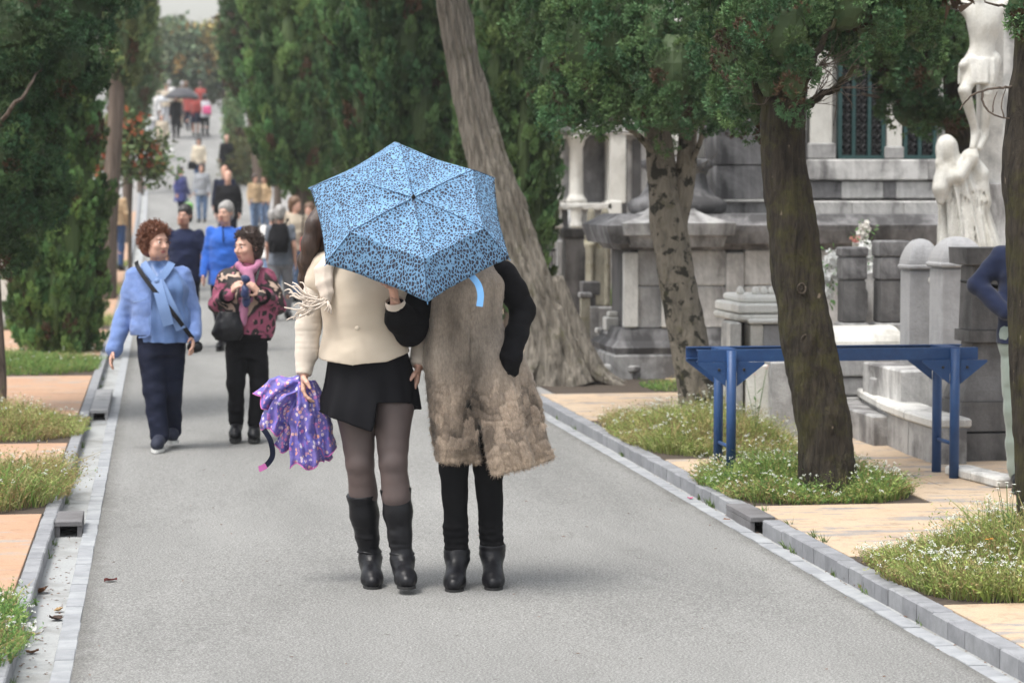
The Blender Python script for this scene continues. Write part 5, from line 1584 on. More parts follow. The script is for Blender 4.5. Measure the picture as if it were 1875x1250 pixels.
# ------------------------------------------------------------------ a passer-by in ordinary clothes
def passerby(label, px, D, h, rz=0, top=None, topname='jacket', leg=None, hair=('short', None), skinm=None, hem=.80, sleeve=1.0, vox=.012, gait=0.0, build=1.0,
             arms=None, face=0, group='people strolling up and down the path', shoes=None, depth=1.0, flare=1.0, onz=None, fine=False, loc=None, skirt=None, jowl=0.0, collar=.03):
    p = loc if loc is not None else onroad(px, D)
    root = thing('person', label, 'person', p, -TH + math.radians(rz), group)
    s = h / 1.65; root.scale = (s, s, s)
    j = std_joints()
    g_ = gait
    for q, sg in (('a', 1), ('b', -1)):
        x, y, z = j['kn'+q]; j['kn'+q] = (x, y - .13*g_*sg - .03*abs(g_), z + .01*abs(g_))
        x, y, z = j['an'+q]; back = (sg*g_ < 0); j['an'+q] = (x*.8, y - .25*g_*sg, z + (.07*abs(g_) if back else .01*abs(g_)))
        x, y, z = j['to'+q]; j['to'+q] = (x*.85, y - .25*g_*sg + (.02 if back else 0), z + (0 if back else .02*abs(g_)))
        x, y, z = j['el'+q]; j['el'+q] = (x, y + .08*g_*sg, z)
        x, y, z = j['wr'+q]; j['wr'+q] = (x, y + .14*g_*sg - .05, z + .01)
    for q in 'ab':
        if build > 1.05:
            for k in ('sh', 'el', 'wr'):
                x, y, z = j[k+q]; j[k+q] = (x * (1 + (build-1)*.6), y, z)
    for q in 'ab':
        x, y, z = j['sh'+q]; j['sh'+q] = (x * .96, y, z - .022)
    if arms: j.update(arms)
    R = euler_R(face)
    sm = skinm or M_SKIN
    body(root, j, vox, sm, R, feet=False, build=.92 * build, fine=True if fine else False, jowl=jowl, nose=1.02)
    if fine: faceparts(root, j['head'], R, dict(eye=M_EYE, dark=M_IRIS, lip=M_LIP, hair=hair[1] or M_H_GREY))
    if skirt:
        g = Grid((-.3, -.3, skirt[1] - .05), (.3, .3, 1.05), vox); g.loft([(skirt[1], 0, 0, .22*build, .19), (.86, 0, 0, .19*build, .145), (1.0, 0, 0, .165*build, .125)], .02, fold=(7, .02, .002, 1.0)); skin('skirt', g, skirt[0], root, 1)
    else: trousers(root, j, vox, leg or M_NAVYF, r=(.098, .070, .054), build=min(build, 1.06), to=.97)
    toplayer(root, j, vox, top or M_BLACKF, hem, topname, build, (.058, .053, .044), sleeve=sleeve, depth=depth, flare=flare, collar=collar, crease=.008)
    if hair[0] == 'short': shorthair(j['head'], R, hair[1], root, vox)
    elif hair[0] == 'bald': shorthair(j['head'], R, hair[1], root, vox, bald=True)
    elif hair[0] == 'long': shorthair(j['head'], R, hair[1], root, vox, 1.05, .12)
    elif hair[0] == 'bob': shorthair(j['head'], R, hair[1], root, vox, 1.12, .03)
    for q in 'ab': shoe(root, j['an'+q], j['to'+q], shoes or M_LEATHER, max(vox, .010))
    return root, j
# ================================================================== the couple under the umbrella
DW = 10.8
SW = FPX / DW
def hem_fn(pairs):
    a = np.array(pairs); return lambda x: np.interp(x, a[:, 0], a[:, 1])
def at_local(o, p): return o.matrix_world @ Vector(p)
# ---- woman in cream
M_CREAM = fabric('cream_scuba_cloth', (.60, .52, .42), (.54, .46, .365), 5, .8, 420, .12, .15)
M_KNIT = fabric('cream_ribbed_knit', (.62, .55, .47), (.52, .45, .38), 6, .95, 300, .4, .3, (1.6, 1.6, .4))
M_SCARF = fabric('cream_wool', (.66, .58, .50), (.56, .48, .41), 7, .95, 240, .4, .3)
M_SKORT = fabric('black_skort_cloth', (.006, .006, .008), (.010, .010, .012), 6, .85, 420, .15, 0, spec=.12)
M_TIGHT = fabric('sheer_black_tights', (.115, .084, .078), (.080, .062, .060), 3.0, .55, 700, .08, .0)
ca = onroad(668, DW)
A = thing('person', 'woman in cream jacket, black skort and knee-high boots under the umbrella', 'person', ca, -TH)
def a_(px, py, y=0.0): return ((px - 668) / SW, y, (1076.5 - py) / SW)
jA = dict(sha=(-.175, .02, 1.44), shb=(.160, .03, 1.44), ela=a_(563, 598, .035), elb=(.255, .075, 1.155), wra=a_(556.5, 682, -.02), wrb=a_(766, 668, .03),
          hipa=(-.052, .02, .93), hipb=(.118, .02, .93), kna=a_(658, 850, -.02), knb=a_(720, 848, -.07), ana=a_(674, 1030, .07), anb=a_(737, 1026, -.08),
          toa=a_(682, 1066, -.08), tob=a_(747, 1056, -.23), neck=(-.03, .02, 1.50), head=(-.095, .01, 1.645))
RA = euler_R(-12, 4, 10)
body(A, jA, .0055, M_SKIN, RA, .96, hands=(.9, .35), hand_dir=((-.02, -.12, -1), (-.12, -.1, -1)), feet=False)
faceparts(A, jA['head'], RA, dict(eye=M_EYE, dark=M_IRIS, lip=M_LIP, hair=M_H_DARK))
# tights: hips to boot tops
g = Grid((-.24, -.26, .36), (.30, .26, 1.0), .0055)
for q in 'ab':
    a, b, c = Vector(jA['hip'+q]), Vector(jA['kn'+q]), Vector(jA['an'+q])
    g.chain([a, a.lerp(b, .35), a.lerp(b, .8), b, b.lerp(c, .14), b.lerp(c, .34)], [.102, .095, .069, .0635, .0585, .0625], .012)
    g.ell(tuple(b + Vector((0, -.022, .01))), (.038, .035, .045), .03)
    g.ell(tuple(b.lerp(c, .28) + Vector((0, .018, 0))), (.056, .05, .09), .03)
skin('tights', g, M_TIGHT, A, 2)
# skort with an overlapping panel
g = Grid((-.29, -.25, .66), (.31, .26, 1.09), .0055)
g.loft([(.70, .01, .0, .238, .165), (.80, .012, .0, .222, .158), (.92, .02, .01, .196, .142), (1.07, .012, .01, .168, .122)], .02, fold=(8, .016, .0, .6))
z = g.ax[2][None, None, :]; x = g.ax[0]
hm = np.interp(x, [-.25, -.235, -.1, .036, .048, .06, .19, .25], [.80, .79, .755, .712, .74, .832, .834, .80]); hb = np.interp(x, [-.25, 0, .25], [.80, .80, .79])
yy = g.ax[1][None, :, None]; wgt = np.clip((yy + .04) / .08, 0, 1)
g.f = np.maximum(g.f, ((hm[:, None, None] * (1 - wgt) + hb[:, None, None] * wgt) - z).astype(np.float32) * .85)
# shallow step where the panel overlaps
g.cone((.046, -.175, .70), (.05, -.16, .99), .006, .006, .008, 'cut')
skin('skort', g, M_SKORT, A, 1, [((5, 5, 3), .006), ((14, 14, 9), .002)], 2)
# jacket body
g = Grid((-.30, -.25, .93), (.30, .26, 1.62), .0055)
g.loft([(.95, -.004, .0, .213, .150), (1.02, -.004, .0, .208, .148), (1.14, -.004, .005, .190, .136), (1.29, -.004, .0, .192, .150), (1.40, -.006, .01, .190, .130), (1.455, -.008, .02, .165, .10), (1.50, -.02, .02, .095, .075), (1.535, -.028, .02, .062, .06)], .03)
g.chain([jA['sha'], (-.205, .02, 1.37)], [.070, .062], .03); g.chain([jA['shb'], (.2, .04, 1.36)], [.066, .06], .03)
hm = np.interp(g.ax[0], [-.22, -.19, -.05, .1, .215], [1.035, 1.022, .998, 1.015, 1.06]); g.f = np.maximum(g.f, (hm[:, None, None] - g.ax[2][None, None, :]).astype(np.float32) * .9)
g.cone((-.043, -.142, 1.52), (-.046, -.156, 1.30), .006, .006, .004, 'cut'); g.cone((-.046, -.156, 1.30), (-.044, -.142, 1.16), .006, .006, .004, 'cut'); g.cone((-.044, -.140, 1.16), (-.04, -.152, .98), .006, .006, .004, 'cut')
g.chain([(-.165, -.098, 1.33), (-.14, -.128, 1.22), (-.12, -.128, 1.12), (-.13, -.13, 1.0)], [.003]*4, .004, 'cut')
g.chain([(.12, -.122, 1.30), (.105, -.136, 1.18), (.10, -.138, 1.0)], [.003]*3, .004, 'cut')
skin('jacket', g, M_CREAM, A, 1, [((4, 4, 7), .008), ((13, 13, 18), .0022)], 5)
mb = MB(); mb.ball((-.026, -.156, 1.168), (.011, .005, .011), 12, 6); mb.build('button', M_CREAM, A, smooth=True)
# sleeves
for q, pts, rad, nm in (('a', [jA['sha'], (-.222, .03, 1.31), jA['ela'], (-.262, .01, 1.05), jA['wra']], [.056, .056, .054, .050, .038], 'sleeve'), ('b', [jA['shb'], jA['elb'], (.25, .05, 1.03), jA['wrb']], [.062, .052, .046, .040], 'sleeve')):
    P_ = np.array(pts); g = Grid(P_.min(0) - .11, P_.max(0) + .11, .005); g.chain(pts, rad, .02)
    wv = Vector(pts[-1]); dv = (wv - Vector(pts[-2])).normalized(); g.halfspace_cut(tuple(wv + dv * .012), tuple(dv))
    o = skin(nm, g, M_KNIT, A, 1, [((7, 7, 44), .0028), ((6, 6, 10), .004)], 7)
# woollen scarf end over the shoulder, with its fringe
g = Grid((-.30, -.26, 1.20), (.06, .20, 1.62), .0055)
sp_ = [a_(672, 452, .05), a_(640, 455, -.03), a_(612, 466, -.075), a_(597, 488, -.105), a_(597, 515, -.125), a_(603, 536, -.135), a_(606, 548, -.138)]
for dx in (-.022, 0, .022):
    g.chain([(p_[0] + dx * w_, p_[1] + abs(dx) * .5, p_[2] + dx * .5 * w_) for p_, w_ in zip(sp_, (1, 1, 1, 1, .95, .7, .3))], [.022, .022, .022, .021, .018, .016, .012], .012)
sc = skin('scarf', g, M_SCARF, A, 1, [((12, 12, 5), .008), ((28, 28, 9), .003)], 11)
mb = MB(); rs = np.random.default_rng(5)
for k in range(30):
    t = k / 29; p = Vector(a_(604 - 34 * t, 547 - 3 * t + rs.uniform(-4, 4), -.145 + .035 * t))
    px_e = 524 + 52 * rs.random() ** 1.2; py_e = rs.choice([517, 536, 545, 556, 566, 580]) + rs.uniform(-6, 6)
    if px_e > 556: py_e = max(py_e, 560)
    e = Vector(a_(px_e, py_e, -.085 + rs.uniform(-.03, .02))); m_ = (p * .5 + e * .5) + Vector((.0, -.012, -.012 + rs.uniform(-.02, .015))); m2 = (p * .2 + e * .8) + Vector((rs.uniform(-.008, .008), -.008, rs.uniform(-.012, .012)))
    q, rr = catmull([p, m_, m2, e], [.0044, .0042, .0036, .0026], 5); mb.tube(q, rr, 5)
for k in range(3):
    p = Vector(a_(604, 548, -.146)); e = Vector(a_(598 + 6*k, 566 + 3*k, -.15)); mb.tube([p, (p+e)/2 + Vector((.008, 0, -.004)), e], .0042, 5)
o = mb.build('fringe', M_SCARF, sc, smooth=True)
# long dark hair
g = Grid((-.36, -.16, 1.22), (.06, .22, 1.80), .006); c = Vector(jA['head']); Ri = np.array(RA.transposed())
g.ell(c + RA @ Vector((0, .02, .045)), (.088, .104, .096), .02, rot=Ri); g.ell(c + RA @ Vector((0, .05, -.03)), (.085, .07, .09), .03, rot=Ri)
g.chain([(-.175, .02, 1.69), (-.222, .0, 1.62), (-.243, .0, 1.54), (-.262, .02, 1.46), (-.272, .045, 1.38), (-.285, .07, 1.29)], [.040, .042, .038, .033, .024, .008], .02)
g.chain([(-.16, .07, 1.64), (-.19, .08, 1.52), (-.2, .10, 1.40), (-.24, .10, 1.28)], [.05, .05, .045, .01], .03)
g.chain([(-.06, .09, 1.62), (-.05, .11, 1.50), (-.05, .12, 1.36)], [.06, .06, .02], .03)
g.ell(c + RA @ Vector((0, -.105, -.035)), (.062, .056, .088), .008, 'cut', rot=Ri)
V, Q = g.mesh(); V = relax(V, Q, 1); V = V + vnormals(V, Q) * (fbm(V * [30, 30, 5], 1, 2, 3) * .008)[:, None]
mb = MB()
for k in range(46):
    t = rs.random(); p = Vector((-.2 - .02*t, .02 + .06*rs.random(), 1.62 - .1*t)); e = Vector((-.262 + rs.uniform(-.02, .03), .04 + rs.uniform(-.03, .06), 1.26 + rs.uniform(-.03, .14)))
    m_ = (p + e) / 2 + Vector((-.022 + rs.uniform(-.012, .012), 0, 0)); q, rr = catmull([p, m_, e], [.002, .002, .0008], 6); mb.tube(q, rr, 4, cap=False)
Vc, Fc = mb.arrays()
mobj('hair', np.concatenate([V, Vc]), [np.concatenate([Q, Fc[0] + len(V)])], M_H_DARK, A)
# boots
def tallboot(root, kn, an, to, top, lab_r, heelh=.055, shaft_r=(.066, .064, .052, .044), name='boot', straps=True, vox=.005, toe_up=0.0):
    kn, an, to = Vector(kn), Vector(an), Vector(to)
    d = Vector((to.x - an.x, to.y - an.y, 0)).normalized(); fl = to.z - .025       # floor height at the toe
    lo = np.array([min(an.x, to.x, kn.x) - .13, min(an.y, to.y, kn.y) - .15, fl - .02]); hi = np.array([max(an.x, to.x, kn.x) + .13, max(an.y, to.y, kn.y) + .15, top.z + .06])
    g = Grid(lo, hi, vox)
    n = len(shaft_r); pts = [top.lerp(an, t) for t in np.linspace(0, 1, n)]
    up = (top - an).normalized(); g.chain([top + up * .05] + pts, [shaft_r[0]] + list(shaft_r), .02)
    hl = an - d * .035; hl.z = an.z - .045
    ball = Vector((to.x, to.y, fl + .034)) - d * .035; tip = Vector((to.x, to.y, fl + .028)) + d * .012
    g.cone(an, hl, shaft_r[-1], .036, .03); g.cone(hl, ball, .036, .041, .03); g.cone(an + d * .01, ball + Vector((0, 0, .012)), shaft_r[-1] * .92, .036, .04); g.cone(ball, tip, .041, .030, .03)
    g.halfspace_cut(tuple(top), tuple(up))
    # flat sole: everything under the line from heel seat to toe goes
    a = Vector((hl.x, hl.y, hl.z - .030)); b = Vector((ball.x, ball.y, fl + .012)); t_ = (b - a).normalized(); side = Vector((-d.y, d.x, 0)); nrm = t_.cross(side)
    if nrm.z > 0: nrm = -nrm
    dsl = ((g.ax[0][:, None, None] - a.x) * nrm.x + (g.ax[1][None, :, None] - a.y) * nrm.y + (g.ax[2][None, None, :] - a.z) * nrm.z)
    dfl = (fl + .010 - g.ax[2][None, None, :]) + 0 * dsl
    g.f = np.maximum(g.f, np.minimum(dsl, dfl).astype(np.float32)); g.f = np.maximum(g.f, (fl + .006 - g.ax[2][None, None, :]).astype(np.float32))
    V, Q = g.mesh(); V = relax(V, Q, 1)
    am = np.interp(V[:, 2] - an.z, [-.05, .0, .05, .13, .3], [.0006, .0025, .0048, .0016, .0006])
    V = V + vnormals(V, Q) * (am * (fbm(V * [9, 9, 52], 1, 2, int(lab_r * 100)) + .4 * vnoise(V, 30, 2)))[:, None]
    o = mobj(name, V, Q, M_LEATHER, root)
    mb = MB(); q = hl - d * .004; z1 = a.z + .012; hz = fl + (0 if toe_up == 0 else .0)
    mb.loftbox([(hz, -.004), (hz + .02, -.002), (z1, .004)], 0, 0, .028, .028, Matrix.Translation((q.x, q.y, 0)) @ Matrix.Rotation(math.atan2(d.y, d.x), 4, 'Z'), ch=.012)
    mb.build('heel', M_SOLE, o)
    V = []; m = 16; L_ = (tip - ball).length + .075; bb = ball - d * .04
    for zz in (0, .010):
        for k in range(m):
            an_ = 2 * math.pi * k / m; t = .5 + .5 * math.cos(an_); w = .043 * (1 - .16 * math.cos(an_) ** 2 + .05 * math.cos(an_))
            p = bb + d * (L_ * t) + side * w * math.sin(an_); V.append((p.x, p.y, fl + zz))
    Qs = [(k, (k+1) % m, m + (k+1) % m, m + k) for k in range(m)]; V.append((bb.x + d.x*L_/2, bb.y + d.y*L_/2, fl)); V.append((bb.x + d.x*L_/2, bb.y + d.y*L_/2, fl + .01))
    mb = MB(); mb.add(V, Qs, [(2*m, (k+1) % m, k) for k in range(m)] + [(2*m+1, m+k, m+(k+1) % m) for k in range(m)]); mb.build('sole', M_SOLE, o)
    if straps:
        for t in (.90, .985):
            c = top.lerp(an, t); r_ = np.interp(t, np.linspace(0, 1, n), shaft_r) + .005
            ring = [c + Vector((math.cos(x) * r_, math.sin(x) * r_, .004 * math.sin(x * 2))) for x in np.linspace(0, 2*math.pi, 21)]
            mb = MB(); mb.tube(ring, .0065, 6, cap=False); mb.build('strap', M_LEATHER, o, smooth=True)
    return o
topa = Vector(a_(660, 906, .012)); topb = Vector(a_(724, 893, -.055))
tallboot(A, jA['kna'], jA['ana'], jA['toa'], topa, .3)
tallboot(A, jA['knb'], jA['anb'], jA['tob'], topb, .5)
mb = MB(); mb.box((topa.x + .062, topa.y - .004, topa.z - .03), (topa.x + .067, topa.y + .004, topa.z - .004)); mb.build('zip_pull', M_IRON, A)

# ---- woman in fur
cb = onroad(866, DW)
B = thing('person', 'woman in long beige fur coat with black sleeves under the umbrella', 'person', cb, -TH)
def b_(px, py, y=0.0): return ((px - 866) / SW, y, (1079 - py) / SW)
jB = dict(sha=(-.155, .02, 1.40), shb=(.14, .02, 1.40), ela=b_(750, 604, -.05), elb=b_(958, 572, .06), wra=b_(727, 557, -.17), wrb=b_(936, 652, -.10),
          hipa=(-.08, .02, .90), hipb=(.07, .02, .90), kna=b_(831, 862, -.03), knb=b_(893, 862, 0), ana=b_(836, 1026, .0), anb=b_(901, 1022, .05),
          toa=b_(832, 1069, -.15), tob=b_(904, 1069, -.10), neck=(-.01, .02, 1.46), head=(-.02, .01, 1.60))
RB = euler_R(-10, 4, 0)
body(B, jB, .0055, M_SKIN, RB, .80, hands=(1.15, .5), hand_dir=((-.10, -.42, .86), (-.10, 1, -.45)), palms=((-.9, -.45, -.1), None), feet=False)
faceparts(B, jB['head'], RB, dict(eye=M_EYE, dark=M_IRIS, lip=M_LIP, hair=M_H_BROWN))
shorthair(jB['head'], RB, M_H_BROWN, B, .007, 1.08, .05)
# trousers gathered over the boots
M_BTR = fabric('black_jersey', (.005, .005, .006), (.009, .009, .010), 5, .9, 400, .2, 0, spec=.12)
trousers(B, jB, .006, M_BTR, r=(.105, .064, .050), waist=1.02, to=.93, bunch=1, crease=.004)
for q, lab in (('a', .7), ('b', .9)):
    an = Vector(jB['an'+q]); tallboot(B, jB['kn'+q], an, jB['to'+q], an + Vector((0, .0, .045)), lab, shaft_r=(.048, .047, .047, .046), name='ankle_boot', straps=False)
# black sleeves of the garment under the fur
for q, pts, rad in (('a', [jB['sha'], (-.24, -.0, 1.27), jB['ela'], (-.32, -.12, 1.21), jB['wra']], [.07, .072, .074, .064, .044]), ('b', [jB['shb'], (.183, .04, 1.318), jB['elb'], (.192, -.02, 1.13), jB['wrb'], b_(931, 694, -.045)], [.062, .059, .055, .051, .046, .043])):
    P_ = np.array(pts); g = Grid(P_.min(0) - .12, P_.max(0) + .12, .0055); g.chain(pts, rad, .025)
    if q == 'a': wv = Vector(pts[-1]); dv = (wv - Vector(pts[-2])).normalized(); g.halfspace_cut(tuple(wv), tuple(dv))
    skin('sleeve', g, M_BLACKF, B, 1, [((9, 9, 30), .0028), ((26, 26, 40), .0015)], 3)
mb = MB(); wv = Vector(jB['wra']); dv = Vector((-.10, -.42, .86)).normalized(); mb.tube([wv - dv*.012, wv + dv*.004, wv + dv*.020], [.043, .046, .041], 16, cap=False); mb.build('cuff', M_SCARF, B, smooth=True)
# fur coat: shorn above, sculpted bands of longer fur below
def furmat():
    m, nt, b, N, L = _new('fur')
    a = N('ShaderNodeVertexColor'); a.layer_name = 'Col'
    f = ramp(N, L, noise(N, L, coords(N, L, (1, 1, .35)), 120, 4, .7), [(.3, (.72, .70, .68)), (.7, (1.22, 1.2, 1.16))])
    c = mixc(N, L, 1.0, a.outputs[0], f, 'MULTIPLY')
    L(c, b.inputs['Base Color']); b.inputs['Roughness'].default_value = .9; b.inputs['Sheen Weight'].default_value = .25
    b.inputs['Specular IOR Level'].default_value = .2
    bump(N, L, noise(N, L, coords(N, L, (1, 1, .4)), 150, 4, .75), .6, .004, b)
    return m
M_FUR = furmat()
g = Grid((-.30, -.26, .44), (.42, .30, 1.52), .006)
g.loft([(.46, (900-866)/SW, .03, .272, .20), (.57, (899-866)/SW, .03, .258, .19), (.69, (889-866)/SW, .025, .25, .18), (.80, (884-866)/SW, .02, .246, .172), (.924, (875-866)/SW, .01, .232, .16),
        (1.07, (862-866)/SW, .0, .205, .148), (1.168, (851-866)/SW, .0, .170, .140), (1.29, (852-866)/SW, .0, .168, .140), (1.40, -.02, .01, .160, .12), (1.45, -.02, .02, .11, .085), (1.50, -.015, .02, .07, .068)], .03, fold=(5, .024, .0, 1.2))
x, y, z = g.ax[0][:, None, None], g.ax[1][None, :, None], g.ax[2][None, None, :]
cxl = .018 + (.80 - z) * .15                              # the line where the fronts part
wl = np.clip((.775 - z), 0, 1) * .105
left = x < cxl
hem = np.where(left, .566 + 0 * x, np.interp(g.ax[0], [.06, .10, .33, .40], [.515, .52, .562, .575])[:, None, None])
bk = np.clip((y - .0) / .06, 0, 1); hem = hem * (1 - bk) + .58 * bk
f = np.maximum(g.f, (hem - z).astype(np.float32) * .9)
gap = (np.abs(x - cxl) - wl); f = np.where(y < .02, np.maximum(f, (-gap).astype(np.float32) * .9), f); g.f = f.astype(np.float32)
inner = Grid(g.lo, g.lo + (np.array(g.f.shape) - 1) * g.v, g.v)
g.f = np.maximum(g.f, np.where(z < .74, -(g.f + .028), -1).astype(np.float32))   # open from below
g.chain([(-.01, -.150, 1.44), (-.012, -.142, 1.29), (-.012, -.142, 1.17), (-.01, -.152, 1.05), (-.0, -.165, .92), (.012, -.176, .80)], [.0065]*6, .006, 'cut')
g.chain([(.105, -.14, 1.10), (.135, -.128, 1.03), (.15, -.12, .98)], [.006]*3, .008, 'cut')
V, Q = g.mesh(); V = relax(V, Q, 1); Nn = vnormals(V, Q)
low = np.clip((1.0 - V[:, 2]) / .10, 0, 1); mid = np.clip((1.12 - V[:, 2]) / .2, 0, 1)
ang = np.arctan2(V[:, 1] - .02, V[:, 0] - .03)
wa = ang * 5.0 + .9 * vnoise(V, 7.0, 5) + .25 * vnoise(V, 22, 6)
colid = np.floor(wa).astype(np.int64); fr = wa - colid
wz = V[:, 2] / .046 + 7.31 * _hash(colid, colid * 3, colid * 7, 3) + 1.1 * vnoise(V, 11, 2) + .5 * vnoise(V, 30, 4) + .8 * (fr - .5) ** 2
rowid = np.floor(wz).astype(np.int64); fz = wz - rowid
cellv = _hash(colid, rowid, colid + rowid, 9)
band = np.sin(np.pi * np.clip(fz, 0, 1)) ** .7 * (1 - (np.abs(fr - .5) * 2) ** 4) * 2 - 1
disp = low * (.0042 * band + .0022 * cellv + .004 * vnoise(V, 30, 8)) + (1 - low) * (.008 * fbm(V * [8, 8, 4], 1, 3, 9)) + .002 * vnoise(V, 80, 4)
V = V + Nn * disp[:, None]
n1 = fbm(V * [6, 6, 3], 1, 3, 21)[:, None]; n2 = vnoise(V * [30, 30, 16], 1, 22)[:, None]
top_c = np.array([.275, .235, .198]) * (1 + .42 * n1 + .16 * n2 + .18 * vnoise(V * [14, 14, 3], 1, 31)[:, None]); low_c = np.array([.315, .252, .20]) * (1 + .60 * n1 + .22 * n2 + .50 * (cellv * low)[:, None] + .12 * (fz * low)[:, None])
tip = np.clip((.66 - V[:, 2]) / .1, 0, 1)[:, None]; low_c = low_c * (1 - .45 * tip) + np.array([.40, .31, .225]) * (1 + .25 * n2) * .45 * tip
l2 = np.clip((1.03 - V[:, 2]) / .22, 0, 1)[:, None]; colr = np.clip(top_c * (1 - l2) + low_c * l2, 0, 1)
coat = mobj('fur_coat', V, Q, M_FUR, B, col=colr)
# the pile itself: fine tapering hairs
k = 60000; pi = RNG.integers(0, len(V), k); pi = pi[(V[pi, 2] < 1.45)]; k = len(pi)
lw = np.clip((1.02 - V[pi, 2]) / .12, .22, 1)[:, None]
d = Nn[pi] * .65 + RNG.normal(size=(k, 3)) * .32 + np.array([0, 0, -.75]); d /= np.linalg.norm(d, axis=1, keepdims=True)
base = V[pi] + RNG.normal(size=(k, 3)) * .003; s_ = np.cross(d, Nn[pi] + .01); s_ /= np.linalg.norm(s_, axis=1, keepdims=True) + 1e-9
ln = .0135 * lw * RNG.uniform(.6, 1.3, (k, 1)); T3 = np.empty((k, 3, 3)); T3[:, 0] = base - s_ * .0011; T3[:, 1] = base + s_ * .0011; T3[:, 2] = base + d * ln
hc = np.repeat((colr[pi] * RNG.uniform(.75, 1.35, (k, 1)))[:, None, :], 3, 1)
pile = mobj('pile', T3.reshape(-1, 3), np.arange(k * 3).reshape(-1, 3), M_FUR, coat, col=hc.reshape(-1, 3), smooth=False); pile['kind'] = 'stuff'

# ---- the umbrella
def leopard():
    m, nt, b, N, L = _new('blue_leopard_print')
    uv = N('ShaderNodeTexCoord'); mp = N('ShaderNodeMapping'); mp.inputs['Scale'].default_value = (1, 1, .15); L(uv.outputs['Object'], mp.inputs['Vector'])
    nz = N('ShaderNodeTexNoise'); nz.inputs['Scale'].default_value = 60; L(mp.outputs[0], nz.inputs['Vector'])
    ad = N('ShaderNodeVectorMath'); ad.operation = 'MULTIPLY_ADD'; ad.inputs[1].default_value = (.012, .012, .0); L(nz.outputs['Color'], ad.inputs[0]); L(mp.outputs[0], ad.inputs[2])
    v = N('ShaderNodeTexVoronoi'); v.inputs['Scale'].default_value = 84; v.inputs['Randomness'].default_value = .85; L(ad.outputs[0], v.inputs['Vector'])
    v2 = N('ShaderNodeTexVoronoi'); v2.feature = 'DISTANCE_TO_EDGE'; v2.inputs['Scale'].default_value = 84; v2.inputs['Randomness'].default_value = .85; L(ad.outputs[0], v2.inputs['Vector'])
    sep = N('ShaderNodeSeparateColor'); L(v.outputs['Color'], sep.inputs[0])
    th = N('ShaderNodeMapRange'); L(sep.outputs[0], th.inputs[0]); th.inputs[3].default_value = .075; th.inputs[4].default_value = .17
    lt = N('ShaderNodeMath'); lt.operation = 'GREATER_THAN'; L(v2.outputs['Distance'], lt.inputs[0]); L(th.outputs[0], lt.inputs[1])
    core = N('ShaderNodeMath'); core.operation = 'LESS_THAN'; L(v.outputs['Distance'], core.inputs[0]); core.inputs[1].default_value = .10
    spot = mixc(N, L, core.outputs[0], (.048, .052, .075), (.10, .12, .17))
    c = mixc(N, L, lt.outputs[0], (.185, .35, .55), spot)
    L(c, b.inputs['Base Color']); b.inputs['Roughness'].default_value = .75; b.inputs['Specular IOR Level'].default_value = .12
    t = N('ShaderNodeBsdfTranslucent'); L(c, t.inputs['Color']); mx = N('ShaderNodeMixShader'); mx.inputs[0].default_value = .10
    L(b.outputs[0], mx.inputs[1]); L(t.outputs[0], mx.inputs[2]); L(mx.outputs[0], nt.nodes['Material Output'].inputs[0])
    bump(N, L, noise(N, L, mp.outputs[0], 420, 2), .08, .001, b)
    return m
M_LEO = leopard()
M_PALEBLUE = fabric('pale_blue_ribbon', (.16, .38, .70), (.14, .34, .64), 10, .7, 300, .2, .05)
M_CHROME = plain('umbrella_metal', (.45, .45, .46), .3, 1.0)
M_SEAM = fabric('dark_blue_seam', (.045, .085, .16), None, 20, .8, spec=.1)
DU = 10.34
nloc = (-FWD * .765 + UP * .640 + RGT * .06).normalized()      # the way the umbrella's tip points
hub = P(757, 362, DU)
e1 = (RGT - nloc * RGT.dot(nloc)).normalized(); e2 = nloc.cross(e1).normalized()
if e2.z < 0: e2 = -e2
HU = .176
rimc = hub - nloc * HU
U = bpy.data.objects.new('umbrella', None); C.objects.link(U)
tag(U, 'open blue umbrella with a dark leopard print held low over the couple', 'umbrella')
mt = Matrix((e1, e2, nloc)).transposed()
if mt.determinant() < 0: e1 = -e1; mt = Matrix((e1, e2, nloc)).transposed()
U.matrix_world = Matrix.Translation(rimc) @ mt.to_4x4()
# the six corners as they stand, a little uneven: found on the rim's own plane
corn = []
for px, py in [(933, 473), (905, 325), (722, 260), (567, 343), (596, 483), (783, 553)]:
    r_ = ray(px, py); t = (rimc - CAMP).dot(nloc) / r_.dot(nloc); q = CAMP + r_ * t - rimc; corn.append(Vector((q.dot(e1), q.dot(e2))))
corn.sort(key=lambda c: math.atan2(c.y, c.x))
def hprof(t):
    return float(np.interp(t, [0, .05, .3, .55, .72, 1.0], [1.0, .985, .925, .84, .755, 0])) * HU
NR, NA = 26, 12
V = []; ts = np.concatenate([np.linspace(0, .72, 17)[1:], np.linspace(.72, 1, 11)[1:]]); NR = len(ts)
for t in ts:
    for k in range(6):
        a, b = corn[k], corn[(k+1) % 6]
        for m in range(NA):
            w = m / NA; q = a.lerp(b, w) * t
            sag = math.sin(math.pi * w); tt = t
            q = q * (1 - .035 * sag * t)                  # hems curve inwards between the ribs
            zz = hprof(t) - .020 * sag * math.sin(math.pi * min(t * 1.2, 1)) + .004 * sag * math.sin(3.0 * math.pi * w) * t
            V.append((q.x, q.y, zz))
V.append((0, 0, HU)); NN = 6 * NA
Q = [(i*NN + j, (i+1)*NN + j, (i+1)*NN + (j+1) % NN, i*NN + (j+1) % NN) for i in range(NR - 1) for j in range(NN)]
T = [(NR*NN, j, (j+1) % NN) for j in range(NN)]
V = np.array(V); V[:, 2] += .0016 * fbm(V * [26, 26, 1], 1, 2, 4)
mb = MB(); mb.add(V, Q, T); V2, F2 = mb.arrays()
can = mobj('canopy', V2, F2, M_LEO, U)
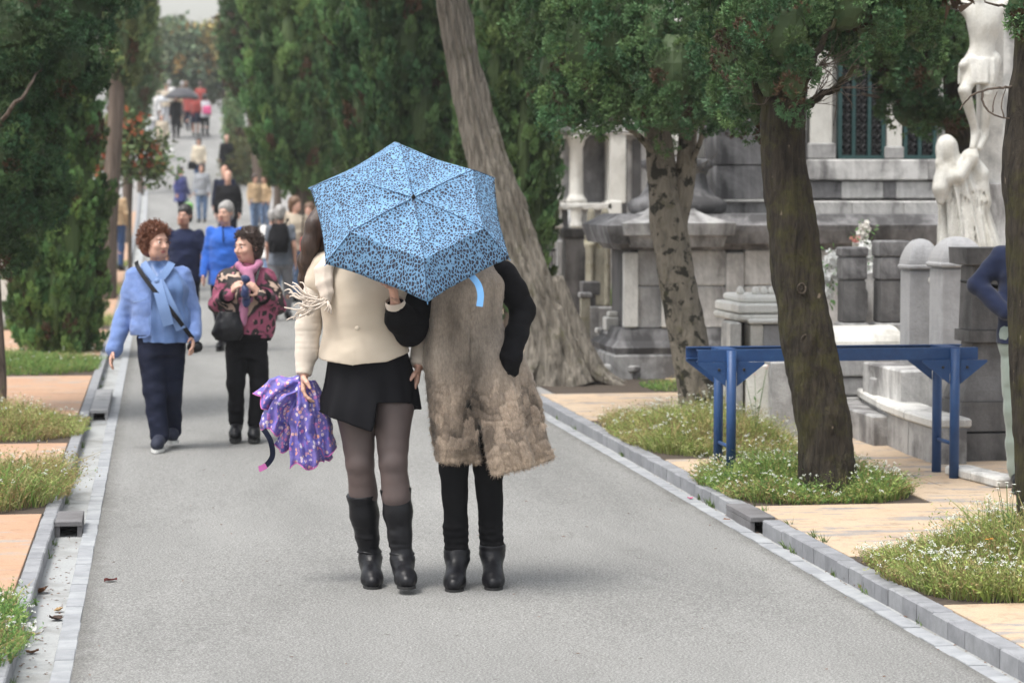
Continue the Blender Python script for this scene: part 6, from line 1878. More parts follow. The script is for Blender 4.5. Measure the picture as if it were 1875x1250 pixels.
sh_ = np.zeros(len(can.data.edges), bool); ev = np.empty(len(can.data.edges) * 2, np.int32); can.data.edges.foreach_get('vertices', ev); ev = ev.reshape(-1, 2)
onrib = (ev % NN % NA == 0) | (ev == NR * NN); sh_ = (onrib.all(1) & (ev[:, 0] // NN != ev[:, 1] // NN)) | ((ev // NN == 15).all(1))
at_ = can.data.attributes.new('sharp_edge', 'BOOLEAN', 'EDGE'); at_.data.foreach_set('value', sh_)
sm = can.modifiers.new('thickness', 'SOLIDIFY'); sm.thickness = .0012; sm.offset = -1
for k in range(6):
    c = corn[k]
    mb = MB(); mb.tube([(c.x*t, c.y*t, hprof(t) + .0008) for t in (.03, .2, .4, .6, .72, .86, .995)], .0017, 5); mb.build('seam', M_SEAM, can, smooth=True)
    pts = [(c.x*t, c.y*t, hprof(t) - .007) for t in (.03, .2, .4, .6, .74, .86, .985)]
    mb = MB(); mb.tube(pts, .0028, 5); rb = mb.build('rib', M_CHROME, U, smooth=True)
    mb = MB(); mb.tube([(c.x*.02, c.y*.02, HU - .17), (c.x*.42, c.y*.42, hprof(.42) - .010)], .0022, 5); mb.build('stretcher', M_CHROME, rb, smooth=True)
    mb = MB(); mb.tube([(c.x*.985, c.y*.985, -.002), (c.x*1.012, c.y*1.012, -.010)], [.003, .0018], 6); mb.build('rib_tip', M_PALEBLUE, rb, smooth=True)
mb = MB(); mb.lathe([(.009, 0), (.010, .006), (.006, .010), (.0045, .018), (.002, .020)], (0, 0, HU), 12); mb.build('tip', M_BLACK, U, smooth=True)
mb = MB(); mb.tube([(0, 0, HU), (0, 0, -.42)], .0055, 8); mb.build('shaft', M_CHROME, U, smooth=True)
mb = MB(); mb.lathe([(.012, -.50), (.016, -.49), (.0145, -.43), (.012, -.40)], (0, 0, 0), 14); mb.build('handle', M_SOLE, U, smooth=True)
st = []
for px, py, dd in [(857, 497, -.004), (866, 508, .01), (876, 522, .015), (880, 540, .012), (878, 561, .01)]:
    st.append(U.matrix_world.inverted() @ P(px, py, (P(857, 497, 1) - CAMP).length * 0 + (rimc - CAMP).dot(nloc) / ray(857, 497).dot(nloc) + dd - .01))
ribbon('closing_strap', st, .028, M_PALEBLUE, U, nrm=tuple(U.matrix_world.to_3x3().inverted() @ (-FWD)), thick=.002)

# ---- crumpled lilac umbrella carried closed, its cloth hanging loose
def floral():
    m, nt, b, N, L = _new('lilac_floral_print')
    co = coords(N, L)
    v = N('ShaderNodeTexVoronoi'); v.inputs['Scale'].default_value = 52; L(co, v.inputs['Vector'])
    sep = N('ShaderNodeSeparateColor'); L(v.outputs['Color'], sep.inputs[0])
    fl = ramp(N, L, sep.outputs[0], [(0, (.70, .30, .18)), (.25, (.62, .60, .70)), (.5, (.55, .16, .34)), (.75, (.12, .12, .45))])
    basec = ramp(N, L, noise(N, L, co, 26, 4), [(.4, (.10, .09, .34)), (.6, (.20, .155, .46))])
    lt = N('ShaderNodeMath'); lt.operation = 'LESS_THAN'; L(v.outputs['Distance'], lt.inputs[0]); lt.inputs[1].default_value = .44
    c = mixc(N, L, lt.outputs[0], basec, fl)
    vv = N('ShaderNodeTexVoronoi'); vv.inputs['Scale'].default_value = 95; L(co, vv.inputs['Vector'])
    l2 = N('ShaderNodeMath'); l2.operation = 'LESS_THAN'; L(vv.outputs['Distance'], l2.inputs[0]); l2.inputs[1].default_value = .26
    c = mixc(N, L, l2.outputs[0], c, (.13, .11, .42))
    L(c, b.inputs['Base Color']); b.inputs['Roughness'].default_value = .5
    return m
M_LILAC = floral()
M_PINKHEM = fabric('pink_hem', (.50, .12, .36), None, 10, .6)
hk = at_local(A, (0, 0, 0))
F_ = thing('folded_umbrella', 'crumpled lilac floral umbrella dangling closed from a hand', 'umbrella', ca + (RGT * ((557-668)/SW) + Vector((0, 0, (1076.5-706)/SW))), -TH)
def f_(px, py, y=0.0): return np.array(((px - 557) / SW, y, (706 - py) / SW))
def gore(p0, ctrl, end, w0, w1, seed, folds=3, amp=.016, jag=.0):
    """one slack panel: from the tie point over ctrl to end, crumpled across"""
    n, m = 26, 19; rs = np.random.default_rng(seed); V = []
    p0, c, e = map(np.array, (p0, ctrl, end))
    for i in range(n):
        v = i / (n - 1); p = (1-v)**2*p0 + 2*v*(1-v)*c + v*v*e; t = 2*(1-v)*(c-p0) + 2*v*(e-c); t = t/np.linalg.norm(t)
        s = np.cross(t, [0, -1, 0]); s /= np.linalg.norm(s) + 1e-9
        w = (w0 + (w1 - w0) * math.sin(min(v*1.15, 1) * math.pi / 2)) / SW
        for k in range(m):
            u = k / (m-1) - .5
            q = p + s * u * w + np.array([0, -1, 0]) * amp * (math.sin(u*folds*6.28 + seed + 1.6*v) * (.35 + .65*v)) + np.array([0, .05, 0]) * (2*u)**2
            q = q + t * (.018 * math.sin(u * 9 + seed * 2) * v)
            V.append(q)
    V = np.array(V); V = V + np.stack([fbm(V * 14, 1, 2, seed + a) for a in range(3)], 1) * .017
    Q = [(i*m+k, i*m+k+1, (i+1)*m+k+1, (i+1)*m+k) for i in range(n-1) for k in range(m-1)]
    o = mobj('panel', V, Q, M_LILAC, F_)
    md = o.modifiers.new('thickness', 'SOLIDIFY'); md.thickness = .0015
    mb = MB(); mb.tube([V[(n-1)*m + k] for k in range(m)], .0028, 5); mb.build('hem', M_PINKHEM, o, smooth=True)
    return o
gore(f_(556, 700, -.02), f_(520, 700, -.03), f_(478, 742, -.02), 22, 52, 1, 2.0)
gore(f_(556, 702, -.03), f_(508, 722, -.06), f_(496, 788, -.03), 26, 48, 2, 2.4)
gore(f_(556, 702, -.0), f_(535, 740, -.02), f_(530, 822, -.0), 30, 60, 3, 2.6)
gore(f_(556, 702, -.04), f_(556, 770, -.07), f_(560, 856, -.05), 34, 66, 4, 2.8, .02)
gore(f_(560, 702, -.02), f_(582, 750, -.03), f_(588, 826, -.03), 26, 50, 5, 2.2)
gore(f_(556, 702, .03), f_(548, 760, .05), f_(574, 846, .04), 30, 60, 6, 2.6)
g = Grid((-.06, -.07, -.07), (.06, .07, .05), .006); g.ell((0, -.005, -.01), (.034, .03, .036), .01); g.ell((-.03, -.01, -.02), (.026, .022, .026), .015)
skin('gathered_cloth', g, M_LILAC, F_, 1, [((40, 40, 20), .006)])
ribbon('strap', [f_(482, 786, -.03), f_(494, 806, -.035), f_(498, 832, -.03), f_(490, 848, -.025), f_(478, 857, -.025)], .024, M_NAVYF, F_)
ribbon('strap_end', [f_(486, 853, -.0275), f_(476, 858, -.0275), f_(472, 859, -.026)], .026, M_PINKHEM, F_)
mb = MB(); mb.tube([tuple(f_(557, 694, .0)), tuple(f_(553, 760, 0)), tuple(f_(556, 840, -.01))], .006, 8); mb.build('shaft', M_CHROME, F_, smooth=True)
# ================================================================== the two women in front of the strollers
def frame(px, py_foot, rz=0):
    """root point, scale px/m, local converter for a person standing on the level road"""
    p = G(px, py_foot, 0.0); D = (p - CAMP).dot(FWD); s = FPX / D
    return p, D, s, (lambda x, y, dep=0.0: ((x - px) / s, dep, (py_foot - y) / s))
# ---- woman in the light blue jacket
M_LBLUE = fabric('light_blue_boucle', (.120, .19, .41), (.155, .235, .47), 26, .95, 150, .5, .15)
M_SILK = fabric('blue_silk', (.075, .14, .31), (.10, .175, .36), 5, .45, 300, .05, .1)
M_SILKL = fabric('pale_blue_silk', (.12, .20, .39), (.15, .24, .44), 5, .5, 300, .05, .1)
p, D, s, c_ = frame(296, 822)
Cw = thing('person', 'woman with curly auburn hair in light blue jacket and navy trousers', 'person', p, -TH)
jC = dict(sha=c_(250, 508, .0), shb=c_(336, 502, .03), ela=c_(229, 575, .03), elb=c_(353, 570, .06), wra=c_(213, 638, -.04), wrb=c_(357, 615, -.05),
          hipa=c_(279, 625, 0), hipb=c_(315, 625, .02), kna=c_(286, 715, -.05), knb=c_(311, 712, .06), ana=c_(296, 797, -.09), anb=c_(309, 793, .20),
          toa=c_(297, 814, -.27), tob=c_(314, 806, .04), neck=c_(291, 482, .01), head=c_(288, 441, -.01))
RC = euler_R(48, 3, 0)
body(Cw, jC, .007, M_SKIN, RC, 1.0, jowl=.05, feet=False, hands=(.5, .5), nose=1.05)
faceparts(Cw, jC['head'], RC, dict(eye=M_EYE, dark=M_IRIS, lip=M_LIP, hair=M_H_AUB))
curls('hair', jC['head'], RC, (.100, .108, .112), 900, M_H_AUB, Cw, seed=4, low=-.62, ln=.046, r0=.009)
trousers(Cw, jC, .007, M_NAVYF, r=(.100, .078, .066), waist=.80, build=1.06, crease=.007, to=.985)
# blouse
g = Grid((-.30, -.30, .70), (.36, .30, 1.34), .007)
g.loft([(.74, .045, 0, .185, .165), (.82, .04, 0, .19, .168), (1.0, .03, 0, .175, .155), (1.15, .025, .0, .17, .14), (1.25, .0, .01, .12, .09), (1.30, -.018, .01, .06, .06)], .03, fold=(9, .012, .0, .4))
g.cone(c_(298, 484, -.075), c_(302, 505, -.13), .03, .008, .02, 'cut')
skin('blouse', g, M_SILK, Cw, 1, [((7, 7, 9), .009), ((18, 18, 9), .004)], 3)
for pts, w_ in (([c_(296, 512, -.17), c_(303, 535, -.205), c_(311, 562, -.222), c_(319, 592, -.21)], .075), ([c_(299, 512, -.165), c_(314, 540, -.20), c_(327, 568, -.205), c_(340, 600, -.18)], .07), ([c_(268, 480, -.06), c_(280, 496, -.12), c_(297, 514, -.168)], .05), ([c_(320, 480, -.06), c_(312, 496, -.12), c_(298, 514, -.168)], .05)):
    o = ribbon('scarf_end', pts, w_, M_SILKL, Cw, thick=.010)
mb = MB(); mb.ball(c_(297, 513, -.172), (.022, .016, .020), 10, 6); mb.build('knot', M_SILKL, Cw, smooth=True)
# jacket, worn open
def open_front(g):
    x, y, z = g.ax[0][:, None, None], g.ax[1][None, :, None], g.ax[2][None, None, :]
    xl = np.interp(g.ax[2], [.72, .80, .86, 1.1, 1.3], [-.062, -.04, -.036, -.045, -.07])[None, None, :]
    xr = np.interp(g.ax[2], [.72, .80, 1.0, 1.1, 1.3], [.205, .195, .175, .13, .05])[None, None, :]
    w = np.minimum(x - xl, xr - x); g.f = np.where(y < .02, np.maximum(g.f, w.astype(np.float32)), g.f).astype(np.float32)
toplayer(Cw, jC, .007, M_LBLUE, .785, 'jacket', 1.16, (.066, .060, .056), seed=6, open_=open_front, depth=1.12, crease=.009,
         torso=[(.79, .212, .166), (.95, .205, .166), (1.1, .198, .158), (1.18, .185, .132), (1.25, .125, .095), (1.295, .065, .066)])
mb = MB(); mb.tube([c_(253, 551, -.155), c_(266, 549, -.175), c_(278, 545, -.18)], .0035, 5); mb.build('pocket_edge', M_SILKL, Cw, smooth=True)
for pts in ([c_(283, 500, -.13), c_(285, 545, -.172), c_(285, 595, -.178), c_(280, 612, -.175), c_(262, 615, -.165)],):
    mb = MB(); q, _ = catmull(pts, [1]*len(pts), 6); mb.tube(q, .004, 5); mb.build('front_edge', M_LBLUE, Cw, smooth=True)
for q in 'ab': shoe(Cw, jC['an'+q], jC['to'+q], plain('navy_suede', (.012, .016, .035), .8), .007, M_SOLEW, w=.043, solet=.022)
T = thing('shoulder_bag', 'small black shoulder bag on a long strap at the light blue jacket', 'bag', p, -TH)
ribbon('strap', [c_(254, 478, -.03), c_(262, 490, -.13), c_(285, 520, -.19), c_(315, 555, -.215), c_(340, 588, -.20), c_(358, 618, -.10)], .030, M_LEATHER, T, thick=.004)
g = Grid(c_(335, 655, -.16), c_(392, 610, .06), .006); g.ell(c_(360, 634, -.05), (.055, .05, .042), .01); skin('pouch', g, M_LEATHER, T, 1, [((30, 30, 30), .004)])
# ---- woman in the pink patterned jacket
def pinkprint():
    m, nt, b, N, L = _new('pink_animal_print')
    co = coords(N, L)
    base = ramp(N, L, noise(N, L, co, 5.0, 3, .5, .5), [(.42, (.30, .075, .13)), (.50, (.25, .055, .105)), (.54, (.018, .014, .015)), (.60, (.03, .02, .02)), (.62, (.52, .38, .30)), (.70, (.50, .36, .28)), (.73, (.26, .06, .11))])
    v = N('ShaderNodeTexVoronoi'); v.feature = 'DISTANCE_TO_EDGE'; v.inputs['Scale'].default_value = 17; L(co, v.inputs['Vector'])
    v2 = N('ShaderNodeTexVoronoi'); v2.inputs['Scale'].default_value = 17; L(co, v2.inputs['Vector'])
    nz = noise(N, L, co, 6.5, 4, .6, .4)
    big = ramp(N, L, nz, [(.50, (0, 0, 0)), (.53, (1, 1, 1))])
    ringm = N('ShaderNodeMath'); ringm.operation = 'GREATER_THAN'; L(v.outputs['Distance'], ringm.inputs[0]); ringm.inputs[1].default_value = .14
    core = N('ShaderNodeMath'); core.operation = 'LESS_THAN'; L(v2.outputs['Distance'], core.inputs[0]); core.inputs[1].default_value = .16
    spot = mixc(N, L, core.outputs[0], (.014, .012, .013), (.36, .15, .16))
    c1 = mixc(N, L, ringm.outputs[0], base, spot)
    c = mixc(N, L, big, base, c1)
    L(c, b.inputs['Base Color']); b.inputs['Roughness'].default_value = .75
    return m
M_PINK = pinkprint()
M_PSCARF = fabric('pink_scarf_cloth', (.34, .125, .22), (.40, .18, .27), 6, .85, 300, .3, .1)
p, D, s, d_ = frame(450, 809)
Dw = thing('person', 'woman with dark curly hair in pink leopard bomber jacket and black jeans', 'person', p, -TH)
jD = dict(sha=d_(416, 508, .02), shb=d_(489, 508, .02), ela=d_(399, 556, .03), elb=d_(509, 558, .03), wra=d_(427, 536, -.20), wrb=d_(484, 537, -.20),
          hipa=d_(436, 632, 0), hipb=d_(470, 632, 0), kna=d_(434, 700, -.05), knb=d_(476, 702, -.03), ana=d_(433, 778, .02), anb=d_(466, 782, .0),
          toa=d_(433, 800, -.13), tob=d_(469, 800, -.15), neck=d_(457, 487, .02), head=d_(456, 450, .0))
RD = euler_R(-42, 3, 0)
body(Dw, jD, .007, M_SKIN, RD, .90, feet=False, hands=(.9, .9), hand_dir=((.62, -.30, .72), (-.62, -.30, .72)), palms=((.6, .35, -.35), (-.6, .35, -.35)), nose=1.05)
faceparts(Dw, jD['head'], RD, dict(eye=M_EYE, dark=M_IRIS, lip=M_LIP, hair=M_H_BLACK))
curls('hair', jD['head'], RD, (.096, .104, .108), 800, M_H_DARK, Dw, seed=9, low=-.55, ln=.038, r0=.008)
trousers(Dw, jD, .007, M_BLACKF, r=(.086, .064, .050), waist=.78, crease=.006, to=.92, bunch=1)
toplayer(Dw, jD, .007, M_PINK, .735, 'jacket', 1.0, (.062, .062, .048), seed=8, depth=1.02, crease=.008,
         torso=[(.74, .190, .150), (.85, .205, .160), (1.0, .20, .152), (1.12, .19, .132), (1.20, .165, .10), (1.25, .10, .08), (1.275, .07, .065)])
g = Grid((-.26, -.24, .70), (.26, .24, .80), .007); g.loft([(.722, .0, 0, .185, .145), (.775, .0, 0, .196, .154)], .0); skin('hem_band', g, M_BLACKF, Dw, 1)
for a, b in ((jD['wra'], jD['ela']), (jD['wrb'], jD['elb'])):
    a, b = Vector(a), Vector(b); u = (b - a).normalized(); mb = MB(); mb.tube([a - u*.004, a + u*.02, a + u*.05], [.047, .053, .058], 14, cap=False); mb.build('cuff', M_BLACKF, Dw, smooth=True)
g = Grid((-.16, -.26, .82), (.20, .16, 1.34), .006)
g.chain([d_(440, 486, -.06), d_(452, 496, -.10), d_(468, 492, -.09), d_(478, 482, -.04), d_(470, 478, .06), d_(446, 480, .06), d_(440, 486, -.06)], [.026]*7, .02)
g.chain([d_(458, 496, -.12), d_(456, 530, -.155), d_(453, 562, -.172), d_(450, 588, -.17)], [.024, .028, .030, .024], .02)
g.chain([d_(462, 496, -.12), d_(468, 520, -.15), d_(466, 548, -.165)], [.022, .024, .02], .02)
skin('scarf', g, M_PSCARF, Dw, 1, [((16, 16, 8), .008)], 2)
for q in 'ab': shoe(Dw, jD['an'+q], jD['to'+q], M_LEATHER, .007, w=.042, solet=.026)
T = thing('shoulder_bag', 'black slouchy shoulder bag resting on the pink patterned jacket', 'bag', p, -TH)
g = Grid(d_(385, 640, -.30), d_(462, 545, -.02), .006); g.loft([(d_(0, 620)[2], d_(424, 0)[0], -.20, .092, .042), (d_(0, 605)[2], d_(424, 0)[0], -.20, .108, .052), (d_(0, 582)[2], d_(425, 0)[0], -.195, .092, .045), (d_(0, 567)[2], d_(427, 0)[0], -.19, .080, .030)], .02)
skin('bag_body', g, M_LEATHER, T, 2, [((14, 14, 14), .010)])
ribbon('strap', [d_(446, 572, -.19), d_(462, 548, -.20), d_(472, 520, -.16), d_(478, 495, -.10), d_(480, 482, -.02)], .018, M_LEATHER, T)
T = thing('folded_cloth', 'bundled navy cloth held in both hands against the pink scarf', 'cloth', p, -TH)
g = Grid(d_(430, 565, -.36), d_(482, 490, -.15), .006); g.ell(d_(459, 508, -.285), (.036, .03, .032), .02); g.ell(d_(458, 530, -.28), (.032, .03, .05), .02); g.ell(d_(460, 548, -.25), (.03, .025, .045), .02)
skin('bundle', g, fabric('navy_shiny_cloth', (.012, .02, .075), (.018, .03, .10), 8, .5), T, 1, [((24, 24, 24), .010)])

# ================================================================== strollers farther up
M_ROYAL = fabric('royal_blue_fleece', (.018, .10, .44), (.022, .115, .50), 6, .9)
M_NAVY2 = fabric('navy_polo_cloth', (.012, .018, .050), (.016, .022, .06), 8, .9, sheen=.05, spec=.2)
M_TEE = fabric('grey_blue_tee', (.10, .115, .14), (.12, .135, .165), 8, .9)
M_GREYT = fabric('grey_trouser_cloth', (.14, .14, .155), (.17, .17, .185), 8, .9)
M_JEAN = fabric('blue_denim', (.10, .16, .28), (.15, .22, .35), 14, .9)
M_JEAND = fabric('dark_blue_denim', (.025, .06, .15), (.04, .08, .19), 14, .9)
M_TAN = fabric('tan_jacket_cloth', (.40, .28, .165), (.46, .33, .20), 8, .9)
M_HOOD = fabric('grey_marl', (.22, .235, .26), (.28, .295, .32), 30, .95)
M_INDIGO = fabric('indigo_cloth', (.035, .045, .16), (.05, .06, .20), 8, .9)
M_IVORY = fabric('ivory_wool', (.62, .54, .42), (.55, .48, .37), 8, .95)
M_WHITE = fabric('white_cotton', (.70, .69, .67), (.62, .61, .6), 8, .9)
M_RED = fabric('dark_red_cloth', (.24, .035, .03), (.29, .05, .04), 8, .9)
M_PINKB = fabric('bright_pink_cloth', (.62, .10, .24), None, 8, .9)
M_BEIGE = fabric('beige_cloth', (.42, .36, .28), (.36, .31, .24), 8, .9)
M_PALEJ = fabric('pale_grey_cloth', (.45, .46, .49), (.38, .39, .42), 8, .9)
M_MINT = fabric('grey_green_cloth', (.23, .275, .245), (.19, .23, .205), 6, .9)
M_HOODY = fabric('navy_sweatshirt_cloth', (.008, .013, .036), (.011, .017, .045), 7, .95, sheen=.15, spec=.2)
GR = 'people strolling up and down the path'
def H(py_top, D): 
    p = onroad(400, D); return CAMP.z - p.z + (355 - py_top) / (FPX / D)
MID = dict(vox=.009, fine=True)
passerby('man in a navy polo shirt behind the curly auburn haired woman', 338, 27.6, H(377, 27.6), 8, M_NAVY2, 'polo_shirt', M_NAVYF, ('short', M_H_BLACK), M_SKIN2, sleeve=.72, gait=.5, build=1.06, face=-22, hem=.78, jowl=.06, **MID)
r_, _ = passerby('man in a royal blue zipped fleece between the two curly haired women', 413, 27.0, H(371, 27.0), -4, M_ROYAL, 'fleece', M_NAVYF, ('short', M_H_GREY), M_SKIN, gait=-.4, build=1.09, face=-18, hem=.74, jowl=.06, depth=1.1, **MID)
mb = MB(); mb.tube([(.0, -.150, 1.40), (.005, -.175, 1.22)], .008, 5); mb.build('zip', M_NAVYF, r_)
r_, _ = passerby('man in grey tee seen from behind with a black backpack', 514, 33, H(377, 33), 176, M_TEE, 't_shirt', M_GREYT, ('short', M_H_GREY), M_SKIN2, sleeve=.6, gait=.6, hem=.80, vox=.010)
T = thing('backpack', 'black backpack on the back of the man in the grey tee', 'backpack', r_.location, r_.rotation_euler.z); T.scale = r_.scale
g = Grid((-.2, .0, .95), (.2, .36, 1.46), .01); g.loft([(.98, 0, .19, .13, .085), (1.08, 0, .20, .15, .10), (1.28, 0, .18, .14, .085), (1.40, 0, .15, .10, .05)], .02); skin('bag', g, M_BLACKF, T, 1, [((12, 12, 12), .01)])
for sx in (-1, 1): ribbon('strap', [(sx*.10, .13, 1.40), (sx*.11, .05, 1.455), (sx*.115, -.06, 1.43), (sx*.13, -.14, 1.28), (sx*.15, -.05, 1.12), (sx*.12, .13, 1.06)], .04, M_BLACKF, T, nrm=(sx, 0, .3))
r_, _ = passerby('woman with brown hair and a red bag walking beside the backpacker', 541, 37.5, H(361, 37.5), 25, M_BEIGE, 'jacket', M_JEAN, ('bob', M_H_BROWN), gait=.4, face=35, vox=.011)
T = thing('handbag', 'red handbag hanging beside the brown haired walker', 'bag', r_.location, r_.rotation_euler.z)
mb = MB(); mb.loftbox([(.78, .0), (.80, .012), (.98, .0), (1.0, -.02)], .10, -.22, .09, .03, ch=.02); mb.build('bag', fabric('red_cloth', (.50, .03, .035), None, 8, .7), T); ribbon('strap', [(.03, -.22, .99), (.06, -.16, 1.2), (.12, -.06, 1.38)], .02, M_BLACKF, T)
passerby('walker in white half hidden behind the brown haired woman and umbrella', 566, 38.5, H(372, 38.5), -10, M_WHITE, 'shirt', M_BEIGE, ('long', M_H_BROWN), gait=-.3, vox=.012)
passerby('walker in a white top just ahead of the grey tee backpacker', 499, 37, H(384, 37), 178, M_WHITE, 'shirt', M_JEAN, ('short', M_H_GREY), gait=.4, vox=.012)
FARV = dict(vox=.0125)
passerby('stooping person in an indigo cape carrying something green', 332, 66, 1.50, 55, M_INDIGO, 'cape', M_NAVYF, ('bob', M_H_BLACK), hem=.62, build=1.2, flare=1.15, gait=.3, face=10, **FARV)
passerby('person in a grey marl hoodie and jeans on the middle of the path', 370, 66, 1.60, 2, M_HOOD, 'hoodie', M_JEAN, ('bob', M_H_DARK), gait=.15, hem=.76, build=1.05, **FARV)
passerby('balding man in a black jacket above the royal blue fleece', 418, 51, H(313, 51), 0, M_BLACKF, 'jacket', M_NAVYF, ('bald', M_H_GREY), gait=.3, build=1.15, hem=.74, **FARV)
passerby('man half hidden behind the balding man in black', 412, 55, H(304, 55), 0, M_NAVYF, 'jacket', M_GREYT, ('bald', M_H_DARK), M_SKIN2, gait=.3, build=1.1, **FARV)
passerby('left one of two people in tan jackets and jeans talking', 467, 63, H(319, 63), 30, M_TAN, 'jacket', M_JEAN, ('short', M_H_DARK), face=30, gait=.1, **FARV)
passerby('right one of two people in tan jackets and jeans talking', 485, 63.6, H(321, 63.6), -25, M_TAN, 'jacket', M_JEAN, ('bob', M_H_BROWN), face=-40, gait=.1, **FARV)
passerby('woman in an ivory jacket with a dark bag up the slope', 365, 79, 1.56, 5, M_IVORY, 'jacket', M_JEAND, ('bob', M_H_BLACK), gait=.3, hem=.74, build=1.1, **FARV)
passerby('man in a dark suit walking up beside the ivory jacket', 416, 79.5, 1.62, 0, M_BLACKF, 'suit_jacket', M_NAVYF, ('bald', M_H_GREY), gait=.2, hem=.72, build=1.05, **FARV)
FG = 'far crowd under umbrellas at the top of the path'
for px, D, h, rz, tp, tn, lg, hr, lab, kw in [
    (283, 94, 1.66, 20, M_WHITE, 'long_coat', M_PALEJ, ('bob', M_H_GREY), 'leftmost of the far crowd, in long white clothes', dict(hem=.45, flare=1.1)),
    (298, 86, 1.60, 10, M_BEIGE, 'jacket', M_BEIGE, ('short', M_H_GREY), 'person in beige with a white bag below the far crowd', dict(hem=.7)),
    (306, 97, 1.62, -10, M_BEIGE, 'jacket', M_PALEJ, ('bob', M_H_BROWN), 'person in beige between the white and black figures of the far crowd', {}),
    (324, 92, 1.66, 0, M_BLACKF, 'long_coat', M_BLACKF, ('long', M_H_BLACK), 'person in a long black coat in the far crowd', dict(hem=.5, build=1.1)),
    (349, 95, 1.66, 175, M_RED, 'jacket', M_NAVYF, ('short', M_H_BLACK), 'person in dark red under the black far umbrella', dict(build=1.15)),
    (360, 93, 1.60, 170, M_RED, 'jacket', M_INDIGO, ('bob', M_H_DARK), 'second person in dark red with a navy skirt in the far crowd', dict(skirt=(M_NAVYF, .5))),
    (377, 93, 1.60, 160, M_PALEJ, 'jacket', M_BLACKF, ('bob', M_H_BLACK), 'rightmost of the far crowd, with a bright pink bag', dict(build=1.05)),
    (290, 99, 1.64, 180, M_BEIGE, 'jacket', M_NAVYF, ('short', M_H_BLACK), 'person in beige farthest left in the far crowd', {}),
    (313, 100, 1.66, 180, M_WHITE, 'jacket', M_BLACKF, ('bob', M_H_GREY), 'person in white at the back of the far crowd', {}),
    (343, 100, 1.62, 180, M_BLACKF, 'jacket', M_JEAND, ('bob', M_H_BROWN), 'person in black jacket at the back under the far umbrella', {}),
    (369, 99, 1.66, 180, M_RED, 'jacket', M_BLACKF, ('short', M_H_DARK), 'third person in dark red, at the back of the far crowd', {}),
    (330, 96, 1.58, 170, M_TAN, 'jacket', M_BEIGE, ('short', M_H_BROWN), 'person in a tan jacket behind the long black coat', {}),
    (336, 98, 1.70, 180, M_PALEJ, 'jacket', M_NAVYF, ('short', M_H_GREY), 'person in pale grey at the back of the far crowd', {})]:
    passerby(lab, px, D, h, rz, tp, tn, lg, hr, gait=.25, group=FG, **{'hem': .74, **kw}, vox=.014)
def far_umbrella(px, py, D, r, mat, label):
    c = P(px, py, D); T = thing('umbrella', label, 'umbrella', c, .3)
    mb = MB(); n = 8; V = []; ts = [.05, .3, .6, .85, 1.0]
    for t in ts:
        for k in range(n*3):
            a = 2*math.pi*k/(n*3); rr = r*t*(1 - .06*math.sin(a*n/2)**2*t); V.append((rr*math.cos(a), rr*math.sin(a), r*.55*(1-t**2.1)))
    N_ = n*3; Q = [(i*N_+j, i*N_+(j+1) % N_, (i+1)*N_+(j+1) % N_, (i+1)*N_+j) for i in range(len(ts)-1) for j in range(N_)]; V.append((0, 0, r*.43))
    mb.add(V, Q, [(len(V)-1, (j+1) % N_, j) for j in range(N_)]); o = mb.build('canopy', mat, T, smooth=True); md = o.modifiers.new('thickness', 'SOLIDIFY'); md.thickness = .004
    mb = MB(); mb.tube([(0, 0, r*.5), (0, 0, -.75)], .008, 6); mb.build('shaft', M_CHROME, T)
    for k in range(n):
        a = 2*math.pi*k/n; mb = MB(); mb.tube([(r*t*math.cos(a), r*t*math.sin(a), r*.42*(1-t**2.1) - .012) for t in (.05, .4, .7, 1)], .005, 4); mb.build('rib', M_CHROME, T)
far_umbrella(333, 180, 91.5, .72, fabric('charcoal_nylon', (.035, .035, .042), None, 8, .6), 'large black umbrella over the far crowd')
far_umbrella(294, 186, 94.5, .42, fabric('pale_grey_nylon', (.42, .43, .45), None, 8, .6), 'pale grey umbrella left of the large black one')
def bagat(px, py, D, w, h, mat, label, cat='bag', name='handbag'):
    c = P(px, py, D); T = thing(name, label, cat, c, -TH)
    mb = MB(); mb.loftbox([(-h/2, -.01), (-h*.4, .0), (h*.3, -.005), (h/2, -w*.2)], 0, 0, w/2, w*.2, ch=w*.08); mb.build('bag', mat, T)
    ribbon('strap', [(-w*.3, 0, h*.45), (0, 0, h*1.0), (w*.3, 0, h*.45)], .012, mat, T)
bagat(379, 201, 92.6, .34, .32, M_PINKB, 'bright pink bag on the rightmost of the far crowd')
bagat(310, 278, 85.4, .30, .24, M_WHITE, 'white bag held by the beige figure below the far crowd')
bagat(352, 303, 78.6, .28, .26, M_BLACKF, 'dark bag carried by the woman in ivory')
bagat(345, 378, 65.5, .26, .20, fabric('green_cloth', (.12, .36, .06), None, 8, .8), 'green bag carried by the figure in the indigo cape')
# person in jeans behind the brown trunk on the left
passerby('person in tan top and blue jeans behind the brown trunk on the left', 213, 45, 1.62, 175, M_TAN, 'jacket', M_JEAND, ('short', M_H_DARK), gait=.1, vox=.0125, loc=onroad(213, 45, PZ), hem=.86)
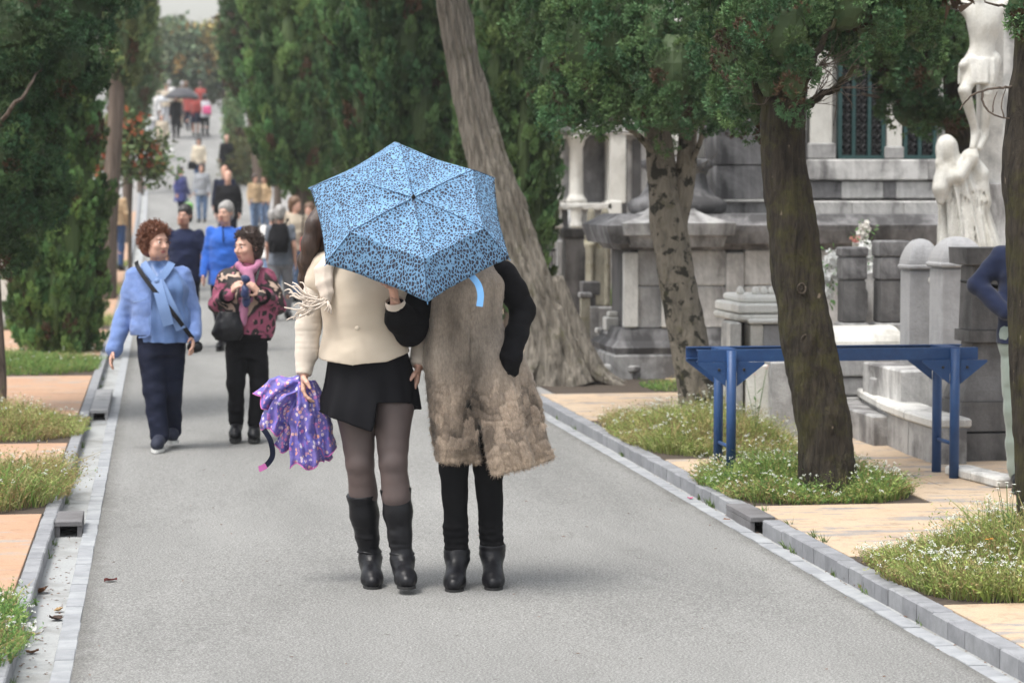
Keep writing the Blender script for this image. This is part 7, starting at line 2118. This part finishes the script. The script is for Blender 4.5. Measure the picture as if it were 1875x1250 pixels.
# ---- man half hidden at the right edge
D = 12.45
pm = G(1888, 900, PZ); sM = FPX / ((pm - CAMP).dot(FWD)); hM = 1.74; kM = hM / 1.65
def m_(px, py, y=0.0): return ((px - 1888) / sM / kM, y, (900 - py) / sM / kM)
arms = dict(ela=m_(1786, 520, .03), wra=m_(1831, 570, -.10), sha=m_(1828, 470, .02))
root, jM = passerby('man in navy sweatshirt and grey-green trousers half hidden, hand on hip', 0, 0, hM, 0, M_HOODY, 'sweatshirt', M_MINT, ('short', M_H_DARK), arms=arms, loc=pm, vox=.008, group=None, hem=.80, build=1.05, fine=True)
T = thing('stick', 'dark rod end poking out behind the navy elbow', 'stick', root.location, -TH)
mb = MB(); a_p = Vector(m_(1758, 514, .05)) * kM; b_p = Vector(m_(1850, 530, .10)) * kM; mb.tube([a_p, a_p + (b_p - a_p) * .12, b_p], [.009, .012, .012], 10); mb.build('rod', M_SOLE, T, smooth=True)
# ================================================================== statues
M_STAT = stone('statue_marble', (.60, .59, .55), (.40, .38, .33), .25, 3.0)
D = 18.6; sS = FPX / D
def st(px, py, y=0.0):
    return ((px - 1770) / sS, y, (455 - py) / sS)
c0 = P(1770, 455, D)
T = thing('statue', 'white marble statue of a veiled kneeling mourner at the crucifix', 'statue', c0, -TH)
g = Grid((-.36, -.32, -.10), (.34, .34, 1.0), .010)
g.loft([(-.08, st(1778, 0)[0], 0, .235, .19), (.10, st(1772, 0)[0], 0, .205, .17), (.30, st(1765, 0)[0], .0, .175, .145), (.48, st(1755, 0)[0], -.01, .150, .13), (.60, st(1748, 0)[0], -.01, .125, .11), (.68, st(1742, 0)[0], -.01, .09, .085)], .03, fold=(13, .038, .012, .3))
g.ell(st(1731, 275, -.02), (.090, .105, .125), .03); g.ell(st(1736, 300, -.01), (.085, .10, .12), .04)
g.chain([st(1716, 262, -.085), st(1713, 300, -.10), st(1722, 335, -.10)], [.02, .022, .03], .03)
g.chain([st(1738, 262, -.10), st(1740, 300, -.115), st(1735, 335, -.12)], [.012, .014, .02], .02)
g.chain([st(1722, 318, -.10), st(1715, 345, -.12), st(1716, 368, -.12)], [.06, .055, .03], .03)
g.chain([st(1716, 330, -.10), st(1748, 322, -.14), st(1772, 290, -.10), st(1778, 272, -.06)], [.045, .05, .05, .03], .03)
g.chain([st(1770, 285, -.03), st(1788, 320, -.02), st(1792, 370, -.03), st(1790, 410, -.03)], [.05, .075, .085, .05], .03)
for k_ in range(9):
    x0_ = 1722 + 11*k_; g.chain([st(x0_ + 6 - (k_-4)*1.5, 345, -.30), st(x0_ + 2, 395, -.30), st(x0_ - 2 + (k_-4)*2, 450, -.33)], [.150, .168, .165], .015, 'cut') if False else None
    yv = -.155 + .02*abs(k_-4)*.6; g.chain([st(1740 + 7*k_, 352, yv*.86), st(1733 + 9*k_, 400, yv*1.05), st(1726 + 11*k_, 452, yv*1.22)], [.007, .010, .012], .012, 'cut')
skin('figure', g, M_STAT, T, 1, [((9, 9, 4), .007), ((22, 22, 6), .0025)], 4)
T = thing('crucifix', 'white marble crucified figure on a tall pale cross at the right', 'crucifix', c0, -TH)
mb = MB(); mb.box((st(1797, 0)[0], .10, -.25), (st(1838, 0)[0], .28, 3.0), .012); mb.build('upright', M_PALE, T)
mb = MB(); mb.box((-.70, .10, 2.02), (st(1797, 0)[0] - .003, .27, 2.18), .01); mb.box((st(1838, 0)[0] + .003, .10, 2.02), (.95, .27, 2.18), .01); V, F = mb.arrays(); mobj('crossbeam', V, F, M_PALE, T, smooth=False)
mb = MB(); mb.box((st(1800, 0)[0], .02, -.20), (st(1870, 0)[0], .5, st(0, 335)[2]), .012); mb.build('foot_block', M_PALE2, T)
mb = MB(); mb.box((st(1690, 0)[0], -.25, -1.5), (st(1890, 0)[0], .7, -.06), .012); mb.build('plinth', M_PALE2, T)
g = Grid((-.30, -.30, .70), (.42, .30, 2.35), .009)
hpz = st(0, 118)[2]
g.loft([(hpz - .10, .06, 0, .10, .10), (hpz, .075, 0, .125, .10), (hpz + .14, .10, -.01, .098, .078), (hpz + .30, .11, -.02, .132, .098), (hpz + .42, .10, -.01, .145, .09), (hpz + .50, .09, 0, .09, .07)], .03)
g.cone((.09, -.0, hpz + .48), (.06, -.03, hpz + .58), .05, .045, .02); g.ell((.03, -.06, hpz + .68), (.075, .09, .11), .02); g.ell((.03, -.10, hpz + .61), (.05, .05, .05), .02)
for sg in (-1, 1): g.chain([(.10 + sg*.13, 0, hpz + .42), (.10 + sg*.27, .06, hpz + .52), (.10 + sg*.3, .08, hpz + .55)], [.05, .042, .035], .03)
g.chain([st(1790, 112), st(1757, 168, -.13), st(1783, 245, -.03)], [.074, .047, .030], .012); g.chain([st(1812, 112), st(1800, 172, -.08), st(1800, 248, -.0)], [.072, .045, .030], .012)
g.cone(st(1783, 245, -.03), st(1775, 272, -.08), .036, .026, .02); g.cone(st(1800, 248, -.0), st(1788, 272, -.06), .030, .024, .015)
g.loft([(hpz - .16, .065, -.02, .135, .13), (hpz - .04, .07, -.01, .145, .125), (hpz + .03, .075, 0, .135, .11)], .02, fold=(9, .014, .008, .5))
g.chain([(.0, -.07, hpz + .02), (-.06, -.08, hpz - .02), (-.065, -.06, hpz - .10)], [.035, .03, .015], .02)
skin('figure', g, M_STAT, T, 1, [((12, 12, 8), .004)], 2)
arms_ = MB()
for sg in (-1, 1): arms_.tube([(.10 + sg*.29, .08, hpz + .545), (.10 + sg*.5, .07, 2.06), (.10 + sg*.62, .07, 2.10)], [.036, .03, .022], 10)
V, F = arms_.arrays(); 
for k, sg in enumerate((-1, 1)):
    m_b = MB(); m_b.tube([(.10 + sg*.29, .08, hpz + .545), (.10 + sg*.5, .07, 2.06), (.10 + sg*.62, .07, 2.10)], [.036, .03, .022], 10); m_b.build('arm', M_STAT, T, smooth=True)
# weeping angel statue leaning at the chapel
D = 30.5; c0 = P(994, 372, D); sS = FPX / D
T = thing('statue', 'pale marble angel leaning out beside the gothic chapel', 'statue', c0, -TH)
g = Grid((-.30, -.25, -.3), (.30, .25, 1.1), .014)
def sa(px, py, y=0): return ((px - 994) / sS, y, (372 - py) / sS)
g.chain([sa(1006, 222), sa(1003, 250), sa(1000, 280), sa(1004, 330)], [.09, .12, .13, .12], .04); g.ell(sa(1002, 205), (.075, .085, .095), .03)
g.chain([sa(997, 262, -.08), sa(984, 292, -.14), sa(974, 318, -.16)], [.055, .05, .04], .03); g.chain([sa(1006, 240, .1), sa(1016, 215, .14), sa(1012, 180, .12)], [.05, .08, .03], .03)
skin('figure', g, M_STAT, T, 1, [((9, 9, 6), .015)])
pb(T, 'pedestal', 985, 1014, 330, 520, atY(1000, 400, 30.2).y, .35, M_GREY)

# ================================================================== flower patches, grass, flowers, litter
M_PLANT = leafmat('low_plants', .7, .3)
def patch(label, x0, x1, y0, y1, n, hgt, flowers, cols, seed, name='flower_patch', cat='flowers', dry=.22, over=.10, fl_col=(.82, .84, .78), density=1.0, broad=0.02):
    rs = np.random.default_rng(seed)
    cx, cy = (x0+x1)/2, (y0+y1)/2; zb = zR(cy) + PZ - .006
    T = thing(name, label, cat, (cx, cy, zb))
    hx, hy = (x1-x0)/2 + over, (y1-y0)/2 + over
    def pts(k):
        p = rs.uniform(-1, 1, (k*2, 2)); rr = (np.abs(p[:, 0])**3.2 + np.abs(p[:, 1])**3.2); q = np.c_[p[:, 0]*hx, p[:, 1]*hy, np.zeros(k*2)]
        edge = .93 + .16 * vnoise(q, 4.0, seed); q = q[(rr < edge)][:k]; return q
    def mound(q):
        e = np.clip(1.25 - np.maximum(np.abs(q[:, 0])/hx, np.abs(q[:, 1])/hy)**2 * .95, .25, 1.1)
        return hgt * e * (.72 + .45 * fbm(q, 3.2, 2, seed + 3))
    # stems and blades
    q = pts(n); k = len(q); h = np.maximum(mound(q), .03) * rs.uniform(.45, 1.12, k)
    lean = rs.normal(size=(k, 2)) * .55; out = q[:, :2] / np.array([hx, hy]); lean += out * .55 * np.abs(out)
    tip = q + np.c_[lean * h[:, None], h]; midp = q + np.c_[lean * h[:, None] * .32, h * .6]
    w = rs.uniform(.0016, .0036, k) * (1.0 + .4 * (n < 4000))
    br = rs.random(k) < broad; w[br] *= 4; 
    a = rs.uniform(0, 6.28, k); sd_ = np.c_[np.cos(a), np.sin(a), np.zeros(k)] * w[:, None]
    V = np.stack([q - sd_, q + sd_, midp + sd_*.85, midp - sd_*.85, tip], 1).reshape(-1, 3)
    b = np.arange(k)[:, None] * 5; Q = b + np.array([[0, 1, 2, 3]]); Tt = b + np.array([[3, 2, 4]])
    ci = rs.integers(0, len(cols), k); col = np.array(cols)[ci] * rs.uniform(.7, 1.35, (k, 1)); zone = fbm(q, 2.6, 2, seed + 9)
    isd = (rs.random(k) < dry * (1 + 1.3 * zone)); col[isd] = np.array([.36, .28, .13]) * rs.uniform(.6, 1.2, (isd.sum(), 1))
    # leaflets along the stems
    m = 4; kk = k * m; t = rs.uniform(.3, 1.0, (k, m, 1)); lp = (q[:, None] * (1-t) + tip[:, None] * t).reshape(-1, 3)
    ld = unit(kk); ld[:, 2] = np.abs(ld[:, 2]) * .8 + .1; ls = np.cross(ld, unit(kk)); ls /= np.linalg.norm(ls, axis=1, keepdims=True) + 1e-9
    L_ = rs.uniform(.010, .024, (kk, 1)); LV = np.stack([lp, lp + ld*L_*.5 + ls*L_*.16, lp + ld*L_, lp + ld*L_*.5 - ls*L_*.16], 1).reshape(-1, 3)
    LQ = np.arange(kk*4).reshape(-1, 4) + len(V); lc = np.repeat(np.repeat(col, m, 0) * rs.uniform(.8, 1.25, (kk, 1)), 4, 0)
    o = mobj('foliage', np.concatenate([V, LV]), [np.concatenate([Q, LQ]), Tt], M_PLANT, T, col=np.clip(np.concatenate([np.repeat(col, 5, 0), lc]), 0, 1), smooth=False); o['kind'] = 'stuff'
    if flowers:
        q = pts(flowers); k = len(q); z = mound(q) * rs.uniform(.85, 1.2, k) + .012; ln_ = q[:, :2] / np.array([hx, hy]) * .06
        c = q + np.c_[ln_, z]; m = 7; VV = []
        cc = np.repeat(c, m, 0) + rs.normal(size=(k*m, 3)) * np.array([.0055, .0055, .0035]); r = rs.uniform(.0022, .0038, (k*m, 1)) 
        octo = np.array([[1,0,0],[0,1,0],[-1,0,0],[0,-1,0],[0,0,.9],[0,0,-.6]])
        FV = (cc[:, None, :] + octo[None] * r[:, None]).reshape(-1, 3); fb = np.arange(k*m)[:, None] * 6
        FT = np.concatenate([fb + np.array([f]) for f in [(0,1,4),(1,2,4),(2,3,4),(3,0,4),(1,0,5),(2,1,5),(3,2,5),(0,3,5)]])
        fc = np.repeat(np.array(fl_col) * rs.uniform(.75, 1.1, (k*m, 1)), 6, 0)
        o = mobj('blossom', FV, FT, M_PLANT, T, col=np.clip(fc, 0, 1), smooth=False); o['kind'] = 'stuff'
        b0 = c - np.array([0, 0, .002]); b1 = q + np.c_[ln_*.2, z*.4]; sdd = np.c_[np.full(k, .0009), np.zeros(k), np.zeros(k)]
        SV = np.stack([b1 - sdd, b1 + sdd, b0 + sdd, b0 - sdd], 1).reshape(-1, 3); o = mobj('flower_stalk', SV, np.arange(k*4).reshape(-1, 4), M_PLANT, T, col=np.tile([.13, .17, .06], (k*4, 1)), smooth=False); o['kind'] = 'stuff'
    return T
YG_ = [(.26, .33, .085), (.32, .37, .12), (.20, .28, .075), (.37, .38, .16)]
GG_ = [(.13, .24, .06), (.19, .30, .08), (.25, .33, .10), (.10, .20, .055)]
patch('sprawling white alyssum patch, nearest on the right footway', KR1 + .06, 4.45, 9.62, 10.85, 11000, .27, 560, YG_, 1, over=.09)
patch('second clump of white alyssum at the foot of the right edge trunk', 3.72, 4.5, 10.72, 11.2, 3600, .25, 120, YG_, 21, over=.08)
patch('white alyssum patch round the foot of the dark mossy trunk', KR1 - .02, 4.15, 12.85, 14.2, 9000, .19, 300, GG_ + YG_[:2], 2, over=.06)
patch('yellowish alyssum patch round the foot of the pale spotted trunk', KR1 + .0, 4.2, 15.2, 17.6, 10000, .24, 280, YG_ + [(.30, .28, .11)], 3, over=.05, dry=.3)
patch('leafy patch at the near left corner of the left footway', -1.6, KL0 + .02, 8.6, 10.2, 5000, .18, 160, GG_, 4, over=.09)
patch('straggly grass and weeds spilling over the left kerb', -1.9, KL0 + .02, 13.1, 14.9, 9000, .28, 120, YG_ + GG_[:2] + [(.32, .26, .13)], 5, 'grass_patch', 'grass', over=.10, dry=.4)
patch('dry grass patch beyond the straggly weeds on the left', -2.1, KL0 + .02, 16.8, 18.7, 8000, .21, 80, YG_ + [(.30, .26, .12)], 6, 'grass_patch', 'grass', over=.06, dry=.35)
patch('green grass under the full cypress on the left', -2.5, KL0 + .02, 23.0, 25.5, 7000, .17, 60, GG_ + [(.17, .24, .06)], 7, 'grass_patch', 'grass', over=.05, dry=.12)
patch('grass patch beyond the full cypress on the left', -2.8, KL0, 30.6, 33, 4000, .24, 0, YG_ + GG_[:1], 8, 'grass_patch', 'grass')
patch('low grass patch at the brown cypress trunk on the left', -2.8, KL0, 38.1, 41, 3500, .24, 0, YG_, 9, 'grass_patch', 'grass')
patch('farthest grass patch on the left footway', -2.8, KL0, 46, 49, 3000, .26, 0, YG_, 10, 'grass_patch', 'grass')
patch('grass patch by the far right kerb near the two tan jackets', KR1, 4.6, 60, 63, 3000, .4, 0, YG_ + [(.3, .24, .07)], 11, 'grass_patch', 'grass')
patch('thin weeds at the flared roots of the grey leaning trunk', 4.3, 4.9, 20.3, 21.2, 700, .08, 0, GG_, 12, 'grass_patch', 'grass')
patch('low shrubs beyond the iron railing', 4.6, 6.0, 30.3, 31.6, 3000, .75, 60, [(.14, .24, .04), (.2, .3, .06), (.09, .17, .04)], 13, 'low_shrub', 'shrub', fl_col=(.35, .08, .30), broad=.5)
# clipped hedge and steps at the far right
T = thing('hedge', 'ivy-green hedge beside the far bend on the right', 'hedge', onroad(448, 80) + Vector((0, 0, -.1)))
crown(T, [((0, 0, .7), (.55, .8, .8)), ((.6, .3, .8), (.6, .8, .9)), ((-.1, .9, .9), (.5, .8, .9))], gap=.2, m=14, ln=.13, wd=.04, green=np.array([.12, .13, .05]), brown=.1)
# tall sprigs and a few coloured flowers standing out of the near patch
def sprig(label, px, py, D, h, n, fcol, name='flower', seed=0, lean=.2):
    p = P(px, py, D); rs = np.random.default_rng(seed); T = thing(name, label, 'flower', (p.x, p.y, p.z - h))
    mb = MB(); tips = []
    for k in range(n):
        e = Vector((rs.uniform(-1, 1) * lean * h, rs.uniform(-1, 1) * lean * h, h * rs.uniform(.75, 1.05))); mb.tube([(0, 0, 0), e * .5 + Vector((0, 0, .03 * h)), e], [.0022, .0016, .001], 4, cap=False); tips.append(e)
    for k in range(n * 2):
        b = Vector((0, 0, h * rs.uniform(.1, .6))); d = Vector((rs.normal() * .5, rs.normal() * .5, .5)).normalized() * rs.uniform(.03, .07); s2 = d.cross(Vector((0, 0, 1))).normalized() * d.length * .18
        mb.add([tuple(b), tuple(b + d*.5 + s2), tuple(b + d), tuple(b + d*.5 - s2)], [(0, 1, 2, 3)])
    o = mb.build('stem', M_STEM, T); o['kind'] = 'stuff'
    mt = plain('petal', fcol, .6)
    mb = MB()
    for e in tips:
        for q in range(6):
            a = q * math.pi / 3; d = Vector((math.cos(a), math.sin(a), .25)) * .011; s2 = Vector((-math.sin(a), math.cos(a), 0)) * .005
            mb.add([tuple(e), tuple(e + d*.6 + s2), tuple(e + d), tuple(e + d*.6 - s2)], [(0, 1, 2, 3)])
    o = mb.build('petals', mt, T); o['kind'] = 'stuff'
M_STEM = plain('flower_stem', (.07, .14, .035), .6)
sprig('yellow flower among tall green blades in the nearest alyssum patch', 1745, 940, 11.0, .30, 3, (.75, .45, .03), seed=1, lean=.15)
sprig('orange flower low in the nearest alyssum patch', 1820, 985, 10.6, .18, 2, (.70, .25, .02), seed=2)
sprig('thin wiry flower stalks in front of the grey-green trousers', 1850, 880, 10.9, .34, 5, (.70, .72, .66), seed=3, lean=.25)
sprig('small red flowers in front of the low white grave block', 1385, 675, 16.2, .40, 4, (.50, .02, .03), seed=4, lean=.22)
# wreaths and lilies behind the dark posts
def bouquet(label, pts, D, r, cols, seed, name='flower_wreath', cat='flowers', green=(.10, .22, .05)):
    rs = np.random.default_rng(seed); c0 = P(pts[0][0], pts[0][1], D); T = thing(name, label, cat, c0)
    mb = MB(); ml = MB()
    for px, py in pts:
        c = P(px, py, D) - c0
        for k in range(26):
            d = Vector(unit(1)[0]) * r * rs.uniform(.2, 1); a = c + d; n_ = d.normalized() + Vector((0, -.6, .2))
            u = n_.orthogonal().normalized(); v = n_.cross(u).normalized(); L_ = r * .42
            for q in range(5):
                an = q * 1.2566; dd = (u * math.cos(an) + v * math.sin(an)) * L_ + n_.normalized() * L_ * .35; sd2 = (u * -math.sin(an) + v * math.cos(an)) * L_ * .3
                mb.add([tuple(a), tuple(a + dd*.55 + sd2), tuple(a + dd), tuple(a + dd*.55 - sd2)], [(0, 1, 2, 3)])
        for k in range(14):
            d = Vector(unit(1)[0]) * r * rs.uniform(.7, 1.3); a = c + d; dd = d.normalized() * r * .6; s2 = dd.orthogonal().normalized() * r * .14
            ml.add([tuple(a), tuple(a + dd*.5 + s2), tuple(a + dd), tuple(a + dd*.5 - s2)], [(0, 1, 2, 3)])
    o = mb.build('petals', plain('petal', cols, .6), T); o['kind'] = 'stuff'
    o = ml.build('leaves', plain('leaf', green, .6), T); o['kind'] = 'stuff'
bouquet('mass of white flowers left of the dark stone posts', [(1520, 480), (1535, 500), (1512, 510), (1528, 470), (1515, 535)], 18.9, .085, (.80, .80, .78), 1)
bouquet('white flowers filling the gap between the dark stone posts', [(1592, 470), (1585, 490), (1595, 495), (1583, 455)], 18.8, .07, (.80, .80, .78), 2)
bouquet('lilies with pink touches standing above the dark stone posts', [(1578, 432), (1586, 415), (1572, 448)], 18.9, .055, (.78, .74, .68), 3, 'lilies')
bouquet('few pink flowers beside the tall lilies', [(1566, 437)], 18.85, .035, (.70, .25, .22), 4, 'pink_flowers', 'flowers')
# fallen leaves and scraps
M_DL = [plain('fallen_leaf_brown', (.20, .085, .035), .8, var=.5, scale=40), plain('fallen_leaf_tan', (.40, .26, .12), .8, var=.4, scale=40), plain('fallen_leaf_dark', (.06, .035, .025), .8, var=.4, scale=40), plain('fallen_leaf_red', (.26, .06, .055), .8)]
def leafmesh(sz, seed):
    rs = np.random.default_rng(seed); V = []; n, m = 7, 5
    for i in range(n):
        v = i/(n-1); w = math.sin(math.pi * min(1, v*1.05 + .02)) ** .8 * .42 * (1 + .18 * math.sin(v*20))
        for k in range(m):
            u = k/(m-1)*2-1; V.append(((v-.5)*sz, u*w*sz, sz*(.16*u*u + .22*(v-.5)**2 + .05*math.sin(5*v+seed) + .05*rs.uniform(-1, 1)) + .003))
    return np.array(V), [(i*m+k, i*m+k+1, (i+1)*m+k+1, (i+1)*m+k) for i in range(n-1) for k in range(m-1)]
def leaf(px, py, z, sz, mi, label, group='dry leaves on the road and in the gutters', seed=0):
    V, F = leafmesh(sz, seed); o = mobj('fallen_leaf', V, F, M_DL[mi]); p = G(px, py, z); o.location = p; o.rotation_euler = (random.uniform(-.25, .25), random.uniform(-.2, .2), random.uniform(0, 6.28))
    tag(o, label, 'leaf', group)
LV = [(203, 1064, .004, .06, 3, 'reddish leaf lying on the left part of the road'), (75, 1084, -.008, .09, 0, 'brown leaf across the left gutter'), (102, 1134, -.008, .07, 2, 'dark curled leaf by the edging of the left gutter'),
      (108, 1118, -.006, .05, 1, 'small tan leaf above the dark curled one in the left gutter'), (118, 958, -.01, .08, 0, 'brown leaf left in the mouth of the nearest drain'), (138, 962, -.01, .07, 0, 'brown leaf right in the mouth of the nearest drain'),
      (128, 952, -.01, .08, 2, 'dark leaf at the back of the nearest drain mouth'), (1345, 950, -.008, .075, 1, 'cream curled leaf in the right drain mouth'), (1332, 956, -.008, .06, 0, 'brown leaf in the right drain mouth'),
      (1588, 1078, -.008, .085, 1, 'large tan curled leaf in the right gutter below the alyssum'), (1574, 1072, -.008, .06, 0, 'brown leaf left of the tan one in the right gutter'), (1600, 1085, -.008, .07, 0, 'brown leaf right of the tan one in the right gutter'),
      (1706, 1140, -.008, .05, 1, 'small leaf standing in the right gutter near the corner'), (1497, 890, .07, .05, 0, 'brown leaf at the edge of the bed round the mossy trunk'), (190, 752, -.008, .07, 1, 'tan leaf in the mouth of the far left drain'),
      (60, 1195, -.008, .05, 0, 'brown scrap near the corner in the left gutter'), (30, 1190, -.008, .045, 2, 'dark scrap near the left kerb corner'), (1553, 1062, -.008, .05, 2, 'dark leaf in the right gutter above the tan ones')]
for i, (px, py, z, sz, mi, lab) in enumerate(LV): leaf(px, py, z, sz, mi, lab, seed=i)
rs = np.random.default_rng(3); mb = MB()
for k in range(300):
    if k >= 240: x, y, z = rs.uniform(RL, RR), rs.uniform(8.3, 17), .004
    elif k < 130: x, y, z = rs.uniform(KL1 + .01, KLI - .01), rs.uniform(8, 13) , -.010
    else: x, y, z = rs.uniform(KRI + .004, KR0 - .004), rs.uniform(8.3, 16), -.012
    a = rs.uniform(0, 6.28); l = rs.uniform(.004, .013); d = np.array([math.cos(a), math.sin(a), 0])*l; e = np.array([-math.sin(a), math.cos(a), 0])*l*.4
    c = np.array([x, y, z]); mb.add([c - d, c + e + [0, 0, .003], c + d, c - e + [0, 0, .002]], [(0, 1, 2, 3)])
o = mb.build('leaf_litter', M_DL[0]); o['kind'] = 'stuff'; o['label'] = 'fine brown leaf litter scattered in both gutters'
V, F = leafmesh(.11, 44); V = V + np.stack([fbm(V*40, 1, 2, a) for a in range(3)], 1) * .02; o = mobj('paper_tissue', V, F, M_WHITE); o.location = G(48, 1158, -.004); tag(o, 'crumpled white tissue by the left kerb', 'tissue')
V, F = leafmesh(.05, 45); o = mobj('petal', V, F, M_PINKB); o.location = G(1641, 899, PZ + .002); tag(o, 'pink petal at the right end of the mossy tree bed', 'petal')
V, F = leafmesh(.035, 46); o = mobj('petal', V, F, M_PINKB); o.location = G(1264, 913, .008); tag(o, 'pink petal on the edging before the right drain', 'petal')
# ================================================================== the air
def haze(density):
    mb = MB(); mb.box((-320, -60, -1.6), (320, 720, 24.0)); o = mb.build('haze', None); o['kind'] = 'stuff'
    m = bpy.data.materials.new('haze'); m.use_nodes = True; nt = m.node_tree
    nt.nodes.remove(nt.nodes['Principled BSDF']); v = nt.nodes.new('ShaderNodeVolumePrincipled')
    v.inputs['Color'].default_value = (.93, .95, .97, 1); v.inputs['Density'].default_value = density
    nt.links.new(v.outputs[0], nt.nodes['Material Output'].inputs['Volume']); o.data.materials.append(m)
haze(.0006)

# ---- stray weeds rooted in the joints of kerb and gutter
mbw = MB(); rs = np.random.default_rng(77)
for k in range(46):
    if k < 20: x, y = KL1 + .006, rs.uniform(8.6, 24)
    elif k < 38: x, y = KR0 - .006, rs.uniform(9.2, 24)
    else: x, y = KR1 + .012, rs.uniform(9.2, 20)
    zb = -.012 if k < 38 else PZ - .01
    for q in range(rs.integers(7, 22)):
        h = rs.uniform(.02, .065); d = Vector((rs.normal() * .5, rs.normal() * .7, 1)).normalized() * h; w = .0022; p = Vector((x + rs.normal() * .006, y + rs.normal() * .02, zb)); sv = Vector((w, w * .3, 0))
        mbw.add([tuple(p - sv), tuple(p + sv), tuple(p + d * .6 + sv * .8 + Vector((0, 0, .004))), tuple(p + d)], [(0, 1, 2, 3)])
o = mbw.build('weeds', plain('weed_green', (.12, .19, .05), .7, var=.5, scale=30)); o['kind'] = 'stuff'; o['label'] = 'small weeds growing along the kerb joints'
